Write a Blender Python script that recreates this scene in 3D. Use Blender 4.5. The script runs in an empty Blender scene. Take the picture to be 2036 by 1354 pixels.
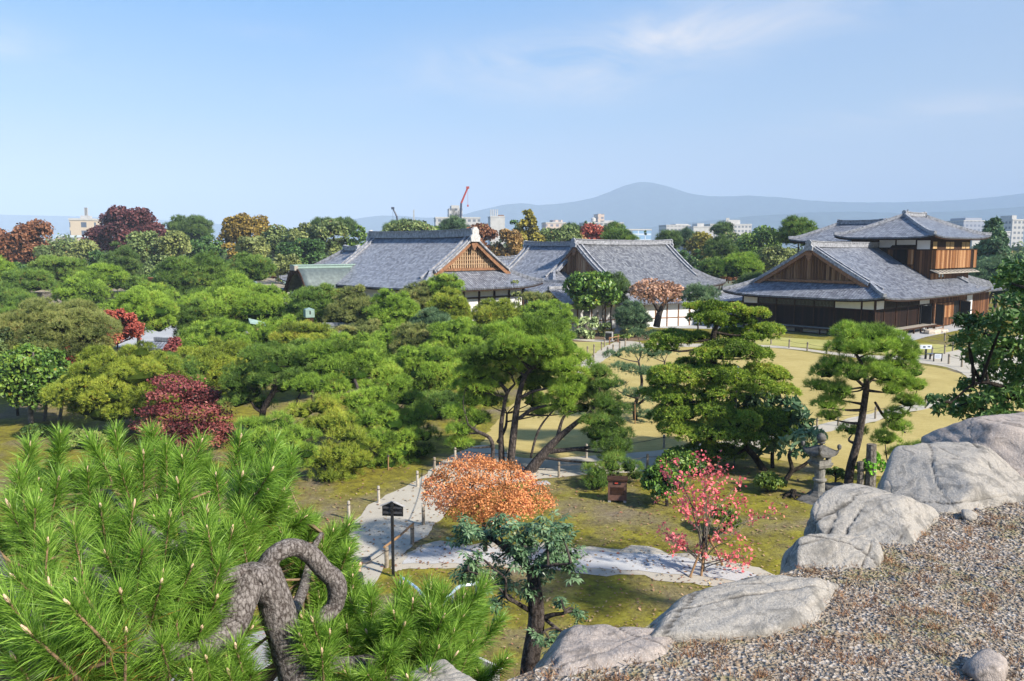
import bpy, bmesh, math, random
import numpy as np
from mathutils import Vector, Matrix
R = math.radians
SC = bpy.context.scene
COL = SC.collection

# ------------------------------------------------------------------ camera
F = 1583.0; CX = 1018.0; CY = 677.0; EYE = 9.0
PITCH = R(6.7)
cam_d = bpy.data.cameras.new('camera'); cam = bpy.data.objects.new('camera', cam_d); COL.objects.link(cam)
cam_d.sensor_width = 36.0; cam_d.lens = 36.0 * F / 2036.0
cam_d.clip_start = 0.1; cam_d.clip_end = 12000
cam.location = (0, 0, EYE); cam.rotation_euler = (R(90) - PITCH, 0, 0)
SC.camera = cam

# ------------------------------------------------------------------ light
SUN_EL = R(36); SUN_DIR = Vector((0.82, -0.57, 0)).normalized()
world = bpy.data.worlds.new('World'); SC.world = world; world.use_nodes = True
SKYGAIN = 5.2      # radiance of the sky gradient before the background strength
def build_world():
    nt = world.node_tree; nt.nodes.clear()
    N = nt.nodes.new; L = nt.links.new
    out = N('ShaderNodeOutputWorld'); bg = N('ShaderNodeBackground')
    sky = N('ShaderNodeTexSky'); sky.sky_type = 'NISHITA'; sky.sun_disc = False
    sky.sun_elevation = SUN_EL; sky.sun_rotation = math.atan2(SUN_DIR.x, SUN_DIR.y)
    sky.air_density = 1.0; sky.dust_density = 0.3; sky.ozone_density = 3.0; sky.altitude = 50
    # thin cirrus: stretched noise over the sky directions
    tc = N('ShaderNodeTexCoord')
    mp = N('ShaderNodeMapping'); mp.inputs['Rotation'].default_value = (0, R(-14), R(10)); mp.inputs['Scale'].default_value = (1.2, 1.2, 3.6)
    n1 = N('ShaderNodeTexNoise'); n1.inputs['Scale'].default_value = 5.0; n1.inputs['Detail'].default_value = 7; n1.inputs['Roughness'].default_value = 0.6; n1.inputs['Distortion'].default_value = 0.6
    r1 = N('ShaderNodeMapRange'); r1.inputs['From Min'].default_value = 0.36; r1.inputs['From Max'].default_value = 0.70
    mul = N('ShaderNodeMath'); mul.operation = 'MULTIPLY'
    mul2 = N('ShaderNodeMath'); mul2.operation = 'MULTIPLY'; mul2.inputs[1].default_value = 1.15; mul2.use_clamp = True
    mix = N('ShaderNodeMix'); mix.data_type = 'RGBA'; mix.inputs['B'].default_value = (7.6, 7.5, 7.7, 1)
    L(tc.outputs['Generated'], mp.inputs['Vector']); L(mp.outputs[0], n1.inputs['Vector'])
    L(n1.outputs['Fac'], r1.inputs['Value'])
    
    # where the wisps lie: one long streak rising to the right, a fainter low one, a trace on the far left
    def mth(op, a, b=None):
        k = N('ShaderNodeMath'); k.operation = op
        for i, v in ((0, a), (1, b)):
            if v is None: continue
            if isinstance(v, (int, float)): k.inputs[i].default_value = v
            else: L(v, k.inputs[i])
        return k.outputs[0]
    sp = N('ShaderNodeSeparateXYZ'); L(tc.outputs['Generated'], sp.inputs[0]); sx_, sz_ = sp.outputs[0], sp.outputs[2]; tot = None
    for x0, z0, sl, wx, wz, amp in ((.15, .234, .124, .23, .032, 1.0), (.10, .19, .05, .10, .02, .45), (.47, .145, .05, .14, .016, .55), (-.56, .205, -.05, .09, .022, .45), (-.28, .24, 0, .05, .01, .3)):
        dx = mth('SUBTRACT', sx_, x0); dz = mth('SUBTRACT', mth('SUBTRACT', sz_, z0), mth('MULTIPLY', dx, sl))
        q = mth('ADD', mth('POWER', mth('ABSOLUTE', mth('DIVIDE', dx, wx)), 2), mth('POWER', mth('ABSOLUTE', mth('DIVIDE', dz, wz)), 2)); g_ = mth('MULTIPLY', mth('EXPONENT', mth('MULTIPLY', q, -1)), amp); tot = g_ if tot is None else mth('ADD', tot, g_)
    L(r1.outputs[0], mul.inputs[0]); L(tot, mul.inputs[1]); L(mul.outputs[0], mul2.inputs[0])
    L(mul2.outputs[0], mix.inputs['Factor'])
    # the hazy autumn sky: deep soft blue above, pale lilac low down, whiter towards the sun
    SK = SKYGAIN; sx = N('ShaderNodeSeparateXYZ'); L(tc.outputs['Generated'], sx.inputs[0])
    gr = N('ShaderNodeValToRGB'); e = gr.color_ramp.elements
    for i, (p, c) in enumerate(((0.0, (.68, .71, .80)), (.07, (.62, .70, .83)), (.15, (.36, .61, .92)), (.28, (.15, .46, .96)), (1.0, (.10, .32, .85)))):
        k = e[i] if i < 2 else e.new(p); k.position = p; k.color = (c[0] * SK, c[1] * SK, c[2] * SK, 1)
    L(sx.outputs[2], gr.inputs[0])
    wr = N('ShaderNodeMapRange'); wr.inputs['From Min'].default_value = -.25; wr.inputs['From Max'].default_value = .75; wr.inputs['To Max'].default_value = .55; L(sx.outputs[0], wr.inputs['Value'])
    wm = N('ShaderNodeMix'); wm.data_type = 'RGBA'; wm.inputs['B'].default_value = (.66 * SK, .69 * SK, .75 * SK, 1); L(wr.outputs[0], wm.inputs['Factor']); L(gr.outputs[0], wm.inputs['A'])
    gm = N('ShaderNodeMix'); gm.data_type = 'RGBA'; gm.inputs['Factor'].default_value = .85; L(sky.outputs[0], gm.inputs['A']); L(wm.outputs['Result'], gm.inputs['B'])
    L(gm.outputs['Result'], mix.inputs['A']); mix.inputs['B'].default_value = (.95 * SK, .93 * SK, .95 * SK, 1)
    L(mix.outputs['Result'], bg.inputs['Color']); bg.inputs['Strength'].default_value = 0.10
    L(bg.outputs[0], out.inputs['Surface'])
build_world()
sun_d = bpy.data.lights.new('sun', 'SUN'); sun = bpy.data.objects.new('sun', sun_d); COL.objects.link(sun)
sun_d.energy = 4.7; sun_d.angle = R(3.0); sun_d.color = (1.0, 0.93, 0.82)
sun.rotation_euler = Vector((-SUN_DIR.x * math.cos(SUN_EL), -SUN_DIR.y * math.cos(SUN_EL), -math.sin(SUN_EL))).to_track_quat('-Z', 'Y').to_euler()
SC.view_settings.view_transform = 'Standard'; SC.view_settings.look = 'None'
SC.view_settings.exposure = 0.92; SC.view_settings.gamma = 1.0
SC.render.engine = 'CYCLES'
SC.cycles.max_bounces = 6; SC.cycles.diffuse_bounces = 3; SC.cycles.glossy_bounces = 2
SC.cycles.transmission_bounces = 3; SC.cycles.volume_bounces = 3; SC.cycles.transparent_max_bounces = 4
SC.cycles.use_denoising = True

# ------------------------------------------------------------------ picture <-> place
_FW = np.array([0, math.cos(PITCH), -math.sin(PITCH)]); _UP = np.array([0, math.sin(PITCH), math.cos(PITCH)]); _RT = np.array([1.0, 0, 0])
def ray(px, py): return _FW + _RT * ((px - CX) / F) - _UP * ((py - CY) / F)
def P(px, py, Y):
    d = ray(px, py); return np.array([0, 0, EYE]) + d * (Y / d[1])
def G(px, py, z=0.0):
    d = ray(px, py); return np.array([0, 0, EYE]) + d * ((z - EYE) / d[2])
def GY(py, z=0.0): return G(CX, py, z)[1]
def mpp(Y): return Y / F / 0.99            # metres per photo pixel at distance Y

# ------------------------------------------------------------------ materials
def new_mat(name):
    m = bpy.data.materials.new(name); m.use_nodes = True
    nt = m.node_tree; b = nt.nodes['Principled BSDF']; return m, nt, b
def ramp(nt, stops, mode='LINEAR'):
    r = nt.nodes.new('ShaderNodeValToRGB'); r.color_ramp.interpolation = mode
    e = r.color_ramp.elements
    while len(e) > 1: e.remove(e[-1])
    e[0].position = stops[0][0]; e[0].color = (*stops[0][1], 1)
    for p, c in stops[1:]:
        k = e.new(p); k.color = (*c, 1)
    return r
def noise(nt, scale, detail=4, rough=.55, vec=None, dist=0):
    n = nt.nodes.new('ShaderNodeTexNoise'); n.inputs['Scale'].default_value = scale; n.inputs['Detail'].default_value = detail
    n.inputs['Roughness'].default_value = rough; n.inputs['Distortion'].default_value = dist
    if vec is not None: nt.links.new(vec, n.inputs['Vector'])
    return n
def math_(nt, op, a, b=None, clamp=False):
    n = nt.nodes.new('ShaderNodeMath'); n.operation = op; n.use_clamp = clamp
    for i, v in ((0, a), (1, b)):
        if v is None: continue
        if isinstance(v, (int, float)): n.inputs[i].default_value = v
        else: nt.links.new(v, n.inputs[i])
    return n.outputs[0]
def mixc(nt, fac, a, b, blend='MIX'):
    n = nt.nodes.new('ShaderNodeMix'); n.data_type = 'RGBA'; n.blend_type = blend
    for k, v in (('Factor', fac), ('A', a), ('B', b)):
        if isinstance(v, (int, float)): n.inputs[k].default_value = v
        elif isinstance(v, tuple): n.inputs[k].default_value = (*v, 1)
        else: nt.links.new(v, n.inputs[k])
    return n.outputs['Result']
def bump(nt, b, h, strength=.5, dist=.05):
    n = nt.nodes.new('ShaderNodeBump'); n.inputs['Strength'].default_value = strength; n.inputs['Distance'].default_value = dist
    nt.links.new(h, n.inputs['Height']); nt.links.new(n.outputs[0], b.inputs['Normal'])
def coord(nt, which='Object'):
    return nt.nodes.new('ShaderNodeTexCoord').outputs[which]
def plain(name, c, rough=.6, metal=0, var=.25, scale=6, spec=.4, bumpd=0):
    m, nt, b = new_mat(name); v = coord(nt)
    n = noise(nt, scale, 6, .6, v)
    lo = tuple(x * (1 - var) for x in c); hi = tuple(min(1, x * (1 + var)) for x in c)
    r = ramp(nt, [(.3, lo), (.7, hi)]); nt.links.new(n.outputs['Fac'], r.inputs[0]); nt.links.new(r.outputs[0], b.inputs['Base Color'])
    b.inputs['Roughness'].default_value = rough; b.inputs['Metallic'].default_value = metal; b.inputs['Specular IOR Level'].default_value = spec
    if bumpd: bump(nt, b, n.outputs['Fac'], .6, bumpd)
    return m
LEAF = {}; LEAFK = 2.05
def leaf(name, c0, c1, c2, c3=None, trans=.22, rough=.5, frac=.95):
    """foliage: four tints chosen by each leaf's own random value"""
    if name in LEAF: return LEAF[name]
    c0, c1, c2 = [tuple(x * k * LEAFK for x in c) for c, k in ((c0, .42), (c1, 1), (c2, 1))]  # darkest tint lowered further so the crown cores carry painted shade
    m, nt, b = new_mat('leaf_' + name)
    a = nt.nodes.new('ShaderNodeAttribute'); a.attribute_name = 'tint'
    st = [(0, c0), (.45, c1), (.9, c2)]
    if c3: st += [(frac, c2), (min(1, frac + .02), c3)]
    r = ramp(nt, st); nt.links.new(a.outputs['Fac'], r.inputs[0])
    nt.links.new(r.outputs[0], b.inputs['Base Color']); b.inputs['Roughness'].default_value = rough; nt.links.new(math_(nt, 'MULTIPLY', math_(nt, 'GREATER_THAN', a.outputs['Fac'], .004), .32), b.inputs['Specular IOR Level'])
    t = nt.nodes.new('ShaderNodeBsdfTranslucent'); nt.links.new(r.outputs[0], t.inputs['Color'])
    mx = nt.nodes.new('ShaderNodeMixShader'); mx.inputs[0].default_value = trans
    out = nt.nodes['Material Output']
    nt.links.new(b.outputs[0], mx.inputs[1]); nt.links.new(t.outputs[0], mx.inputs[2]); nt.links.new(mx.outputs[0], out.inputs['Surface'])
    LEAF[name] = m; return m
def bark(name, c0, c1, sc=1.0, zs=.32):
    """flaking plates: broken, stretched cells with pale raised middles"""
    m, nt, b = new_mat('bark_' + name); v = coord(nt)
    w = noise(nt, 7 * sc, 5, .65, v); vv = mixc(nt, .10 / sc, v, w.outputs['Color'])
    mp = nt.nodes.new('ShaderNodeMapping'); mp.inputs['Scale'].default_value = (20 * sc, 20 * sc, 20 * sc * zs); nt.links.new(vv, mp.inputs[0])
    vo = nt.nodes.new('ShaderNodeTexVoronoi'); vo.feature = 'DISTANCE_TO_EDGE'; nt.links.new(mp.outputs[0], vo.inputs['Vector']); vo.inputs['Scale'].default_value = 1
    n = noise(nt, 16 * sc, 7, .72, v); n2 = noise(nt, 2.2 * sc, 4, .6, v)
    s = math_(nt, 'MULTIPLY', vo.outputs['Distance'], 3.2, True); s = math_(nt, 'POWER', s, .6)
    f = math_(nt, 'ADD', math_(nt, 'MULTIPLY', s, .26), math_(nt, 'MULTIPLY', n.outputs['Fac'], .95)); f = math_(nt, 'SUBTRACT', f, .14)
    r = ramp(nt, [(.12, tuple(x * .5 for x in c0)), (.34, c0), (.72, c1), (.9, tuple(min(.6, x * 1.35) for x in c1))]); nt.links.new(f, r.inputs[0])
    nt.links.new(mixc(nt, math_(nt, 'MULTIPLY', n2.outputs['Fac'], .55), r.outputs[0], tuple(x * .8 for x in c0)), b.inputs['Base Color'])
    b.inputs['Roughness'].default_value = .9; b.inputs['Specular IOR Level'].default_value = .15
    bump(nt, b, f, 1.0, .035 / sc)
    return m

# ------------------------------------------------------------------ objects
def tag(o, label=None, cat=None, group=None, kind=None):
    if label: o['label'] = label
    if cat: o['category'] = cat
    if group: o['group'] = group
    if kind: o['kind'] = kind
    return o
def empty(name, loc, label, cat, group=None, rz=0.0):
    o = bpy.data.objects.new(name, None); COL.objects.link(o); o.location = tuple(loc); o.rotation_euler = (0, 0, rz)
    o.empty_display_size = .2
    return tag(o, label, cat, group)
def link_mesh(name, me, m, parent=None):
    o = bpy.data.objects.new(name, me); COL.objects.link(o)
    if m is not None: me.materials.append(m)
    if parent is not None: o.parent = parent
    return o
def np_mesh(name, V, faces, tint=None, smooth=False, uv=None):
    """V (n,3); faces: list of int arrays (m,k)"""
    me = bpy.data.meshes.new(name)
    V = np.ascontiguousarray(V, dtype=np.float32); me.vertices.add(len(V)); me.vertices.foreach_set('co', V.ravel())
    idx = np.concatenate([np.asarray(f, dtype=np.int32).ravel() for f in faces])
    tot = np.concatenate([np.full(len(f), np.asarray(f).shape[1], dtype=np.int32) for f in faces])
    me.loops.add(len(idx)); me.loops.foreach_set('vertex_index', idx)
    me.polygons.add(len(tot)); st = np.zeros(len(tot), dtype=np.int32); st[1:] = np.cumsum(tot)[:-1]
    me.polygons.foreach_set('loop_start', st)
    me.polygons.foreach_set('use_smooth', np.full(len(tot), bool(smooth)))
    if tint is not None:
        a = me.attributes.new('tint', 'FLOAT', 'POINT'); a.data.foreach_set('value', np.asarray(tint, dtype=np.float32))
    if uv is not None:
        u = me.uv_layers.new(name='uv'); u.data.foreach_set('uv', np.asarray(uv, dtype=np.float32)[idx].ravel())
    me.update(calc_edges=True)
    return me
class MB:
    """collects simple shapes into one mesh"""
    def __init__(s): s.V = []; s.Fc = {}; s.n = 0
    def add(s, V, faces):
        V = np.asarray(V, dtype=float)
        for f in faces: s.Fc.setdefault(len(f), []).append([i + s.n for i in f])
        s.V.append(V); s.n += len(V); return s
    def addnp(s, V, Q):
        Q = np.asarray(Q) + s.n; s.Fc.setdefault(Q.shape[1], []).extend(Q.tolist()); s.V.append(np.asarray(V, dtype=float)); s.n += len(V); return s
    def box(s, c, d, rz=0.0, taper=1.0):
        x, y, z = d[0] / 2, d[1] / 2, d[2] / 2; t = taper
        v = np.array([(-x, -y, -z), (x, -y, -z), (x, y, -z), (-x, y, -z), (-x * t, -y * t, z), (x * t, -y * t, z), (x * t, y * t, z), (-x * t, y * t, z)])
        if rz:
            cr, sr = math.cos(rz), math.sin(rz); v = np.stack([v[:, 0] * cr - v[:, 1] * sr, v[:, 0] * sr + v[:, 1] * cr, v[:, 2]], 1)
        return s.add(v + np.array(c), [(0, 3, 2, 1), (4, 5, 6, 7), (0, 1, 5, 4), (1, 2, 6, 5), (2, 3, 7, 6), (3, 0, 4, 7)])
    def bx(s, x0, x1, y0, y1, z0, z1): return s.box(((x0 + x1) / 2, (y0 + y1) / 2, (z0 + z1) / 2), (x1 - x0, y1 - y0, z1 - z0))
    def bar(s, a, b, w, h=None):
        """box beam from a to b"""
        a = np.array(a, float); b = np.array(b, float); h = h or w
        d = b - a; L = np.linalg.norm(d); d /= L
        up = np.array([0, 0, 1.0]) if abs(d[2]) < .95 else np.array([1.0, 0, 0])
        sx = np.cross(d, up); sx /= np.linalg.norm(sx); sy = np.cross(sx, d)
        v = []
        for p in (a, b):
            for i, j in ((-1, -1), (1, -1), (1, 1), (-1, 1)): v.append(p + sx * i * w / 2 + sy * j * h / 2)
        return s.add(v, [(0, 1, 2, 3), (7, 6, 5, 4), (0, 4, 5, 1), (1, 5, 6, 2), (2, 6, 7, 3), (3, 7, 4, 0)])
    def tube(s, pts, rad, sides=8, cap=True):
        V, Q = tube_np(np.asarray(pts, float), rad, sides); s.addnp(V, Q)
        if cap:
            n = len(V); s.Fc.setdefault(sides, []).append([s.n - 1 - i for i in range(sides)]); s.Fc[sides].append([s.n - n + i for i in range(sides)][::-1])
        return s
    def lathe(s, prof, sides=16, c=(0, 0, 0), rot=0.0):
        a = np.arange(sides) * 2 * math.pi / sides + rot
        V = []
        for r, z in prof:
            for t in a: V.append((c[0] + r * math.cos(t), c[1] + r * math.sin(t), c[2] + z))
        Fs = []
        for i in range(len(prof) - 1):
            for j in range(sides):
                k = (j + 1) % sides; Fs.append((i * sides + j, i * sides + k, (i + 1) * sides + k, (i + 1) * sides + j))
        Fs.append(tuple(range(sides))[::-1]); Fs.append(tuple((len(prof) - 1) * sides + j for j in range(sides)))
        return s.add(V, Fs)
    def grid(s, Pt, thick=0.0):
        """Pt (n,m,3) surface; thick: closed slab below"""
        n, m = Pt.shape[:2]; i = np.arange(n * m).reshape(n, m)
        q = np.stack([i[:-1, :-1], i[:-1, 1:], i[1:, 1:], i[1:, :-1]], -1).reshape(-1, 4)
        V = Pt.reshape(-1, 3)
        if thick:
            V2 = V - np.array([0, 0, thick]); k = n * m
            edge = np.concatenate([i[0, :], i[1:, -1], i[-1, ::-1][1:], i[::-1, 0][1:]])
            e = np.stack([edge[:-1], edge[1:], edge[1:] + k, edge[:-1] + k], -1)[:, ::-1]
            q = np.concatenate([q, q[:, ::-1] + k, e]); V = np.concatenate([V, V2])
        return s.addnp(V, q)
    def build(s, name, m, parent=None, smooth=False):
        V = np.concatenate(s.V); fs = [np.array(f) for f in s.Fc.values()]
        return link_mesh(name, np_mesh(name, V, fs, smooth=smooth), m, parent)
def tube_np(pts, rad, sides=6):
    n = len(pts); rad = np.broadcast_to(np.asarray(rad, float), (n,))
    d = np.gradient(pts, axis=0); d /= np.linalg.norm(d, axis=1, keepdims=True) + 1e-9
    ref = np.array([0.31, 0.87, 0.38]); 
    if abs(d[:, 1]).mean() > .8: ref = np.array([.9, .1, .4])
    x = np.cross(d, ref); x /= np.linalg.norm(x, axis=1, keepdims=True) + 1e-9; y = np.cross(d, x)
    a = np.arange(sides) * 2 * math.pi / sides
    V = pts[:, None, :] + rad[:, None, None] * (np.cos(a)[None, :, None] * x[:, None, :] + np.sin(a)[None, :, None] * y[:, None, :])
    i = np.arange(n * sides).reshape(n, sides); j = np.roll(i, -1, axis=1)
    Q = np.stack([i[:-1], j[:-1], j[1:], i[1:]], -1).reshape(-1, 4)
    return V.reshape(-1, 3), Q
def smooth_path(pts, n=4):
    """Catmull-Rom through pts"""
    p = np.asarray(pts, float); q = np.concatenate([[2 * p[0] - p[1]], p, [2 * p[-1] - p[-2]]]); out = []
    for k in range(len(p) - 1):
        a, b, c, d = q[k:k + 4]
        for t in np.linspace(0, 1, n, endpoint=False):
            out.append(.5 * ((2 * b) + (-a + c) * t + (2 * a - 5 * b + 4 * c - d) * t * t + (-a + 3 * b - 3 * c + d) * t ** 3))
    out.append(p[-1]); return np.array(out)
def vnoise(p, seed=0, octaves=3):
    """cheap smooth value noise of points (n,3)"""
    rs = np.random.RandomState(seed); out = np.zeros(len(p)); amp = 1.0
    for o in range(octaves):
        acc = np.zeros(len(p))
        for k in range(4):
            w = rs.normal(size=3) * 1.6 * 2 ** o; acc += np.sin(p @ w + rs.uniform(0, 6.28))
        out += acc / 4 * amp; amp *= .5
    return out
# ================================================================== ground, paths, hills, haze
def ground_mat():
    m, nt, b = new_mat('moss_ground'); v = coord(nt)
    n1 = noise(nt, .22, 5, .6, v, .4); n2 = noise(nt, 1.6, 7, .72, v, .3); n3 = noise(nt, 7, 6, .75, v); n4 = noise(nt, .5, 3, .5, v)
    moss = ramp(nt, [(.28, (.045, .036, .012)), (.42, (.10, .085, .018)), (.54, (.20, .18, .024)), (.68, (.32, .29, .036))])
    nt.links.new(math_(nt, 'ADD', math_(nt, 'MULTIPLY', n2.outputs['Fac'], .6), math_(nt, 'MULTIPLY', n3.outputs['Fac'], .4)), moss.inputs[0])
    soil = ramp(nt, [(.3, (.09, .066, .045)), (.7, (.26, .21, .155))]); nt.links.new(n3.outputs['Fac'], soil.inputs[0])
    f = ramp(nt, [(.46, (0, 0, 0)), (.62, (1, 1, 1))]); nt.links.new(n1.outputs['Fac'], f.inputs[0])
    f2 = math_(nt, 'MULTIPLY', f.outputs[0], n4.outputs['Fac']); f2 = math_(nt, 'MULTIPLY', f2, 1.5, True)
    c = mixc(nt, f2, moss.outputs[0], soil.outputs[0])
    lit = noise(nt, 45, 2, .6, v); lr = ramp(nt, [(.66, (0, 0, 0)), (.72, (1, 1, 1))]); nt.links.new(lit.outputs['Fac'], lr.inputs[0])
    c = mixc(nt, math_(nt, 'MULTIPLY', lr.outputs[0], .35), c, (.3, .22, .13))
    nt.links.new(c, b.inputs['Base Color']); b.inputs['Roughness'].default_value = .95; b.inputs['Specular IOR Level'].default_value = .1
    bump(nt, b, n3.outputs['Fac'], .8, .05); return m
def lawn_mat(name, c0, c1, c2):
    m, nt, b = new_mat(name); v = coord(nt)
    mp = nt.nodes.new('ShaderNodeMapping'); mp.inputs['Scale'].default_value = (.5, 2.2, 1); nt.links.new(v, mp.inputs[0])
    n1 = noise(nt, .35, 4, .6, v); n2 = noise(nt, 3.0, 6, .7, mp.outputs[0]); n3 = noise(nt, 11, 5, .8, v)
    r = ramp(nt, [(.36, c0), (.5, c1), (.64, c2)])
    s = math_(nt, 'ADD', math_(nt, 'MULTIPLY', n1.outputs['Fac'], .3), math_(nt, 'MULTIPLY', n2.outputs['Fac'], .35)); s = math_(nt, 'ADD', s, math_(nt, 'MULTIPLY', n3.outputs['Fac'], .35))
    nt.links.new(s, r.inputs[0]); nt.links.new(r.outputs[0], b.inputs['Base Color']); b.inputs['Roughness'].default_value = 1; b.inputs['Specular IOR Level'].default_value = .05
    bump(nt, b, n3.outputs['Fac'], .5, .04); return m
def sand_mat(name, c0, c1, sc=1.0, grain=60):
    m, nt, b = new_mat(name); v = coord(nt)
    n1 = noise(nt, .5 * sc, 5, .6, v, .3); n2 = noise(nt, grain, 3, .7, v)
    r = ramp(nt, [(.3, c0), (.7, c1)]); s = math_(nt, 'ADD', math_(nt, 'MULTIPLY', n1.outputs['Fac'], .6), math_(nt, 'MULTIPLY', n2.outputs['Fac'], .4))
    nt.links.new(s, r.inputs[0]); nt.links.new(r.outputs[0], b.inputs['Base Color']); b.inputs['Roughness'].default_value = .95; b.inputs['Specular IOR Level'].default_value = .15
    bump(nt, b, n2.outputs['Fac'], .5, .02); return m
M = {}
M['ground'] = ground_mat()
M['lawn'] = lawn_mat('autumn_lawn', (.26, .205, .072), (.37, .295, .112), (.47, .385, .165))
M['lawn_green'] = lawn_mat('green_lawn', (.24, .235, .075), (.34, .32, .11), (.44, .39, .14))
M['sand'] = sand_mat('sand_path', (.33, .295, .235), (.47, .43, .355))
M['white_gravel'] = sand_mat('white_gravel', (.33, .325, .315), (.50, .495, .485), 2, 30)
M['grey_gravel'] = sand_mat('grey_gravel', (.30, .30, .30), (.43, .43, .43))
M['soil'] = sand_mat('bare_soil', (.10, .065, .04), (.2, .14, .09))
M['far'] = plain('distant_ground', (.13, .14, .09), .95, var=.5, scale=.02)
def sheet(name, poly, z, m, jitter=.12, seed=1, step=.3):
    """a flat sheet with a softly uneven outline"""
    p = np.array(poly, float)[:, :2]; q = smooth_path(np.concatenate([np.c_[p, np.zeros(len(p))], [[p[0, 0], p[0, 1], 0]]]), 8)[:-1]
    out = []
    for a, c in zip(q, np.roll(q, -1, 0)):
        k = max(1, int(np.linalg.norm(c - a) / step))
        for t in range(k): out.append(a + (c - a) * t / k)
    q = np.array(out); q[:, 0] += jitter * 1.2 * vnoise(q * 2.2, seed, 5); q[:, 1] += jitter * 1.2 * vnoise(q * 2.2, seed + 5, 5); q[:, 2] = z
    bm = bmesh.new(); vs = [bm.verts.new(v) for v in q]; es = [bm.edges.new((vs[i], vs[(i + 1) % len(vs)])) for i in range(len(vs))]
    bmesh.ops.triangle_fill(bm, edges=es, use_beauty=True)
    for f in bm.faces:
        if f.normal.z < 0: f.normal_flip()
    me = bpy.data.meshes.new(name); bm.to_mesh(me); bm.free()
    o = link_mesh(name, me, m); tag(o, kind='structure'); return o
def gp(*pts): return [G(x, y) for x, y in pts]
g = MB(); g.add([(-7600, -40, 0), (7600, -40, 0), (7600, 7400, 0), (-7600, 7400, 0)], [(0, 1, 2, 3)])
o = g.build('ground', M['ground']); tag(o, kind='structure')
g = MB(); g.add([(-7600, 175, .004), (7600, 175, .004), (7600, 7390, .004), (-7600, 7390, .004)], [(0, 1, 2, 3)])
o = g.build('city_ground', M['far']); tag(o, kind='structure')

o = sheet('lawn', gp((1050, 770), (1175, 715), (1245, 692), (1440, 690), (1560, 694), (1700, 716), (1830, 726), (1905, 742), (1960, 775), (2000, 800), (1850, 806), (1700, 838), (1600, 860), (1310, 900), (1180, 908), (1050, 916), (960, 880)), .008, M['lawn'], .1, 2)
o = sheet('lawn', gp((1490, 875), (1600, 862), (1740, 838), (1850, 812), (2100, 800), (2200, 950), (1900, 960), (1640, 930), (1500, 905)), .012, M['lawn'], .25, 3)
o = sheet('lawn', gp((1440, 664), (1640, 676), (1800, 682), (1880, 686), (1900, 697), (1840, 706), (1780, 706), (1700, 700), (1560, 688), (1440, 684)), .012, M['lawn_green'], .08, 4)
o = sheet('lawn', gp((1060, 676), (1150, 678), (1212, 682), (1180, 703), (1140, 718), (1060, 720)), .008, M['lawn_green'], .1, 5)
o = sheet('gravel_bed', gp((1300, 652), (1480, 655), (1600, 660), (1740, 673), (1800, 680), (1850, 668), (1990, 640), (2030, 636), (2030, 622), (1900, 630), (1740, 648), (1470, 640), (1300, 644)), .008, M['grey_gravel'], .05, 6)
o = sheet('bare_soil', gp((1085, 668), (1150, 664), (1300, 658), (1330, 668), (1290, 676), (1200, 680), (1120, 678)), .014, M['soil'], .2, 7)
o = sheet('sand_path', gp((560, 1260), (640, 1160), (690, 1064), (735, 1004), (830, 955), (895, 908), (960, 886), (1050, 912), (1180, 906), (1310, 895), (1600, 850), (1740, 820), (1850, 795), (2060, 770), (2060, 790), (1850, 812), (1740, 838), (1600, 870), (1320, 931), (1080, 952), (930, 985), (880, 1028), (850, 1062), (800, 1100), (760, 1128), (700, 1260)), .016, M['sand'], .1, 8)
o = sheet('sand_path', gp((1120, 738), (1168, 713), (1208, 686), (1240, 678), (1275, 682), (1240, 692), (1195, 720), (1150, 745)), .016, M['sand'], .06, 9)
o = sheet('sand_path', gp((1240, 684), (1440, 684), (1560, 689), (1700, 705), (1830, 707), (1900, 697), (2040, 664), (2100, 664), (2100, 790), (1960, 774), (1905, 738), (1830, 722), (1700, 711), (1560, 693), (1440, 690), (1240, 690)), .018, M['sand'], .05, 10)
o = sheet('sand_path', gp((1130, 673), (1200, 676), (1212, 681), (1150, 677)), .02, M['sand'], .04, 11)
o = sheet('sandy_verge', gp((780, 1140), (800, 1095), (870, 1080), (1150, 1086), (1340, 1098), (1530, 1135), (1560, 1185), (1420, 1162), (1160, 1138), (850, 1130)), .010, M['soil' if 0 else 'sand'], .3, 12)
o = sheet('white_gravel_strip', gp((798, 1120), (820, 1096), (880, 1088), (1000, 1090), (1150, 1096), (1340, 1108), (1500, 1142), (1500, 1156), (1420, 1148), (1160, 1128), (1000, 1120), (880, 1120)), .020, M['white_gravel'], .12, 13)
o = sheet('courtyard_gravel', gp((230, 690), (262, 640), (400, 640), (400, 690)), .010, M['grey_gravel'], .1, 14)
M['paving'] = sand_mat('stone_paving', (.24, .235, .23), (.36, .35, .34))
o = sheet('stone_paving', gp((300, 1400), (420, 1270), (560, 1250), (760, 1262), (900, 1300), (930, 1400), (960, 1500), (300, 1500)), .024, M['paving'], .03, 15)

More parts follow.
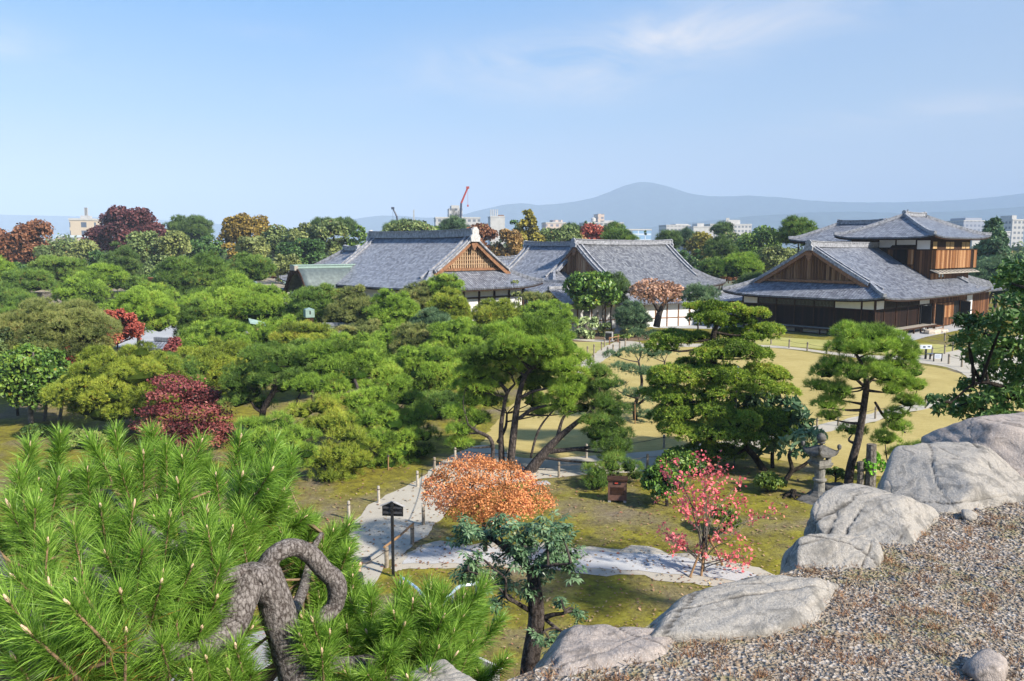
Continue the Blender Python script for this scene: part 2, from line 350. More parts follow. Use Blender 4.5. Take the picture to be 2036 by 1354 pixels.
# raised bank with a stone retaining wall on the far side of the courtyard
def stone_block_mat(name, c0, c1, bw=1.1, bh=.42):
    m, nt, b = new_mat(name); v = coord(nt)
    sep = nt.nodes.new('ShaderNodeSeparateXYZ'); nt.links.new(v, sep.inputs[0]); cb = nt.nodes.new('ShaderNodeCombineXYZ')
    nt.links.new(math_(nt, 'ADD', sep.outputs[0], sep.outputs[1]), cb.inputs[0]); nt.links.new(sep.outputs[2], cb.inputs[1])
    br = nt.nodes.new('ShaderNodeTexBrick'); nt.links.new(cb.outputs[0], br.inputs['Vector']); br.inputs['Scale'].default_value = 1
    br.inputs['Brick Width'].default_value = bw; br.inputs['Row Height'].default_value = bh; br.inputs['Mortar Size'].default_value = .018
    br.inputs['Color1'].default_value = (*c0, 1); br.inputs['Color2'].default_value = (*c1, 1); br.inputs['Mortar'].default_value = (.04, .035, .03, 1)
    n = noise(nt, 3, 6, .65, v); c = mixc(nt, .6, br.outputs['Color'], mixc(nt, n.outputs['Fac'], (.1, .09, .08), (.5, .46, .42)), 'MIX')
    nt.links.new(c, b.inputs['Base Color']); b.inputs['Roughness'].default_value = .9; bump(nt, b, n.outputs['Fac'], .5, .05); return m
M['wallstone'] = stone_block_mat('retaining_stone', (.19, .16, .14), (.34, .30, .28))
M['bank'] = sand_mat('bank_soil', (.22, .18, .12), (.38, .32, .23))
BZ = 3.3
g = MB(); g.add([(-110, 92, -.1), (-33, 104.5, -.1), (-33, 104.5, BZ), (-110, 92, BZ), (-33, 150, -.1), (-33, 150, BZ), (-110, 150, -.1), (-110, 150, BZ)],
    [(0, 1, 2, 3), (1, 4, 5, 2), (4, 6, 7, 5), (6, 0, 3, 7)])
o = g.build('retaining_wall', M['wallstone']); tag(o, 'long grey stone block wall holding the raised bank beyond the courtyard', 'wall')
g = MB(); g.add([(-110, 92.3, BZ + .004), (-33.3, 104.8, BZ + .004), (-33.3, 149, BZ + .004), (-110, 149, BZ + .004)], [(0, 1, 2, 3)])
o = g.build('raised_bank', M['bank']); tag(o, kind='structure')

# hills
def hill(name, prof, Y, depth, m, seed, rough=6.0):
    px = np.array([p[0] for p in prof], float); py = np.array([p[1] for p in prof], float)
    xs = np.arange(px[0], px[-1], 5.0); ys = np.interp(xs, px, py)
    k = np.exp(-np.linspace(-2, 2, 9) ** 2); k /= k.sum(); ys = np.convolve(np.pad(ys, 4, 'edge'), k, 'valid')
    top = np.array([P(a, b, Y) for a, b in zip(xs, ys)]); n = len(xs)
    prof_t = [(-1.0, 0.0), (-.75, .22), (-.5, .47), (-.3, .68), (-.15, .86), (0, 1.0), (.3, .75), (1.0, 0)]
    Pt = np.zeros((len(prof_t), n, 3))
    for i, (t, h) in enumerate(prof_t):
        Pt[i, :, 0] = top[:, 0] * (1 + t * depth / Y * .9); Pt[i, :, 1] = Y + t * depth
        Pt[i, :, 2] = top[:, 2] * h
        w = vnoise(np.c_[top[:, 0] / 420.0, np.full(n, t * 3.0), np.full(n, i * .7)], seed, 5)
        Pt[i, :, 2] += (rough * 1.5 * w + rough * .5 * vnoise(np.c_[top[:, 0] / 70.0, np.full(n, t), np.full(n, i)], seed + 3, 3)) * (0.4 if t == 0 else (2.2 * h * (1 - h) * 4 + .2))
        Pt[i, :, 1] += 90 * w * (1 if abs(t) < 1 and t != 0 else 0)
    Pt[0, :, 2] = -.5; Pt[-1, :, 2] = -.5
    b = MB(); b.grid(Pt); o = b.build(name, m, smooth=True); tag(o, kind='structure'); return o
M['hill'] = plain('forested_hill', (.04, .06, .05), 1, var=.6, scale=.02, spec=0)
hill('hills', [(430, 470), (560, 462), (640, 450), (700, 437), (760, 429), (800, 430), (850, 434), (900, 433), (950, 419), (1000, 408), (1040, 404), (1070, 409), (1130, 404), (1180, 394), (1210, 383), (1240, 370), (1262, 364), (1280, 362), (1300, 364), (1330, 371), (1370, 385), (1410, 391), (1460, 390), (1490, 388), (1560, 393), (1620, 399), (1700, 402), (1780, 403), (1850, 401), (1920, 398), (1980, 392), (2040, 384), (2200, 366), (2400, 352)], 6300, 1000, M['hill'], 4, 8)
hill('hills', [(1100, 478), (1200, 462), (1300, 452), (1400, 440), (1500, 430), (1600, 424), (1700, 420), (1800, 424), (1900, 420), (2000, 414), (2100, 405), (2300, 396)], 4700, 800, M['hill'], 9, 8)
hill('hills', [(-500, 420), (-300, 416), (-100, 424), (60, 428), (160, 430), (300, 436), (420, 444), (560, 455), (640, 470)], 6500, 900, M['hill'], 14, 4)

def haze():
    m = bpy.data.materials.new('haze_air'); m.use_nodes = True; nt = m.node_tree; nt.nodes.clear()
    out = nt.nodes.new('ShaderNodeOutputMaterial'); v = nt.nodes.new('ShaderNodeVolumePrincipled')
    v.inputs['Color'].default_value = (.53, .665, .86, 1); v.inputs['Density'].default_value = HAZE; v.inputs['Anisotropy'].default_value = -.25
    nt.links.new(v.outputs[0], out.inputs['Volume'])
    b = MB(); b.bx(-8200, 8200, -60, 7900, -1.5, 570)
    o = b.build('haze', m); tag(o, kind='stuff'); return o
HAZE = .00023
haze()

def fallen_leaves():
    rs = np.random.RandomState(44); n = 5200; q = np.stack([rs.uniform(430, 1680, n), rs.uniform(930, 1345, n)], 1); p = np.array([G(a, b) for a, b in q]); a = rs.uniform(0, 6.28, n); L = rs.uniform(.02, .055, n) * np.clip(p[:, 1] / 20, .8, 1.6)
    x = np.stack([np.cos(a), np.sin(a), rs.normal(0, .25, n)], 1) * L[:, None]; y = np.stack([-np.sin(a), np.cos(a), rs.normal(0, .25, n)], 1) * (L * .6)[:, None]; p[:, 2] = .034
    V = np.stack([p - x, p - y, p + x, p + y], 1).reshape(-1, 3); m, nt, b = new_mat('leaf_litter'); at = nt.nodes.new('ShaderNodeAttribute'); at.attribute_name = 'tint'
    r = ramp(nt, [(0, (.10, .055, .03)), (.45, (.22, .13, .07)), (.7, (.34, .24, .13)), (.9, (.26, .06, .04)), (1, (.42, .34, .12))]); nt.links.new(at.outputs['Fac'], r.inputs[0]); nt.links.new(r.outputs[0], b.inputs['Base Color']); b.inputs['Roughness'].default_value = .8
    o = link_mesh('fallen_leaves', np_mesh('fallen_leaves', V, [np.arange(n * 4).reshape(n, 4)], np.repeat(rs.uniform(0, 1, n), 4)), m); tag(o, kind='stuff')
fallen_leaves()
# ================================================================== palace buildings
def tile_mat(name, c0, c1, pu=.30, pv=.27, spec=.55):
    """rows of curved clay tiles: uv in metres (u along the eave, v up the slope)"""
    m, nt, b = new_mat(name); uv = nt.nodes.new('ShaderNodeUVMap'); uv.uv_map = 'uv'
    sep = nt.nodes.new('ShaderNodeSeparateXYZ'); nt.links.new(uv.outputs[0], sep.inputs[0])
    U = math_(nt, 'DIVIDE', sep.outputs[0], pu); V_ = math_(nt, 'DIVIDE', sep.outputs[1], pv)
    fu = math_(nt, 'FRACT', U); fv = math_(nt, 'FRACT', V_); iu = math_(nt, 'FLOOR', U); iv = math_(nt, 'FLOOR', V_)
    cb = nt.nodes.new('ShaderNodeCombineXYZ'); nt.links.new(iu, cb.inputs[0]); nt.links.new(iv, cb.inputs[1])
    wn = nt.nodes.new('ShaderNodeTexWhiteNoise'); wn.noise_dimensions = '2D'; nt.links.new(cb.outputs[0], wn.inputs['Vector'])
    v = coord(nt); n1 = noise(nt, .35, 5, .6, v); n2 = noise(nt, 2.2, 4, .6, v)
    s = math_(nt, 'ADD', math_(nt, 'MULTIPLY', wn.outputs['Value'], .40), math_(nt, 'MULTIPLY', n1.outputs['Fac'], .24)); s = math_(nt, 'ADD', s, math_(nt, 'MULTIPLY', n2.outputs['Fac'], .30))
    r = ramp(nt, [(.18, tuple(x * .5 for x in c0)), (.36, c0), (.72, c1)]); nt.links.new(s, r.inputs[0])
    # wide flat pan with a round cover at the column edge
    d = math_(nt, 'ABSOLUTE', math_(nt, 'SUBTRACT', fu, .5)); cov = math_(nt, 'SUBTRACT', 1, math_(nt, 'MULTIPLY', math_(nt, 'SUBTRACT', .5, d), 5.0), True)
    cov = math_(nt, 'SUBTRACT', 1, math_(nt, 'POWER', math_(nt, 'SUBTRACT', 1, cov), 2.0))
    h = math_(nt, 'ADD', math_(nt, 'MULTIPLY', cov, 1.0), math_(nt, 'MULTIPLY', math_(nt, 'SUBTRACT', 1, fv), .55))
    bump(nt, b, h, 1.0, .09)
    gap = math_(nt, 'MAXIMUM', math_(nt, 'LESS_THAN', fv, .14), math_(nt, 'LESS_THAN', math_(nt, 'ABSOLUTE', math_(nt, 'SUBTRACT', d, .30)), .05)); cc = mixc(nt, math_(nt, 'MULTIPLY', gap, .6), r.outputs[0], (.03, .03, .035))
    nt.links.new(cc, b.inputs['Base Color']); b.inputs['Roughness'].default_value = .42; b.inputs['Specular IOR Level'].default_value = spec
    return m
def board_mat(name, cols, w=.28, streak=1.0, rough=.7):
    """vertical boards of uneven tone"""
    m, nt, b = new_mat(name); v = coord(nt); sep = nt.nodes.new('ShaderNodeSeparateXYZ'); nt.links.new(v, sep.inputs[0])
    t = math_(nt, 'DIVIDE', math_(nt, 'ADD', sep.outputs[0], sep.outputs[1]), w); f = math_(nt, 'FRACT', t)
    wn = nt.nodes.new('ShaderNodeTexWhiteNoise'); wn.noise_dimensions = '1D'; nt.links.new(math_(nt, 'FLOOR', t), wn.inputs['W'])
    mp = nt.nodes.new('ShaderNodeMapping'); mp.inputs['Scale'].default_value = (9, 9, .8); nt.links.new(v, mp.inputs[0]); n = noise(nt, 1.0, 5, .65, mp.outputs[0])
    s = math_(nt, 'ADD', math_(nt, 'MULTIPLY', wn.outputs['Value'], .55), math_(nt, 'MULTIPLY', n.outputs['Fac'], .45 * streak))
    k = len(cols) - 1; r = ramp(nt, [(.15 + .65 * i / k, c) for i, c in enumerate(cols)]); nt.links.new(s, r.inputs[0])
    gap = math_(nt, 'LESS_THAN', f, .09); c = mixc(nt, gap, r.outputs[0], tuple(x * .25 for x in cols[0])); nt.links.new(c, b.inputs['Base Color'])
    b.inputs['Roughness'].default_value = rough; b.inputs['Specular IOR Level'].default_value = .12; bump(nt, b, math_(nt, 'SUBTRACT', n.outputs['Fac'], gap), .5, .02); return m
M['tile'] = tile_mat('grey_roof_tile', (.15, .16, .195), (.32, .34, .385))
M['tile_old'] = tile_mat('weathered_roof_tile', (.145, .15, .17), (.30, .31, .325), .30, .27, .35)
M['ridge'] = plain('ridge_tile', (.24, .245, .265), .5, var=.6, scale=4, bumpd=.03)
M['ridge_pale'] = plain('pale_ridge_end', (.42, .41, .40), .6, var=.4, scale=5)
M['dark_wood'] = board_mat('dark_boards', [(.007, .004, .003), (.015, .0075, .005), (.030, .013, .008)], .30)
M['brown_wood'] = board_mat('brown_boards', [(.05, .02, .009), (.12, .05, .02), (.22, .10, .045)], .30)
M['orange_wood'] = board_mat('weathered_orange_boards', [(.09, .03, .010), (.24, .105, .04), (.42, .24, .12)], .33)
M['gable_wood'] = board_mat('gable_boards', [(.06, .026, .012), (.17, .085, .04), (.34, .21, .12)], .34)
M['timber'] = plain('old_timber', (.045, .023, .014), .8, var=.5, scale=5, spec=.12)
M['timber_warm'] = plain('warm_timber', (.20, .095, .045), .7, var=.5, scale=5)
M['timber_grey'] = plain('weathered_timber', (.30, .27, .23), .8, var=.35, scale=7)
M['plaster'] = plain('white_plaster', (.66, .655, .65), .85, var=.05, scale=2, spec=.2)
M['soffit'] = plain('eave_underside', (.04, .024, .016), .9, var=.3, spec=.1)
M['copper'] = plain('green_copper', (.115, .14, .135), .45, .25, .3, 2.5)
M['copper_light'] = plain('pale_green_copper', (.22, .31, .275), .5, .15, .2, 5)
M['lattice_dark'] = plain('window_reflected_tone', (.13, .155, .145), .2, var=.4, spec=.6)  # greenish grey lightened to paint reflections into the window glass
M['black'] = plain('black_wood', (.012, .012, .013), .5, var=.4)
M['stone_grey'] = plain('grey_stone', (.30, .29, .28), .85, var=.35, scale=6, bumpd=.03)

AX = math.atan2(.661, .75)
class Slope:
    """roof surfaces with tile uv"""
    def __init__(s): s.V = []; s.Q = []; s.UV = []; s.n = 0
    def grid(s, Pt, u, v, thick=.16):
        n, m = Pt.shape[:2]; i = np.arange(n * m).reshape(n, m)
        q = np.stack([i[:-1, :-1], i[:-1, 1:], i[1:, 1:], i[1:, :-1]], -1).reshape(-1, 4)
        a, b2 = Pt[0, 0], Pt[0, -1]; nz = np.cross(Pt[0, -1] - Pt[0, 0], Pt[-1, m // 2] - Pt[0, m // 2])[2]
        if nz < 0: q = q[:, ::-1]
        k = n * m; V = Pt.reshape(-1, 3); uv = np.stack([u, v], -1).reshape(-1, 2)
        edge = np.concatenate([i[0, :], i[1:, -1], i[-1, ::-1][1:], i[::-1, 0][1:]])
        e = np.stack([edge[:-1], edge[1:], edge[1:] + k, edge[:-1] + k], -1)
        if nz > 0: e = e[:, ::-1]
        V2 = V - np.array([0, 0, thick])
        s.V += [V, V2]; s.UV += [uv, uv]; s.Q += [q + s.n, q[:, ::-1] + k + s.n, e + s.n]; s.n += 2 * k
    def build(s, name, m, parent):
        return link_mesh(name, np_mesh(name, np.concatenate(s.V), [np.concatenate(s.Q)], uv=np.concatenate(s.UV)), m, parent)

class Irimoya:
    """hip-and-gable roof over the eave rectangle; ridge along x of its own frame (swap: along y)"""
    def __init__(s, x0, x1, y0, y1, ze, zr, g0, g1, over=.55, sag=.18, lift=.45, swap=False):
        s.x0, s.x1, s.y0, s.y1, s.ze, s.zr, s.g0, s.g1, s.over, s.sag, s.lift, s.swap = x0, x1, y0, y1, ze, zr, g0, g1, over, sag, lift, swap
        s.half = (y1 - y0) / 2; s.yc = (y0 + y1) / 2
    def h(s, t): return s.ze + (s.zr - s.ze) * ((1 - s.sag) * t + s.sag * t * t)
    def w(s, p):
        p = np.asarray(p, float)
        return np.stack([p[..., 1], p[..., 0], p[..., 2]], -1) if s.swap else p
    def up(s, x, y, t):
        """corner upturn"""
        fx = np.clip(np.abs((x - (s.x0 + s.x1) / 2) / ((s.x1 - s.x0) / 2)), 0, 1); fy = np.clip(np.abs((y - s.yc) / s.half), 0, 1)
        return s.lift * (fx * fy) ** 5 * np.clip(1 - t, 0, 1)
    def end_x(s, t, e):
        """x where the main slope ends at height fraction t (hip below the gable, verge above)"""
        g = s.g0 if e == 0 else s.g1; d = min(t * s.half, max(g - s.over, 0)) if t * s.half > g else t * s.half
        if g >= s.half: d = t * s.half
        return s.x0 + d if e == 0 else s.x1 - d
    def slopes(s, sl, n=14, m=40):
        sg = [min(1.0, g / s.half) for g in (s.g0, s.g1)]
        for sd in (-1, 1):
            tt = sorted(set(list(np.linspace(0, 1, n)) + [sg[0], sg[1], min(1, sg[0] + .001), min(1, sg[1] + .001)]))
            rows = []
            for t in tt:
                a, b = s.end_x(t, 0), s.end_x(t, 1); x = np.linspace(a, b, m); y = np.full(m, s.yc + sd * s.half * (1 - t))
                rows.append(np.stack([x, y, s.h(t) + s.up(x, y, t)], -1))
            Pt = np.array(rows); L = math.hypot(s.half, s.zr - s.ze)
            sl.grid(s.w(Pt), Pt[..., 0], np.repeat(np.array(tt)[:, None] * L, m, 1))
        for e, g in ((0, s.g0), (1, s.g1)):
            top = min(1.0, g / s.half); tt = np.linspace(0, top, 8); rows = []
            for t in tt:
                y = np.linspace(s.yc - s.half * (1 - t), s.yc + s.half * (1 - t), m)
                x = np.full(m, s.x0 + t * s.half if e == 0 else s.x1 - t * s.half)
                rows.append(np.stack([x, y, s.h(t) + s.up(x, y, t)], -1))
            Pt = np.array(rows); L = math.hypot(s.half, s.zr - s.ze)
            sl.grid(s.w(Pt), Pt[..., 1], np.repeat(tt[:, None] * L, m, 1))
    def gable(s, e):
        """points of the gable outline at the wall plane: (x, list of (y,z))"""
        g = s.g0 if e == 0 else s.g1; sg = g / s.half
        ts = np.linspace(sg, 1, 12); x = s.x0 + g if e == 0 else s.x1 - g
        return x, ts
    def gable_parts(s, e, roof_o, mw, slat_m=None, board_m=None, lattice=False, drop=.34):
        x, ts = s.gable(e); sgn = -1 if e == 0 else 1; xw = x + sgn * .03
        # wall
        L_ = [(s.yc - s.half * (1 - t), s.h(t) - .12) for t in ts]; R_ = [(s.yc + s.half * (1 - t), s.h(t) - .12) for t in ts[::-1]]
        out = L_ + R_[1:]; b = MB(); b.add(s.w([(xw, y, z) for y, z in out]), [tuple(range(len(out)))]); b.build('gable_wall', mw, roof_o)
        # slats and rails proud of the wall
        zb = s.h(ts[0]); yb = s.half * (1 - ts[0])
        if slat_m is not None:
            b = MB(); k = int(yb * 2 * .78 / .30)
            for i in range(k):
                y = s.yc - yb * .78 + (i + .5) * yb * 1.56 / k; t = 1 - abs(y - s.yc) / s.half; zt = s.h(t) - .75
                if zt > zb + .35: b.bx(*(sorted((xw + sgn * .02, xw + sgn * .10))), y - .055, y + .055, zb + .3, zt)
            if lattice:
                for q in range(1, 7):
                    z = zb + .3 + q * .42; t = min(1, max(ts[0], (z - s.ze + .75) / (s.zr - s.ze))); yy = s.half * (1 - t) - .2
                    if yy > .3: b.bx(*(sorted((xw + sgn * .105, xw + sgn * .13))), s.yc - min(yy, yb * .78), s.yc + min(yy, yb * .78), z - .03, z + .03)
            if b.n:
                if s.swap: b.V = [s.w(v) for v in b.V]
                b.build('gable_slats', slat_m, roof_o)
            b = MB(); b.bx(*(sorted((xw + sgn * .02, xw + sgn * .22))), s.yc - yb * .86, s.yc + yb * .86, zb + .02, zb + .28)
            if s.swap: b.V = [s.w(v) for v in b.V]
            b.build('gable_beam', board_m, roof_o)
        # bargeboards under the verge, both sides, and a carved pendant
        xv = x + sgn * (s.over - .08)
        for sd in (-1, 1):
            b = MB(); tt = np.linspace(max(0, ts[0] - .02), 1, 14); top = [(s.yc + sd * s.half * (1 - t), s.h(t) - .17) for t in tt]
            n = len(tt); V = []
            for dx, dz in ((0, 0), (0, -drop), (-sgn * .12, -drop), (-sgn * .12, 0)):
                for i, (y, z) in enumerate(top): V.append((xv + dx, y, z + dz * (1 + .35 * (1 - i / n))))
            Fs = []
            for c in range(4):
                for i in range(n - 1):
                    a, d = c * n + i, ((c + 1) % 4) * n + i; Fs.append((a, a + 1, d + 1, d))
            Fs += [(0, n, 2 * n, 3 * n), (n - 1, 4 * n - 1, 3 * n - 1, 2 * n - 1)]
            b.add(s.w(V), Fs); b.build('bargeboard', board_m, roof_o)
        b = MB(); z0 = s.h(1) - .45
        for k_, (r, dz) in enumerate(((.30, -.35), (.22, -.62), (.13, -.85))):
            a = np.arange(8) * math.pi / 4; ring = [(xv + sgn * .03, s.yc + r * 1.3 * math.cos(t), z0 + dz + r * math.sin(t)) for t in a]; ring2 = [(xv + sgn * .14 + .002 * k_, p[1], p[2]) for p in ring]
            b.add(s.w(ring + ring2), [tuple(range(8)), tuple(range(15, 7, -1))] + [(i, (i + 1) % 8, 8 + (i + 1) % 8, 8 + i) for i in range(8)])
        b.build('gable_pendant', M['timber_warm'], roof_o)
    def ridges(s, parent, m, m_end, w=.42, hh=.55, hips=True, verge=True, ends=(1, 1)):
        a, b_ = s.end_x(1, 0), s.end_x(1, 1)
        rb = MB(); rise = np.linspace(-1, 1, 9) ** 4 * .12
        xs = np.linspace(a, b_, 9)
        for i in range(8):
            rb.bar(s.w((xs[i], s.yc, s.zr + hh / 2 - .06 + rise[i])), s.w((xs[i + 1] + .002, s.yc, s.zr + hh / 2 - .06 + rise[i + 1])), w, hh)
            rb.bar(s.w((xs[i], s.yc, s.zr + hh - .03 + rise[i])), s.w((xs[i + 1] + .002, s.yc, s.zr + hh - .03 + rise[i + 1])), w * 1.35, .10)
        rb.build('ridge', m, parent)
        for e, x in ((0, a), (1, b_)):
            if not ends[e]: continue
            sg = -1 if e == 0 else 1; ob = MB()
            pr = [(-.42, -.55), (-.48, -.1), (-.30, .15), (-.34, .5), (-.12, .78), (.12, .78), (.34, .5), (.30, .15), (.48, -.1), (.42, -.55)]
            k = hh / .55; f = [(x + sg * .02, s.yc + p * k, s.zr + .1 + q * k * .85) for p, q in pr]; f2 = [(x + sg * .26, p[1], p[2]) for p in f]; n = len(pr)
            ob.add(s.w(f + f2), [tuple(range(n)), tuple(range(2 * n - 1, n - 1, -1))] + [(i, (i + 1) % n, n + (i + 1) % n, n + i) for i in range(n)])
            ob.build('ridge_end_tile', m_end, parent)
        for e, g in ((0, s.g0), (1, s.g1)):
            sg = min(1.0, g / s.half); sgn = -1 if e == 0 else 1
            for sd in (-1, 1):
                if hips:
                    pts = []
                    for t in np.linspace(0.0, sg, 8):
                        x = s.x0 + t * s.half if e == 0 else s.x1 - t * s.half; y = s.yc + sd * s.half * (1 - t)
                        pts.append((x, y, s.h(t) + float(s.up(np.array(x), np.array(y), t)) + .14))
                    hb = MB(); [hb.bar(s.w(p), s.w(q), .30, .34) for p, q in zip(pts[:-1], pts[1:])]; hb.build('hip_ridge', m, parent)
                if verge and g < s.half and g > 0:
                    for off, t0 in ((.28, sg * .75), (1.1, sg * .6)):
                        pts = []
                        for t in np.linspace(t0 if off > 1 else sg, .985, 10):
                            x = (s.x0 + g - s.over + off) if e == 0 else (s.x1 - g + s.over - off)
                            pts.append((x, s.yc + sd * s.half * (1 - t), s.h(t) + .10))
                        hb = MB(); [hb.bar(s.w(p), s.w(q), .26, .26) for p, q in zip(pts[:-1], pts[1:])]; hb.build('verge_ridge', m, parent)
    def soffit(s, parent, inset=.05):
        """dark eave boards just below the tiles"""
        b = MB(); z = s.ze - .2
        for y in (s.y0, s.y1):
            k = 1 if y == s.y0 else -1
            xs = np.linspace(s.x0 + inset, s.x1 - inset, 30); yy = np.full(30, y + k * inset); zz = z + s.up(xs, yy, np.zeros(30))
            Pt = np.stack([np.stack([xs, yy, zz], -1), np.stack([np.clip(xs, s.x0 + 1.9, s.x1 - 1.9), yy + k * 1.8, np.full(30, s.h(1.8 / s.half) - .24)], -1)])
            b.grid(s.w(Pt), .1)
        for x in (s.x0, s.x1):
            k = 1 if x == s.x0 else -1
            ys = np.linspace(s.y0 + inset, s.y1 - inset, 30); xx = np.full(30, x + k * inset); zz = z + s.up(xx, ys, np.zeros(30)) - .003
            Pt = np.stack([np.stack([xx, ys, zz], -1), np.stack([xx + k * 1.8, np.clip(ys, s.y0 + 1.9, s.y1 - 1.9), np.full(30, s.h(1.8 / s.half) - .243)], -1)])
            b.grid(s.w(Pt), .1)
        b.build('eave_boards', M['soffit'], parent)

def simple_gable_roof(parent, name, x0, x1, y0, y1, ze, zr, m, ridge_m, swap=False):
    r = Irimoya(x0, x1, y0, y1, ze, zr, .001, .001, over=.0, sag=.08, lift=0, swap=swap); sl = Slope()
    n, mm = 8, 30; L = math.hypot(r.half, zr - ze)
    for sd in (-1, 1):
        rows = [np.stack([np.linspace(x0, x1, mm), np.full(mm, r.yc + sd * r.half * (1 - t)), np.full(mm, r.h(t))], -1) for t in np.linspace(0, 1, n)]
        Pt = np.array(rows); sl.grid(r.w(Pt), Pt[..., 0], np.repeat(np.linspace(0, L, n)[:, None], mm, 1), .12)
    o = sl.build(name, m, parent); b = MB(); b.bar(r.w((x0, r.yc, zr + .1)), r.w((x1, r.yc, zr + .1)), .3, .28); b.build('ridge', ridge_m, o)
    return o
def post_row(mb, pts, z0, z1, w=.14):
    for x, y in pts: mb.bx(x - w / 2, x + w / 2, y - w / 2, y + w / 2, z0, z1)

# ---------------------------------------------------------------- house with the upper storey
def tower_house():
    C = G(1737, 672); H = empty('two_storey_house', C, 'dark boarded house with tiled hip roofs and an upper storey of orange boards', 'house', None, AX)
    W = 15.0; LU = 26.0
    r = Irimoya(-1.6, 27.4, -1.6, 16.6, 3.82, 9.0, 2.7, 2.6, over=.6, sag=.10, lift=.42)
    sl = Slope(); r.slopes(sl); ro = sl.build('lower_roof', M['tile'], H)
    r.gable_parts(0, ro, M['gable_wood'], M['gable_wood'], M['timber_warm']); r.gable_parts(1, ro, M['gable_wood'], None, M['timber_warm'])
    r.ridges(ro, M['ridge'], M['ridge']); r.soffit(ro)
    # walls
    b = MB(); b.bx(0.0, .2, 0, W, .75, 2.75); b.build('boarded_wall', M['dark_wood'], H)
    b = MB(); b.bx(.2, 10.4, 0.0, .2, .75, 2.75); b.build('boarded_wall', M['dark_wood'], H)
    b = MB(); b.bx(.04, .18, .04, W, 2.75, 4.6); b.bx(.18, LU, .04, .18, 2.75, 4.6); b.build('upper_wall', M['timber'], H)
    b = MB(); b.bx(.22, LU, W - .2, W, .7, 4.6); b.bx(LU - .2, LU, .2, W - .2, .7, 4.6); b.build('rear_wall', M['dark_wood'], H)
    # plaster panels and lattice windows along the gable side
    def panel(nm, axis, a0, a1, z0, z1, m, out=.03):
        q = MB()
        if axis == 'y': q.bx(-out, .035, a0, a1, z0, z1)
        else: q.bx(a0, a1, -out, .035, z0, z1)
        return q.build(nm, m, H)
    for a0, a1 in ((.12, 1.25), (1.45, 4.1)): panel('plaster_panel', 'y', a0, a1, 2.8, 3.62, M['plaster'])
    panel('plaster_panel', 'y', 13.1, 14.8, 2.8, 3.62, M['plaster'])
    for k in range(4):
        a0 = 4.3 + k * 2.2; w = panel('window', 'y', a0, a0 + 2.0, 2.8, 3.6, M['lattice_dark'], .02)
        q = MB()
        for i in range(13): y = a0 + .08 + i * .153; q.bx(-.06, -.022, y - .022, y + .022, 2.84, 3.56)
        for z in (2.82, 3.58): q.bx(-.07, -.02, a0, a0 + 2.0, z - .03, z + .03)
        q.build('window_bars', M['timber'], w)
    panel('plaster_panel', 'x', .15, 1.9, 2.8, 3.62, M['plaster'])
    q = MB(); q.bx(2.1, 10.4, -.02, .035, 2.85, 3.55); w = q.build('window', M['lattice_dark'], H)
    q = MB()
    for i in range(56): x = 2.15 + i * .15; q.bx(x - .02, x + .02, -.055, -.022, 2.87, 3.53)
    q.build('window_bars', M['timber'], w)
    b = MB(); b.bx(-.08, .0, -.08, W, 2.70, 2.80); b.bx(0, 12, -.08, 0, 2.70, 2.80); b.bx(-.09, .0, -.09, W, .68, .78)
    post_row(b, [(-.02, y) for y in (1.35, 4.2, 6.4, 8.6, 10.8, 13.0, 14.9)], .7, 3.8, .13); post_row(b, [(x, -.02) for x in (2.0, 4.8, 7.6, 10.4)], .7, 3.8, .13)
    b.bx(-.09, .09, -.09, .09, .7, 3.9); b.build('posts_and_beams', M['timber'], H)
    # right-hand end: open doors, plaster, brown panels
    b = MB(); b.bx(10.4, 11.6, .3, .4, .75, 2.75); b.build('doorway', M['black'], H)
    b = MB(); b.bx(11.6, 13.0, .1, .2, .75, 2.68); b.build('plaster_panel', M['plaster'], H)
    b = MB(); b.bx(10.6, 13.2, -.03, .03, 2.84, 3.6); b.build('plaster_panel', M['plaster'], H)
    for x in (11.0, 14.2, 22.2):
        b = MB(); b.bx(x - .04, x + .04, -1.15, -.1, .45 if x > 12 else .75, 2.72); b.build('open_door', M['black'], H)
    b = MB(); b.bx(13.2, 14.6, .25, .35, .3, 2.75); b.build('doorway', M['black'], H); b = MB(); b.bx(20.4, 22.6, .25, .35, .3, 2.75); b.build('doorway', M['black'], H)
    b = MB(); b.bx(14.6, 20.4, .02, .2, 1.0, 2.7); b.build('brown_panels', M['orange_wood'], H)
    b = MB(); b.bx(14.6, 20.4, .0, .18, .1, .97); b.build('lower_boards', M['brown_wood'], H)
    b = MB(); b.bx(22.6, 24.2, .02, .2, .3, 2.7); b.build('brown_panels', M['orange_wood'], H)
    b = MB(); b.bx(13.4, 24.2, -.03, .03, 2.8, 3.65); b.build('boarded_frieze', M['brown_wood'], H)
    b = MB(); b.bx(24.3, LU, -.02, .2, .2, 3.7); b.build('plaster_panel', M['plaster'], H)
    b = MB(); b.bar((13.2, -.6, .1), (13.2, -.6, 3.6), .14); b.bar((13.2, -1.15, .1), (14.4, -1.15, .1), .1); b.bar((14.4, -1.15, .05), (14.4, -1.15, 2.7), .1); b.build('door_frame', M['timber_warm'], H)
    # veranda, its posts and the low plaster below it
    b = MB(); b.bx(-1.15, -.02, -1.15, W + .6, .60, .68); b.bx(-.02, 12.6, -1.15, -.02, .603, .683); v = b.build('veranda', M['timber_grey'], H)
    b = MB(); b.bx(-1.19, -1.15, -1.19, W + .6, .5, .67); b.bx(-1.15, 12.6, -1.19, -1.15, .5, .673); b.build('veranda_edge', M['timber'], v)
    for y in np.linspace(-.9, W + .2, 9):
        q = MB(); q.bx(-1.1, -.95, y - .07, y + .07, 0, .598); q.build('veranda_post', M['timber'], v)
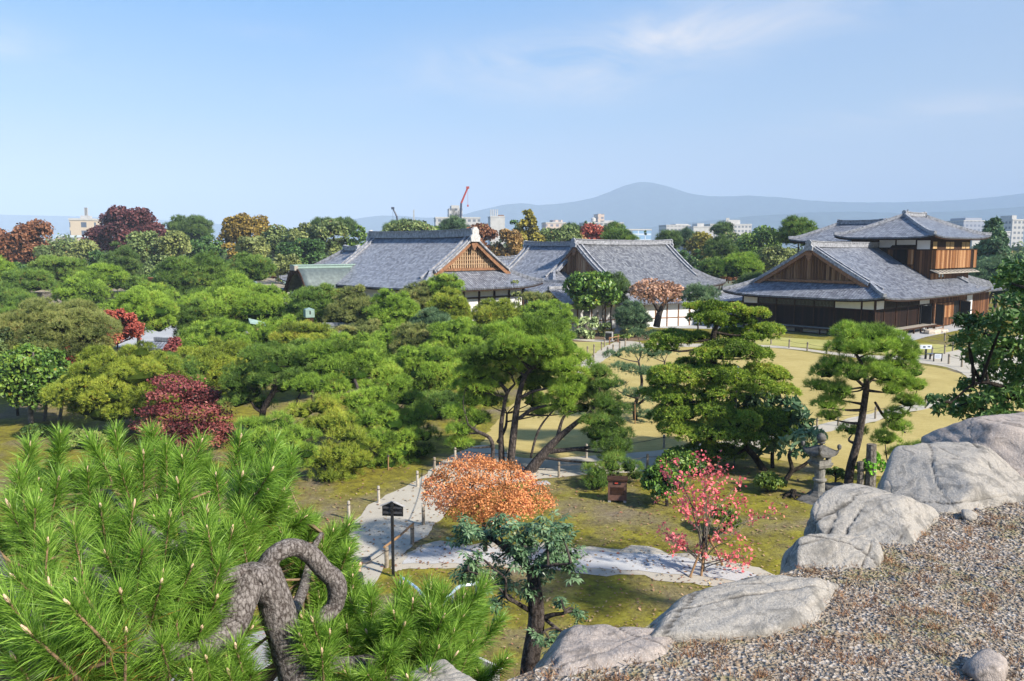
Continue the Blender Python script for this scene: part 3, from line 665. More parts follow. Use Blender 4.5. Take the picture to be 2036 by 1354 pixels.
    for x in np.linspace(1.6, 12.3, 7):
        q = MB(); q.bx(x - .07, x + .07, -1.1, -.95, 0, .598); q.build('veranda_post', M['timber'], v)
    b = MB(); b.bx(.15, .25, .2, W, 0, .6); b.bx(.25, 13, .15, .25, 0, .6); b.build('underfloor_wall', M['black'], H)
    for a0, a1 in ((5.0, 7.6), (8.6, 11.2), (11.8, 14.6)):
        q = MB(); q.bx(.1, .148, a0, a1, .04, .5); q.build('underfloor_plaster', M['plaster'], H)
    for a0, a1 in ((3.2, 5.4), (6.2, 8.2), (9.6, 12.6)):
        q = MB(); q.bx(a0, a1, .1, .148, .04, .5); q.build('underfloor_plaster', M['plaster'], H)
    for x0, x1 in ((7.6, 10.4), (10.2, 12.2)):
        q = MB(); q.lathe([(1.5, 0), (1.55, .2), (1.35, .38), (.9, .42)], 9, (0, 0, 0), x0); V = q.V[0]; V[:, 0] = V[:, 0] * (x1 - x0) / 3 + (x0 + x1) / 2; V[:, 1] = V[:, 1] * .45 - 2.1
        V[:, 2] *= (1.0 if x0 < 8 else .7); q.build('step_stone', M['step'], H)
    # ---- upper storey
    U0, U1, V0, V1, Z0, Z1 = 16.4, 28.0, 1.3, 10.6, 4.9, 10.0
    b = MB(); b.bx(U0, U1, V0, V1, 4.2, Z1 + .5); up = b.build('upper_storey', M['timber'], H)
    def onx(nm, y0, y1, z0, z1, m, out=.05): q = MB(); q.bx(U0 - out, U0 + .01, y0, y1, z0, z1); return q.build(nm, m, up)
    def ony(nm, x0, x1, z0, z1, m, out=.05): q = MB(); q.bx(x0, x1, V0 - out, V0 + .01, z0, z1); return q.build(nm, m, up)
    # gable-ward face
    onx('plaster_panel', 1.5, 2.9, 8.75, 9.75, M['plaster']); onx('plaster_panel', 3.1, 5.2, 9.25, 9.8, M['plaster']); onx('plaster_panel', 5.4, 7.2, 8.95, 9.8, M['plaster'])
    onx('boards', 1.4, 2.2, 5.0, 8.6, M['brown_wood'], .06); onx('boards', 2.25, 3.0, 4.9, 8.6, M['brown_wood'], .04)
    onx('boards', 3.2, 5.6, 5.6, 6.9, M['orange_wood'], .06); onx('boards', 5.5, 6.2, 6.9, 8.7, M['brown_wood'], .05); onx('boards', 6.3, 9.4, 7.0, 8.9, M['dark_wood'], .05)
    s1 = onx('shutter', 3.85, 5.4, 7.0, 8.7, M['dark_wood'], .35); onx('shutter', 3.2, 3.8, 7.0, 8.7, M['orange_wood'], .32)
    q = MB(); q.add([(U0 - .02, 2.9, 9.15), (U0 - .02, 5.7, 9.15), (U0 - .75, 5.7, 8.8), (U0 - .75, 2.9, 8.8), (U0 - .02, 2.9, 9.22), (U0 - .02, 5.7, 9.22), (U0 - .75, 5.7, 8.87), (U0 - .75, 2.9, 8.87)], [(0, 1, 2, 3), (7, 6, 5, 4), (0, 4, 5, 1), (3, 2, 6, 7), (1, 5, 6, 2), (0, 3, 7, 4)]); q.build('window_awning', M['timber'], up)
    # sunny face
    ony('window_band', U0 + .1, U1 - .1, 8.75, 9.7, M['timber'], .03)
    for x0, x1 in ((16.6, 17.7), (20.3, 21.4), (21.6, 22.7), (25.2, 26.3), (26.5, 27.6)): ony('pale_shutter', x0, x1, 8.8, 9.6, M['shutter'], .06)
    ony('boards', U0 + .02, 26.9, 6.55, 8.65, M['orange_wood'], .5); ony('boards', 26.9, 28.0, 6.5, 8.6, M['dark_wood'], .45)
    q = MB(); q.bx(28.0, 28.9, V0 - .5, V0 + .6, 6.5, 8.7); q.build('shutter_box', M['orange_wood'], up)
    q = MB(); q.bx(U0, 28.9, V0 - .56, V0 - .04, 8.66, 8.76); q.build('rail', M['timber'], up)
    ony('boards', U0 + .02, 20.6, 4.9, 6.0, M['orange_wood'], .08); ony('boards', 20.6, 27.8, 4.9, 6.0, M['brown_wood'], .08)
    for x in (18.6, 19.5): ony('vent_pane', x, x + .4, 5.55, 5.95, M['pane'], .11)
    q = MB()
    for i in range(11):
        x = U0 + i * 1.12; q.bar((x, V0 - .06, 6.46), (x, V0 - 1.0, 6.10), .10, .08)
    Pt = np.array([[(x, V0 - .05, 6.42) for x in (U0 - .3, 28.6)], [(x, V0 - 1.05, 6.04) for x in (U0 - .3, 28.6)]]); q.grid(Pt, .06); q.build('board_awning', M['timber_grey'], up)
    r2 = Irimoya(14.0, 31.2, .1, 11.7, 10.12, 12.75, 9, 9, sag=.12, lift=.35); sl = Slope(); r2.slopes(sl); uo = sl.build('upper_roof', M['tile'], H); r2.ridges(uo, M['ridge'], M['ridge'], .38, .42, verge=False); r2.soffit(uo)
    r3 = Irimoya(5.0, 20.0, 18.2, 27.4, 9.75, 12.0, 9, 9, sag=.12, lift=.35, swap=True); sl = Slope(); r3.slopes(sl); uo = sl.build('rear_roof', M['tile'], H); r3.ridges(uo, M['ridge'], M['ridge'], .38, .42, verge=False); r3.soffit(uo)
    b = MB(); b.bx(19.5, 28, 10.6, 18, 4.2, 10.1); b.build('rear_storey', M['timber'], H)
    # lean-to wing at the far end
    r4 = Irimoya(24.5, 35.2, -1.0, 11, 3.75, 6.2, 9, 9, sag=.12, lift=.3); sl = Slope(); r4.slopes(sl); wo = sl.build('wing_roof', M['tile_old'], H); r4.ridges(wo, M['ridge'], M['ridge'], .3, .3, verge=False)
    b = MB(); b.bx(26.1, 33.6, .6, 9.5, .1, 3.9); b.build('wing_wall', M['brown_wood'], H)
    return H
M['step'] = plain('pale_stone', (.46, .39, .31), .85, var=.3, scale=3, bumpd=.05)
M['shutter'] = plain('pale_shutter_wood', (.42, .27, .12), .7, var=.25)
M['pane'] = plain('pale_pane', (.55, .62, .66), .3, var=.1)
tower_house()

# ---------------------------------------------------------------- main hall with its copper porch
def main_hall():
    O = (-4.24, 86, 0); H = empty('palace_hall', O, 'large palace hall with long tiled ridge, wooden gable and green copper porch', 'palace', None, AX)
    r = Irimoya(-3.0, 21.5, -8.4, 7.7, 4.75, 10.1, 3.0, 2.4, over=.75, sag=.22, lift=.5, swap=True)
    sl = Slope(); r.slopes(sl, 18, 60); ro = sl.build('main_roof', M['tile'], H)
    r.gable_parts(0, ro, M['gable_wood'], M['slat'], M['timber_warm'], lattice=True, drop=.42); r.gable_parts(1, ro, M['gable_wood'], None, M['timber_warm'])
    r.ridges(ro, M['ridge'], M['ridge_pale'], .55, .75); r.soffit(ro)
    rv = MB()
    for sd in (-1, 1):       # round tile ends along the verge
        for t in np.linspace(.4, .97, 30):
            rv.lathe([(.12, 0), (.12, .10)], 6, (0, 0, 0)); V = rv.V[-1]; V[:] = np.stack([V[:, 0] + r.yc + sd * r.half * (1 - t), -V[:, 2] - 3.0 + 3.0 - .78, V[:, 1] + r.h(t) + .02], -1)
    rv.build('verge_tiles', M['ridge'], ro)
    r2 = Irimoya(17, 33, -6.6, 6.2, 4.5, 8.6, 9, 9, sag=.22, lift=.4, swap=True); sl = Slope(); r2.slopes(sl, 14, 40); ro2 = sl.build('rear_roof', M['tile'], H); r2.ridges(ro2, M['ridge'], M['ridge'], .5, .5, verge=False)
    b = MB(); b.bx(-6.6, 6.2, -1.3, 30, .1, 5.4); b.build('wall', M['plaster'], H)
    b = MB(); post_row(b, [(x, -1.32) for x in np.linspace(-6.5, 6.1, 7)], .1, 5.2, .22)
    b.bx(-6.7, 6.3, -1.42, -1.3, 3.55, 3.72); b.bx(-6.7, 6.3, -1.42, -1.3, 4.75, 4.95); b.bx(-6.8, 6.4, -2.2, -1.3, 2.0, 2.2); b.build('posts_and_beams', M['timber'], H)
    # copper porch with a bell-shaped gable: ridge runs out of the long slope
    def prof(t):   # t in -1..1 across, returns height 0..1
        a = abs(t); return .5 + .5 * math.cos(math.pi * min(1, (a * 1.12) ** 1.4)) if a < .893 else 0.0 + .05 * ((a - .893) / .107) ** 1
    vs = np.linspace(-1, 1, 33); xs = np.linspace(-12.2, -1.5, 12); Pt = np.zeros((33, 12, 3))
    for i, t in enumerate(vs):
        for j, x in enumerate(xs): Pt[i, j] = (x, 17 + 3.7 * t, 3.75 + 2.75 * prof(t) + .25 * (abs(t) ** 8) + .12 * (1 - j / 11))
    b = MB(); b.grid(Pt, .22); po = b.build('porch_roof', M['copper'], H, smooth=True)
    b = MB(); b.bar((-12.4, 17, 6.75), (-1.2, 17, 6.72), .75, .30); b.bar((-12.6, 17, 6.95), (-1.2, 17, 6.92), .95, .12); b.build('porch_ridge', M['copper_light'], po)
    b = MB(); b.bx(-12.55, -12.1, 16.4, 17.6, 6.35, 6.9); b.build('porch_ridge_end', M['timber_grey'], po)
    b = MB(); n = 33; V = []
    for dx, dz in ((-.12, -.03), (-.12, -.62), (.25, -.62), (.25, -.03)):
        for i, t in enumerate(vs): V.append((-12.2 + dx, 17 + 3.7 * t, Pt[i, 0, 2] + dz * (1 if abs(t) < .9 else .7)))
    Fs = []
    for c in range(4):
        for i in range(n - 1): a, d = c * n + i, ((c + 1) % 4) * n + i; Fs.append((a, a + 1, d + 1, d))
    b.add(V, Fs + [(0, n, 2 * n, 3 * n), (n - 1, 4 * n - 1, 3 * n - 1, 2 * n - 1)]); b.build('porch_bargeboard', M['timber'], po)
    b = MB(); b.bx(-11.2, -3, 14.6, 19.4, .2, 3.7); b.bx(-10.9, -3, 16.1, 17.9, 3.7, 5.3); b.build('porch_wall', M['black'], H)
    return H
M['slat'] = plain('pale_slats', (.40, .27, .16), .7, var=.35, scale=5)
main_hall()

# ---------------------------------------------------------------- middle hall
M['gable_brightened'] = board_mat('brightened_gable_boards', [(.14, .065, .03), (.34, .18, .09), (.55, .38, .24)], .34)  # brighter copy of the gable boards: light put into this gable's colour
def middle_hall():
    O = (8.3, 100, 0); H = empty('middle_hall', O, 'palace hall with broad grey tiled roof and steep dark timber gable', 'palace', None, AX)
    r = Irimoya(-3.3, 20.8, -7.6, 7.0, 3.9, 9.35, 2.6, 3.2, over=.38, sag=.24, lift=.45)
    sl = Slope(); r.slopes(sl, 18, 60); ro = sl.build('main_roof', M['tile_old'], H)
    r.gable_parts(0, ro, M['gable_brightened'], M['gable_brightened'], M['timber_warm'], drop=.28); r.gable_parts(1, ro, M['gable_wood'], None, M['timber']); r.ridges(ro, M['ridge'], M['ridge'], .5, .55); r.soffit(ro)
    r2 = Irimoya(-1, 13.0, -5.2, 8.2, 4.4, 9.2, 2.5, 2.2, over=.5, sag=.24, lift=.4, swap=True); sl = Slope(); r2.slopes(sl); ro2 = sl.build('cross_roof', M['tile'], H); r2.ridges(ro2, M['ridge'], M['ridge_pale'], .5, .5)
    b = MB(); b.bx(-1.6, 19.2, -5.9, 5, .1, 4.4); b.build('wall', M['timber'], H)
    b = MB(); b.bx(2.5, 18.5, -6.0, -5.88, 1.2, 2.6); b.build('boards', M['brown_wood'], H)
    b = MB(); b.bx(-1.72, -1.58, -5.8, 4.5, 2.0, 3.6); b.build('plaster_panel', M['plaster'], H)
    return H
middle_hall()
def rear_hall():
    a = P(1010, 530, 116); H = empty('rear_hall', (a[0] - 3, a[1], 0), 'low grey tiled roof seen between the two big halls', 'palace', None, 0.12)
    r = Irimoya(-6, 9, -5, 5, 4.6, 7.35, 9, 9, sag=.15, lift=.3); sl = Slope(); r.slopes(sl); ro = sl.build('roof', M['tile'], H); r.ridges(ro, M['ridge'], M['ridge'], .4, .3, verge=False)
    b = MB(); b.bx(-4.5, 7.5, -3.6, 3.6, 0, 5); b.build('wall', M['plaster'], H)
rear_hall()
# white-walled corridors between the halls
def corridor(name, pa, pb, zr, ze, width, zw, label, posts=9, back=0, name2='corridor', rail=True):
    a = np.array(pa); b_ = np.array(pb); d = b_ - a; L = float(np.hypot(d[0], d[1])); rz = math.atan2(d[1], d[0])
    H = empty(name, (a[0], a[1], 0), label, 'corridor', None, rz)
    q = MB(); q.bx(0, L, 0, width, .02, zw); q.build('wall', M['plaster'], H)
    q = MB()
    for x in np.linspace(.05, L - .05, posts): q.bx(x - .07, x + .07, -.06, 0, .02, zw)
    if rail: q.bx(0, L, -.05, 0, .95, 1.05)
    q.bx(0, L, -.07, 0, zw - .16, zw); q.build('posts_and_beams', M['timber_warm'], H)
    simple_gable_roof(H, 'roof', -.5, L + .5, -.9, width + .9, ze, zr, M['tile'], M['ridge']); return H
corridor('wall_corridor', G(1232, 653), G(1478, 642), 3.6, 2.75, 2.2, 2.7, 'long white plaster corridor with slim posts behind the brown maple', 12)
corridor('white_corridor', G(1118, 662), G(1230, 652), 4.6, 3.1, 3.4, 3.1, 'white plaster corridor beside the clipped round tree', 5)
a = P(1046, 590, 90); b_ = P(1128, 590, 88)
corridor('link_corridor', a, b_, 5.0, 3.6, 5.5, 3.6, 'tiled link corridor under the corner of the large hall', 6, rail=False)
def back_wall(name, pa, pb, h, label, posts=6, thick=.3, cap=True, m='plaster'):
    a = np.array(pa); b_ = np.array(pb); d = b_ - a; L = float(np.hypot(d[0], d[1])); H = empty(name, (a[0], a[1], 0), label, 'wall', None, math.atan2(d[1], d[0]))
    q = MB(); q.bx(0, L, 0, thick, 0, h); q.build('wall', M[m], H)
    q = MB()
    for x in np.linspace(.1, L - .1, posts): q.bx(x - .09, x + .09, -.08, 0, 0, h)
    q.build('posts', M['black'], H)
    if cap: simple_gable_roof(H, 'tile_coping', -.2, L + .2, -.55, thick + .55, h, h + .55, M['tile'], M['ridge'])
    return H
back_wall('garden_wall', G(648, 712), G(772, 712), 2.1, 'white plaster garden wall with tiled coping behind the pines', 6)
back_wall('courtyard_wall', G(312, 724), G(374, 728), 1.3, 'low tiled courtyard wall beside the pale gravel', 6)
back_wall('garden_wall', G(430, 722), G(560, 716), 1.6, 'white wall with grey tile coping beside the orange timber gate', 4)
# kabuki gate: copper capped posts
def gate():
    c = G(617, 712); H = empty('timber_gate', c, 'dark timber gate with pale green copper post caps', 'gate', None, .5)
    for x, y in ((0, 0), (3.2, 1.0)):
        q = MB(); q.bx(x - .28, x + .28, y - .28, y + .28, 0, 3.35); p = q.build('gate_post', M['timber'], H)
        q = MB(); q.bx(x - .36, x + .36, y - .36, y + .36, 3.35, 4.0); q.add([(x - .36, y - .36, 4.0), (x + .36, y - .36, 4.0), (x + .36, y + .36, 4.0), (x - .36, y + .36, 4.0), (x, y, 4.14)], [(0, 1, 4), (1, 2, 4), (2, 3, 4), (3, 0, 4)])
        cap = q.build('post_cap', M['copper_light'], p); q = MB(); q.bx(x - .05, x + .05, y - .375, y - .361, 3.6, 3.9); q.build('cap_slot', M['black'], cap)
    q = MB(); q.bar((0, 0, 2.7), (3.2, 1.0, 2.7), .25, .35); q.build('crossbeam', M['timber'], H)
    q = MB(); q.bar((1.0, .3, 1.2), (2.5, .78, 1.2), .08, 2.3); q.build('gate_leaf', M['black'], H)
gate()
def side_gate():
    c = G(516, 712); H = empty('small_gate', c, 'small gate of orange timber under a pale green copper roof', 'gate', None, .5)
    q = MB(); q.bx(-.45, .35, -.2, .2, 0, 2.62); q.build('gate_panel', M['shutter'], H)
    q = MB(); q.add([(-.7, -.4, 2.9), (.5, -.4, 2.65), (.5, .4, 2.65), (-.7, .4, 2.9), (-.75, 0, 3.3), (.5, 0, 2.95)], [(0, 1, 5, 4), (2, 3, 4, 5), (0, 4, 3), (1, 2, 5), (0, 3, 2, 1)]); q.build('gate_roof', M['copper_light'], H)
side_gate()
# stone ramp (bridge end) with railing beyond the porch
def bridge_ramp():
    a = P(588, 612, 116); H = empty('bridge_ramp', (a[0], a[1], 0), 'sloping bridge deck with grey railings rising beyond the copper porch', 'bridge', None, 0)
    p0 = P(582, 606, 112); p1 = P(546, 562, 138); off = np.array([a[0], a[1], 0]); p0 = p0 - off; p1 = p1 - off
    w = np.array([-4.4, 0, 0]); q = MB(); q.add([p0, p0 + w * 1.0, p1 + w, p1, p0 - [0, 0, 6], p0 + w - [0, 0, 6], p1 + w - [0, 0, 6], p1 - [0, 0, 6]], [(0, 3, 2, 1), (0, 1, 5, 4), (0, 4, 7, 3), (1, 2, 6, 5), (3, 7, 6, 2)])
    q.build('deck', M['deckstone'], H)
    for nm, s in (('railing', np.array([.05, 0, 0])), ('railing', w)):
        q = MB(); n = 18
        for i in range(n + 1):
            p = p0 + (p1 - p0) * i / n + s; q.bar(p, p + [0, 0, 1.9], .10)
        q.bar(p0 + s + [0, 0, .9], p1 + s + [0, 0, .9], .08); rl = q.build(nm, M['stone_grey'], H)
        q = MB(); q.bar(p0 + s + [0, 0, 1.95], p1 + s + [0, 0, 1.95], .3, .16); q.build('rail_cap', M['copper_light'], rl)
M['deckstone'] = plain('worn_deck', (.34, .29, .27), .9, var=.25, scale=1.5)
bridge_ramp()
# ---------------------------------------------------------------- the city beyond
def window_mat(name, c, glass, pu, pv, fu=.55, fv=.5):
    m, nt, b = new_mat(name); v = coord(nt); sep = nt.nodes.new('ShaderNodeSeparateXYZ'); nt.links.new(v, sep.inputs[0])
    U = math_(nt, 'FRACT', math_(nt, 'DIVIDE', math_(nt, 'ADD', sep.outputs[0], sep.outputs[1]), pu)); V_ = math_(nt, 'FRACT', math_(nt, 'DIVIDE', sep.outputs[2], pv))
    k = math_(nt, 'MULTIPLY', math_(nt, 'LESS_THAN', U, fu), math_(nt, 'LESS_THAN', V_, fv))
    n = noise(nt, .3, 4, .6, v); base = mixc(nt, n.outputs['Fac'], tuple(x * .85 for x in c), c)
    nt.links.new(mixc(nt, k, base, glass), b.inputs['Base Color']); b.inputs['Roughness'].default_value = .6; return m
def building(px0, px1, ytop, Y, m, label, extra=(), depth=14, rz=.15, mroof=None):
    a = P(px0, ytop, Y); b_ = P(px1, ytop, Y); w = b_[0] - a[0]; h = a[2]
    H = empty('city_building', ((a[0] + b_[0]) / 2, Y, 0), label, 'building', 'city buildings beyond the trees', rz)
    q = MB(); q.bx(-w / 2, w / 2, 0, depth, 0, h); q.build('facade', m, H)
    q = MB(); q.bx(-w / 2 - .2, w / 2 + .2, -.2, depth + .2, h, h + .8); q.build('parapet', mroof or M['b_white'], H)
    for nm, e0, e1, et, mm in extra:
        x0 = P(e0, et, Y)[0] - (a[0] + b_[0]) / 2; x1 = P(e1, et, Y)[0] - (a[0] + b_[0]) / 2; zt = P(e0, et, Y)[2]
        q = MB(); q.bx(x0, x1, 2, max(4.0, depth - 3), h + .8, zt)
        if nm == 'antenna': q = MB(); [q.bar((x, 3, h), (x, 3, zt), .8) for x in np.linspace(x0, x1, 4)]
        if nm == 'water_tank': q = MB(); r_ = (x1 - x0) / 2; q.lathe([(r_ * .3, h + .8), (r_ * .3, zt - 2 * r_), (r_, zt - 1.6 * r_), (r_, zt - .4 * r_), (r_ * .3, zt)], 12, ((x0 + x1) / 2, 4, 0))
        q.build(nm, mm, H)
    return H
M['b_white'] = plain('pale_concrete', (.47, .455, .43), .8, var=.12, scale=.3)
M['b_grey'] = plain('grey_concrete', (.42, .42, .42), .8, var=.15, scale=.3)
M['b_brown'] = plain('brown_cladding', (.22, .13, .09), .8, var=.2, scale=.3)
W1 = window_mat('beige_flats', (.58, .48, .36), (.10, .13, .18), 6.2, 3.4, .34, .62)
W2 = window_mat('white_offices', (.48, .465, .445), (.14, .155, .18), 3.2, 3.6, .6, .45)
W3 = window_mat('blue_glass_offices', (.55, .62, .70), (.22, .36, .52), 4.2, 3.4, .85, .7)
W4 = window_mat('grey_hotel', (.32, .34, .40), (.16, .18, .24), 3.4, 3.5, .6, .5)
W5 = window_mat('pink_flats', (.60, .47, .38), (.2, .2, .24), 4.0, 3.3, .5, .5)
building(139, 182, 438, 330, W1, 'beige apartment tower with dark window bands beyond the dark red maple', [('roof_box', 156, 170, 428, M['b_grey']), ('antenna', 164, 166, 412, M['b_grey'])], 10)
building(114, 159, 472, 300, W1, 'low beige building with a pale curved roof beneath the apartment tower', [], 9, mroof=M['pane'])
building(866, 955, 434, 520, W2, 'wide white office building behind the red crane', [('tower', 893, 920, 414, W2), ('roof_box', 898, 914, 408, M['b_white'])], 18)
building(975, 1004, 432, 560, M['b_white'], 'white block carrying a row of antennas', [('antenna', 977, 990, 416, M['b_grey']), ('roof_box', 1004 - 12, 1003, 427, M['b_brown'])], 14)
building(1085, 1126, 444, 560, W5, 'pinkish stepped apartment block beyond the yellow ginkgo', [('roof_box', 1100, 1120, 437, W5)], 16)
building(1162, 1241, 444, 600, W2, 'long pale office block with a water tank and a beige roof tower', [('water_tank', 1177, 1187, 432, M['b_white']), ('roof_tower', 1190, 1203, 425, M['b_brown'] if 0 else W5), ('roof_box', 1195, 1222, 438, M['b_grey'])], 18)
building(1245, 1296, 458, 480, W3, 'light blue glass office building above the middle hall ridge', [], 16)
building(1324, 1374, 449, 640, W2, 'white slab building with narrow windows above the hall roof', [('roof_box', 1345, 1372, 445, M['b_white']), ('roof_shed', 1362, 1378, 447, M['b_brown'])], 18)
building(1378, 1420, 452, 620, M['b_white'], 'white stepped building in front of the long hospital', [('roof_box', 1388, 1402, 444, M['b_white'])], 16)
building(1410, 1497, 447, 680, W2, 'long white hospital building with a tall roof block', [('roof_block', 1450, 1475, 437, M['b_white']), ('antenna', 1447, 1452, 433, M['b_white'])], 22)
building(1914, 1960, 440, 620, W4, 'grey blue hotel block beyond the two storey house', [('roof_box', 1922, 1958, 433, W4)], 22)
building(2012, 2038, 438, 560, W2, 'white office tower at the edge of the city', [('roof_box', 2016, 2026, 428, M['b_white'])], 16)
building(1962, 2012, 462, 520, W2, 'low pale block beside the white office tower', [], 18)
building(1930, 1990, 478, 420, M['b_white'], 'low white roofed building in front of the hotel', [], 14, mroof=M['ridge'])
building(84, 112, 478, 420, M['b_white'], 'small white house seen between rust tree and beige flats', [], 12)
# cranes
M['crane_red'] = plain('crane_red', (.42, .05, .03), .5, var=.15); M['crane_dark'] = plain('crane_dark', (.05, .06, .09), .5, var=.2)
def crane(px0, y0, px1, y1, px2, y2, Y, label, m2):
    b0 = P(px0, y0, Y); b1 = P(px1, y1, Y); b2 = P(px2, y2, Y); c = np.array([b0[0] - (b1[0] - b0[0]) * .6, Y, 0])
    H = empty('crane', c, label, 'crane', 'construction cranes on the skyline'); base = np.array([0, 0, 3.0])
    q = MB(); q.bx(-4, 4, -1.4, 1.4, 1.0, 2.6); q.bx(-3, 0, -1.3, 1.3, 2.6, 4.2); q.build('carrier', m2, H)
    def boom(nm, a, b, w, m):
        k = MB(); a = np.array(a); b = np.array(b); k.tube(np.array([a, a + (b - a) * .5, b]), [w, w * .9, w * .8], 6); return k.build(nm, m, H)
    boom('lower_boom', base, b1 - c, .75, M['crane_dark']); boom('upper_boom', b1 - c, b2 - c, .55, m2)
    q = MB(); e = b2 - c; q.bx(e[0] - .8, e[0] + .8, e[1] - .5, e[1] + .5, e[2] - .6, e[2] + .6); q.bar(e, e - [0, 0, 9], .12); q.bx(e[0] - .4, e[0] + .4, e[1] - .4, e[1] + .4, e[2] - 10, e[2] - 9); q.build('boom_head', m2, H)
crane(914, 440, 917, 404, 930, 373, 430, 'tall red crane with a dark lower boom', M['crane_red'])
crane(796, 450, 789, 430, 781, 414, 430, 'dark leaning crane boom with a red tip', M['crane_dark'])
q = empty('lattice_mast', P(823, 440, 470) * [1, 1, 0], 'thin pale mast on the skyline between the cranes', 'mast')
b = MB(); t = P(823, 418, 470)
for dx, dy in ((-.5, -.5), (.5, -.5), (0, .5)): b.bar((dx, dy, 0), (dx * .4, dy * .4, t[2]), .22)
for z in np.arange(2, t[2], 2.5): b.bar((-.5, -.5, z), (.5, -.5, z + 1.2), .14); b.bar((.5, -.5, z), (0, .5, z + 1.2), .14)
b.build('mast', M['b_white'], q)
# ================================================================== trees: tools
BARK = {'pine': bark('pine', (.035, .027, .023), (.17, .14, .125), .6), 'pale': bark('pale', (.11, .095, .08), (.32, .29, .25), .6), 'dark': bark('dark', (.018, .014, .011), (.085, .066, .052), .6),
        'fg': bark('weathered_pine', (.060, .048, .042), (.37, .335, .315), 3.4, .42)}
# name: dark, mid, light, accent
leaf('pine', (.022, .048, .010), (.062, .112, .017), (.125, .182, .030), (.20, .12, .03))
leaf('pine_fresh', (.028, .062, .010), (.104, .172, .018), (.200, .275, .034), (.24, .16, .03))
leaf('pine_yellow', (.042, .066, .010), (.128, .168, .018), (.235, .250, .032), (.30, .18, .03))
leaf('pine_olive', (.040, .058, .016), (.105, .125, .034), (.190, .195, .060), (.26, .16, .05))
leaf('pine_dark', (.014, .034, .010), (.046, .082, .019), (.095, .140, .030), (.10, .09, .03))
leaf('pine_blue', (.020, .048, .024), (.060, .105, .048), (.110, .160, .075), (.12, .10, .05))
leaf('fir', (.026, .055, .008), (.090, .146, .014), (.215, .265, .030), (.28, .17, .03), frac=.96)
leaf('broad_dark', (.012, .030, .009), (.032, .070, .016), (.070, .120, .025), (.16, .14, .02))
leaf('broad_gloss', (.018, .045, .010), (.050, .100, .016), (.120, .165, .025), (.27, .24, .03), rough=.35)
leaf('broad_green', (.025, .055, .012), (.070, .120, .022), (.130, .180, .036), (.2, .17, .03))
leaf('broad_olive', (.045, .060, .018), (.110, .130, .038), (.190, .200, .065), (.24, .2, .07))
leaf('broad_mid', (.030, .050, .018), (.075, .105, .032), (.135, .160, .052), (.2, .13, .04))
leaf('broad_lime', (.09, .11, .012), (.21, .23, .022), (.34, .34, .04), (.38, .32, .04))
leaf('blue_green', (.016, .040, .016), (.048, .092, .040), (.120, .170, .092), (.20, .24, .10), rough=.35)
leaf('rust', (.045, .020, .010), (.115, .048, .022), (.175, .082, .038), (.26, .20, .06))
leaf('wine', (.024, .009, .010), (.062, .021, .022), (.105, .038, .036), (.22, .09, .05))
leaf('gold', (.065, .045, .009), (.140, .096, .016), (.210, .150, .028), (.24, .22, .04))
leaf('ochre', (.075, .045, .015), (.165, .098, .032), (.240, .160, .055), (.30, .2, .06))
leaf('ginkgo', (.065, .060, .010), (.150, .130, .020), (.230, .195, .034), (.25, .26, .04))
leaf('red', (.09, .014, .012), (.21, .035, .030), (.29, .075, .050), (.50, .22, .06))
leaf('redmix', (.10, .016, .014), (.22, .050, .036), (.28, .10, .058), (.32, .26, .06))
leaf('crimson', (.045, .010, .011), (.110, .026, .026), (.175, .058, .048), (.3, .12, .06))
leaf('orange', (.14, .070, .020), (.32, .130, .045), (.40, .185, .075), (.46, .115, .085), frac=.74)
leaf('brownmaple', (.10, .055, .034), (.22, .125, .080), (.31, .190, .130), (.26, .20, .07))
leaf('hedge', (.020, .042, .008), (.060, .095, .014), (.130, .160, .028), (.2, .18, .03))
leaf('palegreen', (.09, .12, .05), (.20, .25, .11), (.34, .38, .20), (.4, .36, .14))
leaf('bright', (.03, .09, .006), (.085, .22, .014), (.16, .32, .025), (.2, .3, .03))

def unit(v): return v / (np.linalg.norm(v, axis=-1, keepdims=True) + 1e-9)
def rand_dirs(rs, n): return unit(rs.normal(size=(n, 3)))
class Soup:
    def __init__(s): s.V = []; s.T3 = []; s.Q = []; s.tint = []; s.n = 0
    def tris(s, V, t):
        k = len(V) // 3; s.V.append(V); s.T3.append(np.arange(k * 3).reshape(k, 3) + s.n); s.tint.append(t); s.n += len(V)
    def quads(s, V, t):
        k = len(V) // 4; s.V.append(V); s.Q.append(np.arange(k * 4).reshape(k, 4) + s.n); s.tint.append(t); s.n += len(V)
    def mesh(s, V, F_, t): 
        (s.Q if F_.shape[1] == 4 else s.T3).append(F_ + s.n); s.V.append(V); s.tint.append(t); s.n += len(V)
    def build(s, name, m, parent):
        fs = []
        if s.T3: fs.append(np.concatenate(s.T3))
        if s.Q: fs.append(np.concatenate(s.Q))
        return link_mesh(name, np_mesh(name, np.concatenate(s.V), fs, np.concatenate(s.tint)), m, parent)
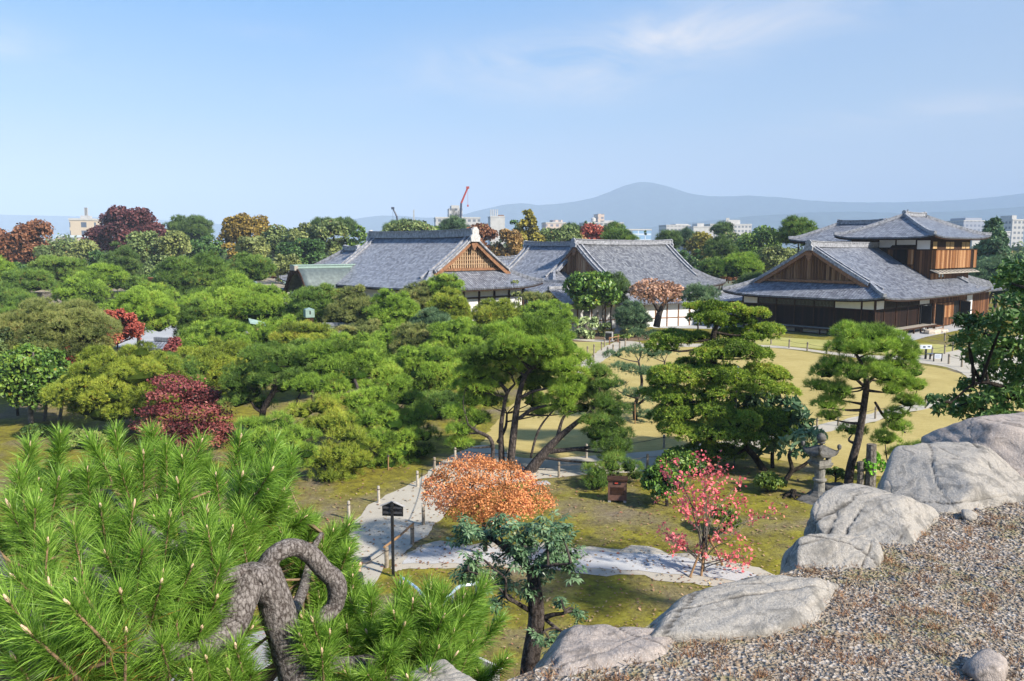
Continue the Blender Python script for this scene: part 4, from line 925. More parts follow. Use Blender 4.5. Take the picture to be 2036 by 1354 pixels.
def needles(so, rs, pos, axis, L, n, w, tint, spread=(.35, 1.25), stem=.45, tj=.12):
    """n needles round every shoot; a needle is one slim triangle"""
    T = len(pos); pos = np.repeat(pos, n, 0); ax = np.repeat(axis, n, 0); L = np.repeat(np.broadcast_to(L, (T,)), n); t = np.repeat(tint, n)
    pr = rand_dirs(rs, T * n); pr = unit(pr - ax * (pr * ax).sum(1, keepdims=True)); ph = rs.uniform(spread[0], spread[1], T * n)
    d = ax * np.cos(ph)[:, None] + pr * np.sin(ph)[:, None]
    b = pos + ax * (rs.uniform(-stem, .15, T * n) * L)[:, None]; ln = L * rs.uniform(.75, 1.1, T * n)
    sd = unit(np.cross(d, rand_dirs(rs, T * n))) * (np.broadcast_to(w, (T * n,)) / 2)[:, None]
    V = np.stack([b - sd, b + sd, b + d * ln[:, None]], 1).reshape(-1, 3)
    so.tris(V, np.repeat(np.clip(t + rs.normal(0, tj, T * n), 0, 1), 3))
def leaves(so, rs, pos, nrm, size, tint, aspect=1.5, tj=.1, flat=.6):
    """four-cornered leaf blades facing roughly along nrm"""
    n = len(pos); nn = unit(nrm * flat + rand_dirs(rs, n) * (1 - flat * .5)); a = unit(np.cross(nn, rand_dirs(rs, n))); b = np.cross(nn, a)
    sz = (np.broadcast_to(size, (n,)) * rs.uniform(.7, 1.25, n))[:, None]
    V = np.stack([pos - a * sz * aspect / 2, pos + b * sz * .5 + nn * sz * .1, pos + a * sz * aspect / 2, pos - b * sz * .5 + nn * sz * .1], 1).reshape(-1, 3)
    so.quads(V, np.repeat(np.clip(tint + rs.normal(0, tj, n), 0, 1), 4))
_ico = None
def ico():
    global _ico
    if _ico is None:
        bm = bmesh.new(); bmesh.ops.create_icosphere(bm, subdivisions=2, radius=1); _ico = (np.array([v.co[:] for v in bm.verts]), np.array([[v.index for v in f.verts] for f in bm.faces])); bm.free()
    return _ico
def shade_core(so, rs, c, r, k=.7, t=.04):  # inner body in the darkest tint: shade painted into gaps and undersides
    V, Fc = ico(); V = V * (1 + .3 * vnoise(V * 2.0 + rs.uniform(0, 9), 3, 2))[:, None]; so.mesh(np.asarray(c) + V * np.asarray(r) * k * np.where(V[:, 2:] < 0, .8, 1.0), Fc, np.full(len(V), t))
def lobe_points(rs, C, Rr, n, zmin=-.35, lump=.10):
    """n points over the lobes' surfaces (C centres, Rr radii), those buried in a neighbour left out"""
    C = np.asarray(C); Rr = np.asarray(Rr); area = (Rr[:, 0] * Rr[:, 1] + Rr[:, 2] * (Rr[:, 0] + Rr[:, 1]) / 2); k = rs.choice(len(C), n, p=area / area.sum())
    d = rand_dirs(rs, int(n)); d[:, 2] = np.where((d[:, 2] < zmin) & (rs.uniform(size=int(n)) < .84), -d[:, 2] * rs.uniform(.2, 1, n), d[:, 2]); d = unit(d)
    p = C[k] + d * Rr[k] * rs.uniform(1 - lump * 1.6, 1 + lump, n)[:, None]; nr = unit(d / Rr[k])
    keep = np.ones(n, bool)
    for j in range(len(C)):
        q = ((p - C[j]) / Rr[j]); keep &= ((q * q).sum(1) > .60) | (k == j)
    return p[keep], nr[keep], k[keep]
def puffs(rs, pads, k, fr=.42, fz=.75):
    """lumpy pads: small mounds over the upper side of every pad"""
    C = []; Rr = []; I = []
    for i, (c, r) in enumerate(pads):
        c = np.asarray(c); r = np.asarray(r); m = max(4, int(k * rs.uniform(.8, 1.2)))
        d = rand_dirs(rs, m); d[:, 2] = np.abs(d[:, 2]) * .9 - .12; d = unit(d)
        C.append(c + d * r * rs.uniform(.6, .82, m)[:, None]); q = min(r[0], r[1]) * fr * rs.uniform(.75, 1.25, m); Rr.append(np.stack([q, q, np.minimum(q * fz, r[2] * .95)], 1)); I += [i] * m
    return np.concatenate(C), np.concatenate(Rr), np.array(I)
def limb_tubes(mb, rs, trunk, tr, pads, droop=.15, rmin=.025, share=.45, sides=5):
    """limbs from the trunk to every pad"""
    trunk = np.asarray(trunk)
    for c, r in pads:
        c = np.asarray(c, float); zt = c[2] - rs.uniform(.15, .45) * np.linalg.norm(c[:2] - trunk[0, :2]) - .1
        i = int(np.argmin(np.abs(trunk[:, 2] - max(zt, trunk[0, 2] + (trunk[-1, 2] - trunk[0, 2]) * .22)))); a = trunk[i]
        m = (a + c) / 2 + np.array([rs.normal(0, .12), rs.normal(0, .12), rs.normal(0, .06) - droop * .3]) * np.linalg.norm(c - a) * .8
        e = c - np.array([0, 0, r[2] * .25]); p = smooth_path([a, m, e], 4); L = np.linalg.norm(c - a)
        r0 = min(tr[min(i, len(tr) - 1)] * .6, max(rmin, .03 * L + .02)); mb.tube(p, np.linspace(r0, rmin * .5, len(p)), sides, cap=False)
TREES = []
def pine_tree(px, top, bot, w, Y, label, col='pine', bz=0.0, seed=0, pads=None, n=None, flat=.58, layers=None, lean=0.0, dens=1.0, barkm='pine', group='garden pines', trunk=None, tr0=None,
              L=None, name='pine_tree', kind='pine', puffk=11, wn=None, spread=(.3, 1.2), padfr=.33, cat='tree', base=None, sparse=1.0, tj=.12, tuft=9, depthw=1.0, padk=1.0):
    rs = np.random.RandomState(seed + int(px * 7 + top)); s = mpp(Y); c = P(px, top, Y); W = w * s; zt = c[2]; zb = P(px, bot, Y)[2]; zb = max(zb, bz + .25); x0 = c[0] if base is None else base
    Hh = empty(name, (x0, Y, bz), label, cat, group); o = np.array([x0, Y, bz]); H = zt - zb
    LL = L or max(.17, .0042 * Y)
    if pads is None:
        pads = []; nl = layers or int(np.clip(round(H / (W * padfr * .62)), 2, 6))
        for l in range(nl):
            t = (l + .35) / nl; Rl = W / 2 * (1 - t ** 2.2) ** .55 * (.80 + .2 * min(1, t * 3)); z = zb + H * (.12 + .80 * t)
            k = max(1, int(round(2 * math.pi * Rl * .66 / (W * padfr)))) if t < .8 else max(1, int(round(Rl / (W * padfr) * 3)))
            a0 = rs.uniform(0, 6.28)
            for i in range(k):
                a = a0 + i * 6.283 / k + rs.normal(0, .18); rr = Rl * (rs.uniform(.60, .80) if k > 1 else .1); pr = W * padfr * rs.uniform(.75, 1.2)
                if k > 1: pr = min(pr, Rl * .62)
                pads.append((np.array([c[0] + rr * math.cos(a) + lean * (z - zb), Y + rr * math.sin(a) * depthw, z + rs.normal(0, H * .03)]), np.array([pr, pr, pr * flat * rs.uniform(.85, 1.2) + .08])))
            if Rl > W * .3: pads.append((np.array([c[0] + lean * (z - zb), Y, z + H * .05]), np.array([Rl * .45, Rl * .45, W * padfr * flat])))
    else:
        q = []
        for pd in pads:
            ppx, ppy, prx, pry, dY = pd[:5]; prx *= padk; pry *= padk; yy = Y + dY; k_ = mpp(yy); ct = P(ppx, ppy, yy); q.append((ct, np.array([prx * k_, prx * k_ * (pd[5] if len(pd) > 5 else .95), pry * k_])))
        pads = q
    PC = [(p - o, r) for p, r in pads]
    so = Soup()
    C, Rr, I = puffs(rs, PC, puffk, .40)
    area = float((Rr[:, 0] * Rr[:, 1] * 2.2 + Rr[:, 2] * Rr[:, 0] * 3).sum())
    N = int(np.clip(area * 4.4 * dens / (LL * LL), 400, 60000)); p, nr, k = lobe_points(rs, C, Rr, N, -.22)
    up = np.array([0, 0, 1.0]); ax = unit(nr * .8 + up * .55 + rs.normal(0, .22, p.shape))
    padt = rs.normal(0, .13, len(PC)); puft = rs.normal(0, .11, len(C)); t = .47 + padt[I[k]] + puft[k] + rs.normal(0, .10, len(p)); t = np.where(rs.uniform(size=len(p)) < .012, 1.0, np.clip(t, 0, .92))
    wd = wn or max(.010, .00042 * Y)
    needles(so, rs, p, ax, LL * rs.uniform(.8, 1.2, len(p)), tuft, wd, t, spread, .35, tj)
    for c_, r_ in PC: shade_core(so, rs, c_, r_ * np.array([1, 1, .9]), .62 * sparse, .0)
    so.build('crown', LEAF[col], Hh)
    mb = MB(); zt_ = zt - bz
    if trunk is None:
        r0 = tr0 or max(.08, W * .030); b = rs.normal(0, .06 * H, 2); top_ = np.array([c[0] - x0 + lean * H * .8, 0, zt_ - H * .22])
        pts = smooth_path([(0, 0, -.15), (b[0] * .6, b[1] * .6, zt_ * .28), (-b[0] * .5 + top_[0] * .4, b[1], zt_ * .55), top_], 5); rad = np.linspace(r0, r0 * .35, len(pts)); rad[0] *= 1.3
        mb.tube(pts, rad, 8, cap=False); limb_tubes(mb, rs, pts, rad, PC)
    else:
        allp = []; allr = []
        for path in trunk:
            pts = smooth_path(np.array([P(a, b, Y + dy) for a, b, _, dy in path]) - o, 5); rad = np.interp(np.linspace(0, 1, len(pts)), np.linspace(0, 1, len(path)), [r * s / 2 for _, _, r, _ in path]); mb.tube(pts, rad, 9, cap=False); allp.append(pts); allr.append(rad)
        tp = np.concatenate(allp); trr = np.concatenate(allr)
        for c_, r_ in PC:
            d = np.linalg.norm((tp - c_) * np.array([1, 1, .8]), axis=1) + np.where(tp[:, 2] > c_[2] + .05, 3, 0); i = int(np.argmin(d)); a = tp[i]
            if d[i] > r_[0] * .5:
                m = (a + c_) / 2 + np.array([rs.normal(0, .1), rs.normal(0, .1), -.06]) * np.linalg.norm(c_ - a); pth = smooth_path([a, m, c_ - np.array([0, 0, r_[2] * .3])], 4); mb.tube(pth, np.linspace(min(trr[i] * .7, .07), .015, len(pth)), 5, cap=False)
    mb.build('trunk', BARK[barkm], Hh, smooth=True); TREES.append(label); return Hh
def broad_tree(px, top, bot, w, Y, label, col, bz=0.0, seed=0, nl=16, size=None, dens=1.0, name='broadleaf_tree', group=None, barkm='dark', shape='round', aspect=1.5, flat=.55, lobes=None, trunk=None, sparse=1.0, tr0=None, lobe=.30, cat='tree', cores=True, tvar=.12, zmin=-.6, wisps=.0):
    rs = np.random.RandomState(seed + int(px * 5 + top)); s = mpp(Y); c = P(px, top, Y); W = w * s; zt = c[2]; zb = max(P(px, bot, Y)[2], bz + .15); H = zt - zb; o = np.array([c[0], Y, bz])
    Hh = empty(name, o, label, cat, group); C = []; Rr = []
    if lobes is None:
        for i in range(nl):
            d = rand_dirs(rs, 1)[0]; q = rs.uniform(.55, 1) ** .5
            if shape == 'cone': zz = rs.uniform(0, 1) ** 1.3; rad = (1 - zz) * .95 + .08; a = rs.uniform(0, 6.28); pos = np.array([math.cos(a) * rad * .72, math.sin(a) * rad * .72, zz * 2 - 1]); lr = lobe * (.45 + .75 * (1 - zz))
            elif shape == 'vase': zz = rs.uniform(0, 1); rad = .35 + .65 * zz ** .7; a = rs.uniform(0, 6.28); pos = np.array([math.cos(a) * rad * .75, math.sin(a) * rad * .75, zz * 1.7 - 1]); lr = lobe * rs.uniform(.8, 1.2)
            else:
                pos = d * q * (1 - lobe * .75); pos[2] = pos[2] * .95; lr = lobe * rs.uniform(.75, 1.25)
                if shape == 'umbrella': pos[2] = abs(pos[2]) * .9 - .25
                if shape == 'shrub': pos[2] = abs(pos[2]) * 1.0 - .35
            C.append(np.array([pos[0] * W / 2, pos[1] * W / 2, (zb + zt) / 2 - bz + pos[2] * H / 2])); rr = lr * W / 2 * 1.15; Rr.append([rr, rr, min(rr * .8, H * .4)])
    else:
        for lx, ly, rx, ry, dY in lobes: ct = P(lx, ly, Y + dY) - o; k = mpp(Y + dY); C.append(ct); Rr.append([rx * k, rx * k * .95, ry * k])
    C = np.array(C); Rr = np.array(Rr); so = Soup(); sz = size or max(.08, .0025 * Y)
    area = float((Rr[:, 0] * Rr[:, 1] * 3 + Rr[:, 2] * Rr[:, 0] * 5).sum()); N = int(np.clip(area * 2.2 * dens / (sz * sz), 200, 60000))
    p, nr, k = lobe_points(rs, C, Rr, N, zmin, .16); lt = rs.normal(0, tvar, len(C)); t = np.clip(.47 + lt[k] + rs.normal(0, .13, len(p)), 0, .9); t = np.where(rs.uniform(size=len(p)) < .02, 1, t)
    if wisps: q = rs.uniform(size=len(p)) < wisps; p = p + nr * (q * rs.uniform(0, .35, len(p)) * Rr[k][:, 0])[:, None]
    leaves(so, rs, p, unit(nr + np.array([0, 0, .4])), sz, t, aspect, .08, flat)
    if cores:
        for a, b in zip(C, Rr): shade_core(so, rs, a, b, .60 * sparse, .0)
    so.build('crown', LEAF[col], Hh); mb = MB()
    zt_ = zt - bz
    if trunk is None:
        r0 = tr0 or max(.05, W * .025); b = rs.normal(0, .03 * zt_, 2); pts = smooth_path([(0, 0, -.1), (b[0], b[1], zt_ * .3), (-b[0] * .5, b[1] * .4, zt_ - H * .35)], 5); rad = np.linspace(r0, r0 * .4, len(pts)); mb.tube(pts, rad, 7, cap=False); limb_tubes(mb, rs, pts, rad, list(zip(C, Rr)), 0, .02)
    else:
        tp = []; 
        for path in trunk:
            pts = smooth_path(np.array([P(a, b, Y + dy) for a, b, _, dy in path]) - o, 5); rad = np.interp(np.linspace(0, 1, len(pts)), np.linspace(0, 1, len(path)), [r * s / 2 for _, _, r, _ in path]); mb.tube(pts, rad, 8, cap=False); tp.append(pts)
        tp = np.concatenate(tp)
        for c_, r_ in zip(C, Rr):
            d = np.linalg.norm(tp - c_, axis=1) + np.where(tp[:, 2] > c_[2], 2, 0); i = int(np.argmin(d)); m = (tp[i] + c_) / 2 + rs.normal(0, .08, 3) * d[i]; pth = smooth_path([tp[i], m, c_], 4); mb.tube(pth, np.linspace(.035, .012, len(pth)), 5, cap=False)
    mb.build('trunk', BARK[barkm], Hh, smooth=True); TREES.append(label); return Hh
# ================================================================== trees: the garden, far to near
BG = 'trees beyond the palace'
T = broad_tree
# --- beyond the raised bank, on the left half of the view
T(35, 424, 560, 128, 150, 'rust brown tree at the edge of the view, tallest of its neighbours', 'rust', seed=1, nl=30, group=BG, lobe=.26, wisps=.3)
T(252, 406, 525, 142, 180, 'dark wine red maple crown broad and high behind green trees', 'wine', seed=2, nl=34, group=BG, lobe=.24)
pine_tree(372, 424, 492, 84, 190, 'dark ragged pine beside the wine red maple', 'pine_dark', seed=3, group=BG, flat=.5, dens=.9)
T(492, 424, 500, 104, 170, 'golden orange tree crown above a spiky grey green bush', 'gold', seed=4, nl=26, group=BG, lobe=.27)
T(290, 452, 550, 100, 140, 'tall olive green tree in front of the wine red maple', 'broad_mid', seed=5, nl=26, group=BG, lobe=.27)
T(342, 455, 520, 70, 138, 'yellow green tree beside the tall olive tree', 'broad_olive', seed=6, nl=18, group=BG)
T(352, 454, 492, 34, 150, 'small lime yellow treetop under the dark ragged pine', 'broad_lime', seed=61, nl=9, group=BG)
T(405, 468, 525, 70, 160, 'dark blue green round tree below the dark ragged pine', 'broad_dark', seed=7, nl=16, group=BG)
T(500, 468, 520, 70, 150, 'spiky grey green round bush tree below the golden tree', 'broad_olive', seed=8, nl=14, group=BG, aspect=3, flat=.2)
T(455, 480, 530, 46, 156, 'small golden yellow tree between dark crowns', 'gold', seed=9, nl=10, group=BG)
T(562, 436, 520, 74, 165, 'bushy deep green tree beside the golden crown', 'broad_mid', seed=10, nl=22, group=BG)
T(612, 440, 520, 72, 160, 'bushy green tree with brownish patches', 'broad_olive', seed=11, nl=22, group=BG)
T(662, 432, 510, 76, 158, 'tall dense green tree before the copper porch ridge', 'broad_mid', seed=12, nl=22, group=BG)
T(715, 446, 500, 58, 150, 'yellow green feathery tree above the low rear roof', 'broad_green', seed=13, nl=16, group=BG, shape='cone')
T(600, 470, 545, 90, 148, 'dark green undergrowth tree behind the pale bush', 'broad_dark', seed=14, nl=16, group=BG)
pine_tree(640, 432, 470, 46, 190, 'small flat topped pine peeping above the green trees', 'pine_dark', seed=15, group=BG)
pine_tree(684, 430, 470, 42, 195, 'little dark pine top beside another pine top', 'pine_dark', seed=16, group=BG)
T(571, 497, 570, 56, 125, 'pale grey olive bush tree beside the bridge railing', 'broad_olive', bz=0, seed=17, nl=14, group=BG, aspect=3, flat=.2)
T(664, 495, 540, 52, 130, 'pale olive bush at the low rear roof', 'broad_olive', seed=18, nl=12, group=BG)
T(545, 520, 556, 36, 130, 'small red maple beside the bridge railing', 'crimson', seed=19, nl=9, group=BG)
T(110, 480, 560, 90, 145, 'loose green tree in front of the beige flats', 'broad_mid', seed=20, nl=18, group=BG, sparse=.8)
T(172, 470, 560, 84, 142, 'thin olive tree with bare twigs before the beige flats', 'broad_olive', seed=21, nl=16, group=BG, sparse=.7, dens=.7)
T(215, 490, 560, 80, 138, 'dark olive tree filling the gap beside the layered pine', 'broad_dark', seed=22, nl=16, group=BG)
T(320, 500, 580, 90, 130, 'mid green tree behind the leaning pine', 'broad_mid', seed=23, nl=16, group=BG)
T(430, 505, 575, 90, 130, 'dark evergreen between the dense round pines', 'broad_dark', seed=24, nl=14, group=BG)
T(130, 540, 592, 110, 118, 'dark clipped hedge bush on the raised bank', 'hedge', bz=BZ, seed=25, nl=18, group=BG, name='hedge', cat='hedge', shape='shrub')
T(300, 548, 590, 120, 116, 'long low hedge on the bank behind the leaning pine', 'broad_dark', bz=BZ, seed=26, nl=18, group=BG, name='hedge', cat='hedge', shape='shrub')
T(20, 530, 600, 90, 122, 'shadowy undergrowth below the rust brown tree', 'broad_dark', bz=BZ, seed=27, nl=14, group=BG)
# --- beyond the halls, right half
T(958, 438, 520, 76, 165, 'reddish brown tree behind the gable of the large hall', 'rust', seed=30, nl=20, group=BG)
T(1008, 448, 525, 62, 150, 'soft orange tree with pale leaves beside the ginkgo', 'ochre', seed=31, nl=20, group=BG, sparse=.85)
T(1050, 419, 505, 74, 160, 'tall yellow ginkgo, highest between the two halls', 'ginkgo', seed=32, nl=24, group=BG, shape='cone', lobe=.34)
T(1062, 484, 540, 56, 128, 'rounded bright green tree between the two halls', 'broad_green', seed=33, nl=14, group=BG)
T(1115, 452, 500, 84, 165, 'broad green tree slope right of the ginkgo'.replace('right of', 'next to'), 'broad_mid', seed=34, nl=18, group=BG)
T(1022, 430, 470, 34, 175, 'dark treetop behind the ginkgo', 'pine_dark' if 0 else 'broad_dark', seed=35, nl=8, group=BG)
T(1176, 449, 490, 62, 175, 'red and russet maple crown above the hall ridge', 'redmix', seed=36, nl=16, group=BG)
T(1205, 456, 490, 40, 178, 'small russet tree touching the red maple', 'rust', seed=37, nl=9, group=BG)
T(1150, 468, 492, 50, 170, 'low amber tree at the end of the hall ridge', 'ochre', seed=38, nl=9, group=BG)
pine_tree(1135, 442, 480, 40, 185, 'dark pine in front of the pinkish flats', 'pine_dark', seed=39, group=BG)
T(1164, 437, 476, 18, 190, 'slim pointed conifer, first of a pair', 'pine_blue', seed=40, nl=8, group=BG, shape='cone', name='conifer')
T(1181, 437, 476, 18, 190, 'slim pointed conifer, second of a pair nearer the offices', 'pine_blue', seed=41, nl=8, group=BG, shape='cone', name='conifer')
pine_tree(1222, 440, 486, 46, 175, 'pine before the long office block', 'pine', seed=42, group=BG)
pine_tree(1232, 458, 492, 60, 150, 'low spreading pine above the hall ridge', 'pine', seed=43, group=BG)
T(1283, 460, 492, 16, 165, 'thin yellow green conical tree at the blue glass offices', 'broad_green', seed=44, nl=6, group=BG, shape='cone')
pine_tree(1330, 455, 500, 44, 170, 'dark pine at the end of the middle hall ridge', 'pine_dark', seed=45, group=BG)
pine_tree(1362, 452, 492, 40, 190, 'blue green pine below the white slab building', 'pine_blue', seed=46, group=BG)
T(1398, 460, 520, 70, 180, 'yellow autumn tree below the hospital', 'ginkgo', seed=47, nl=18, group=BG)
T(1374, 468, 500, 24, 186, 'tiny crimson maple beside the yellow tree', 'crimson', seed=48, nl=6, group=BG)
T(1375, 484, 550, 48, 150, 'dark green bushy tree past the hall roof end', 'broad_dark', seed=49, nl=12, group=BG)
pine_tree(1432, 466, 520, 52, 150, 'dark pine with open trunk before the hospital', 'pine_dark', seed=50, group=BG)
pine_tree(1437, 440, 470, 34, 230, 'umbrella pine silhouetted against the hospital', 'pine_dark', seed=51, group=BG)
T(1475, 455, 520, 80, 200, 'grey green wood edge below the hospital', 'broad_mid', seed=52, nl=16, group=BG)
T(1516, 449, 540, 90, 165, 'large rounded green tree beside the tall garden pine', 'broad_green', seed=53, nl=24, group=BG)
T(1545, 490, 560, 90, 150, 'olive tree with rusty patches behind the gable roof', 'broad_olive', seed=54, nl=18, group=BG)
T(1440, 520, 570, 60, 135, 'rusty red shrub tree low behind the hall', 'rust', seed=55, nl=12, group=BG)
pine_tree(1586, 428, 492, 66, 135, 'tall pine with tiered round pads above the house roof', 'pine', seed=56, group=BG, flat=.5, tr0=.22)
pine_tree(1476, 497, 556, 66, 118, 'round clear green pine before the house gable', 'pine_fresh', seed=57, group=BG, flat=.7)
pine_tree(1418, 510, 556, 46, 125, 'small layered pine past the hall eave', 'pine', seed=58, group=BG)
pine_tree(1500, 545, 575, 60, 112, 'low dark pine tucked behind the house roof', 'pine_dark', seed=59, group=BG)
T(1976, 434, 575, 92, 125, 'tall dark conifer standing behind the two storey house', 'pine_blue', seed=62, nl=46, group=BG, shape='cone', name='conifer', lobe=.34, aspect=3)
pine_tree(1985, 515, 590, 120, 118, 'broad blue green pine under the tall conifer', 'pine_blue', seed=63, group=BG)
T(2040, 500, 580, 70, 140, 'dark tree at the far edge beyond the conifer', 'broad_dark', seed=64, nl=12, group=BG)
pine_tree(800, 438, 475, 60, 190, 'dark flat pine above the ridge of the large hall', 'pine_dark', seed=65, group=BG)
T(812, 446, 480, 110, 175, 'green tree row top above the ridge of the large hall', 'broad_mid', seed=66, nl=18, group=BG)
T(858, 452, 482, 60, 178, 'low green crown beside the flat pine', 'broad_green', seed=67, nl=10, group=BG)
pine_tree(903, 426, 480, 50, 180, 'dark ragged pine in front of the white offices', 'pine_blue', seed=68, group=BG)
# far wood behind everything that stands there
def far_wood():
    rs = np.random.RandomState(5); so = Soup(); C = []; Rr = []
    for x in np.arange(-190, 250, 5.2):
        yy = rs.uniform(215, 290); h = rs.uniform(6.5, 10.5) + (1.5 if x < -40 else 0); r = rs.uniform(4, 6.5); C.append([x * (yy / 200), yy, h - r * .6]); Rr.append([r, r, r * .8])
        C.append([x * (yy / 200) + 2, yy - 6, 3.2]); Rr.append([r * 1.1, r, 4])
    C = np.array(C); Rr = np.array(Rr); p, nr, k = lobe_points(rs, C, Rr, 26000, -.3, .15); lt = rs.normal(0, .15, len(C))
    leaves(so, rs, p, unit(nr + np.array([0, 0, .4])), .85, np.clip(.45 + lt[k] + rs.normal(0, .1, len(p)), 0, 1), 1.4)
    for a, b in zip(C, Rr): shade_core(so, rs, a, b, .7)
    o = so.build('distant_wood', LEAF['broad_mid'], None); tag(o, kind='stuff')
far_wood()
# --- pines on and before the raised bank
BP = 'pines on the raised bank'
pine_tree(52, 540, 582, 94, 97, 'spreading pine with thick straight trunk on the bank', 'pine', bz=BZ, seed=70, group=BP, tr0=.28)
pine_tree(112, 511, 560, 98, 108, 'wide pine behind the spreading pine on the bank', 'pine', bz=BZ, seed=71, group=BP)
pine_tree(-6, 506, 592, 62, 100, 'pine cut off by the edge of the view', 'pine_fresh', bz=BZ, seed=72, group=BP)
pine_tree(206, 527, 590, 74, 100, 'dense yellow green pine beside the layered pine', 'pine_fresh', bz=BZ, seed=73, group=BP, flat=.6)
pine_tree(240, 480, 572, 62, 112, 'tall layered dark pine like stacked plates', 'pine_dark', bz=BZ, seed=74, group=BP, flat=.3, layers=7)
pine_tree(272, 554, 592, 66, 102, 'low round pine at the foot of the layered pine', 'pine', bz=BZ, seed=75, group=BP)
pine_tree(354, 504, 606, 84, 103, 'leaning open pine in front of the stone retaining wall', 'pine', bz=0, seed=76, group=BP, sparse=.85, tr0=.3, trunk=[[(356, 632, 13, 0), (357, 590, 11, 0), (350, 550, 8, 0), (352, 515, 4, 0)]])
pine_tree(408, 494, 590, 84, 105, 'dense upright pine beside the leaning pine', 'pine', bz=0, seed=77, group=BP)
pine_tree(496, 499, 566, 80, 110, 'large rounded dense pine near the bridge ramp', 'pine', bz=0, seed=78, group=BP, flat=.55)
pine_tree(455, 540, 590, 70, 104, 'low pine under the rounded dense pine', 'pine_fresh', bz=0, seed=79, group=BP)
pine_tree(160, 552, 608, 92, 95, 'low spreading pine hiding the retaining wall', 'pine_fresh', bz=0, seed=170, group=BP)
pine_tree(18, 572, 622, 84, 92, 'low dark pine in front of the wall at the edge of the view', 'pine', bz=0, seed=171, group=BP)
pine_tree(300, 560, 612, 70, 97, 'low bright pine between the timber mast and the round pine', 'pine_fresh', bz=0, seed=172, group=BP)
# --- pines in the middle of the garden
MP = 'pines in front of the halls'
pine_tree(105, 582, 720, 196, 45, 'broad olive pine with thick open limbs above the bright red maple', 'pine_olive', seed=80, flat=.34, layers=4, padfr=.27, sparse=.9, tr0=.2)
pine_tree(268, 574, 668, 132, 66, 'yellow green pine leaning over the pale courtyard', 'pine_fresh', seed=81, lean=.1)
pine_tree(22, 592, 720, 110, 52, 'dark green pine behind the broad olive pine', 'pine', seed=82)
T(22, 640, 790, 120, 42, 'soft grey green tree behind the glossy evergreen', 'broad_mid', seed=83, nl=20, group=None)
T(232, 612, 690, 100, 54, 'bright red maple between pines near the courtyard', 'redmix', seed=84, nl=34, name='maple_tree', group='maples', lobe=.22, size=.13)
T(150, 660, 720, 120, 56, 'red maple branch peeping under the broad olive pine', 'red', seed=85, nl=12, name='maple_tree', group='maples', size=.13)
T(345, 668, 740, 64, 55, 'brick red maple beside the tiled courtyard wall', 'crimson', seed=86, nl=16, name='maple_tree', group='maples', size=.13)
pine_tree(478, 560, 668, 196, 72, 'large many padded pine near the bridge ramp and small gate', 'pine_fresh', seed=87, group=MP)
pine_tree(398, 592, 680, 90, 68, 'smaller dark pine touching the large many padded pine', 'pine', seed=88, group=MP)
pine_tree(432, 636, 730, 150, 58, 'soft yellow green pine before the small gate', 'pine_fresh', seed=89, group=MP)
pine_tree(560, 628, 708, 100, 60, 'fresh green pine beside the copper capped gate post', 'pine_fresh', seed=90, group=MP)
pine_tree(606, 644, 684, 104, 56, 'yellow flat topped pine with a pale forked trunk', 'pine_yellow', seed=91, group=MP, barkm='pale', flat=.36, layers=2, trunk=[[(610, 745, 12, 0), (609, 700, 10, 0), (607, 676, 8, 0), (600, 662, 5, 0)], [(608, 682, 7, 0), (622, 674, 6, 0), (640, 664, 4, 0)]])
pine_tree(634, 556, 660, 112, 70, 'dark layered pine beneath the copper porch', 'pine', seed=92, group=MP, flat=.35)
pine_tree(702, 556, 700, 96, 66, 'drooping brownish green pine before the large hall', 'pine_olive', seed=93, group=MP, layers=6)
pine_tree(782, 568, 690, 100, 63, 'bright pine below the long tiled slope', 'pine_fresh', seed=94, group=MP)
pine_tree(832, 556, 640, 80, 72, 'olive pine whose top meets the hall eave', 'pine_olive', seed=95, group=MP)
pine_tree(886, 546, 590, 64, 72, 'rounded pine cap in front of the gable skirt', 'pine_fresh', seed=96, group=MP)
pine_tree(892, 570, 660, 76, 66, 'yellowish pine beside the white hall wall', 'pine_yellow', seed=97, group=MP)
pine_tree(856, 612, 690, 84, 60, 'bluish green pine in the middle of the pine bank', 'pine_blue', seed=98, group=MP)
pine_tree(820, 638, 716, 84, 55, 'soft olive pine lowest before the garden wall', 'pine_olive', seed=99, group=MP)
pine_tree(916, 630, 730, 128, 54, 'broad green pine beside the twin trunked pine', 'pine_fresh', seed=100, group=MP)
pine_tree(986, 592, 664, 92, 68, 'golden tipped pine before the white hall wall', 'pine_yellow', seed=101, group=MP, tj=.2)
pine_tree(1082, 592, 668, 98, 70, 'clear green pine in front of the link corridor', 'pine_fresh', seed=102, group=MP)
T(1024, 545, 640, 44, 80, 'thin upright conifer against the hall skirt roof', 'broad_olive', seed=103, nl=14, name='conifer', shape='cone', sparse=.5, dens=.5)
pine_tree(1068, 583, 602, 46, 76, 'flat clipped pine pad before the link corridor roof', 'pine_olive', seed=104, group=MP, layers=1)
pine_tree(720, 640, 716, 110, 60, 'hanging pine over the white garden wall', 'pine_olive', seed=105, group=MP)
pine_tree(700, 655, 760, 120, 49, 'tall fresh pine rising behind the huge domed pine', 'pine_fresh', seed=173, group=MP)
pine_tree(330, 700, 800, 130, 44, 'dark green pine between the yellow pine and the curved trunk pine', 'pine', seed=174, group=MP)
pine_tree(620, 672, 760, 110, 46, 'dark pine crest beside the pale forked trunk', 'pine', seed=175, group=MP)
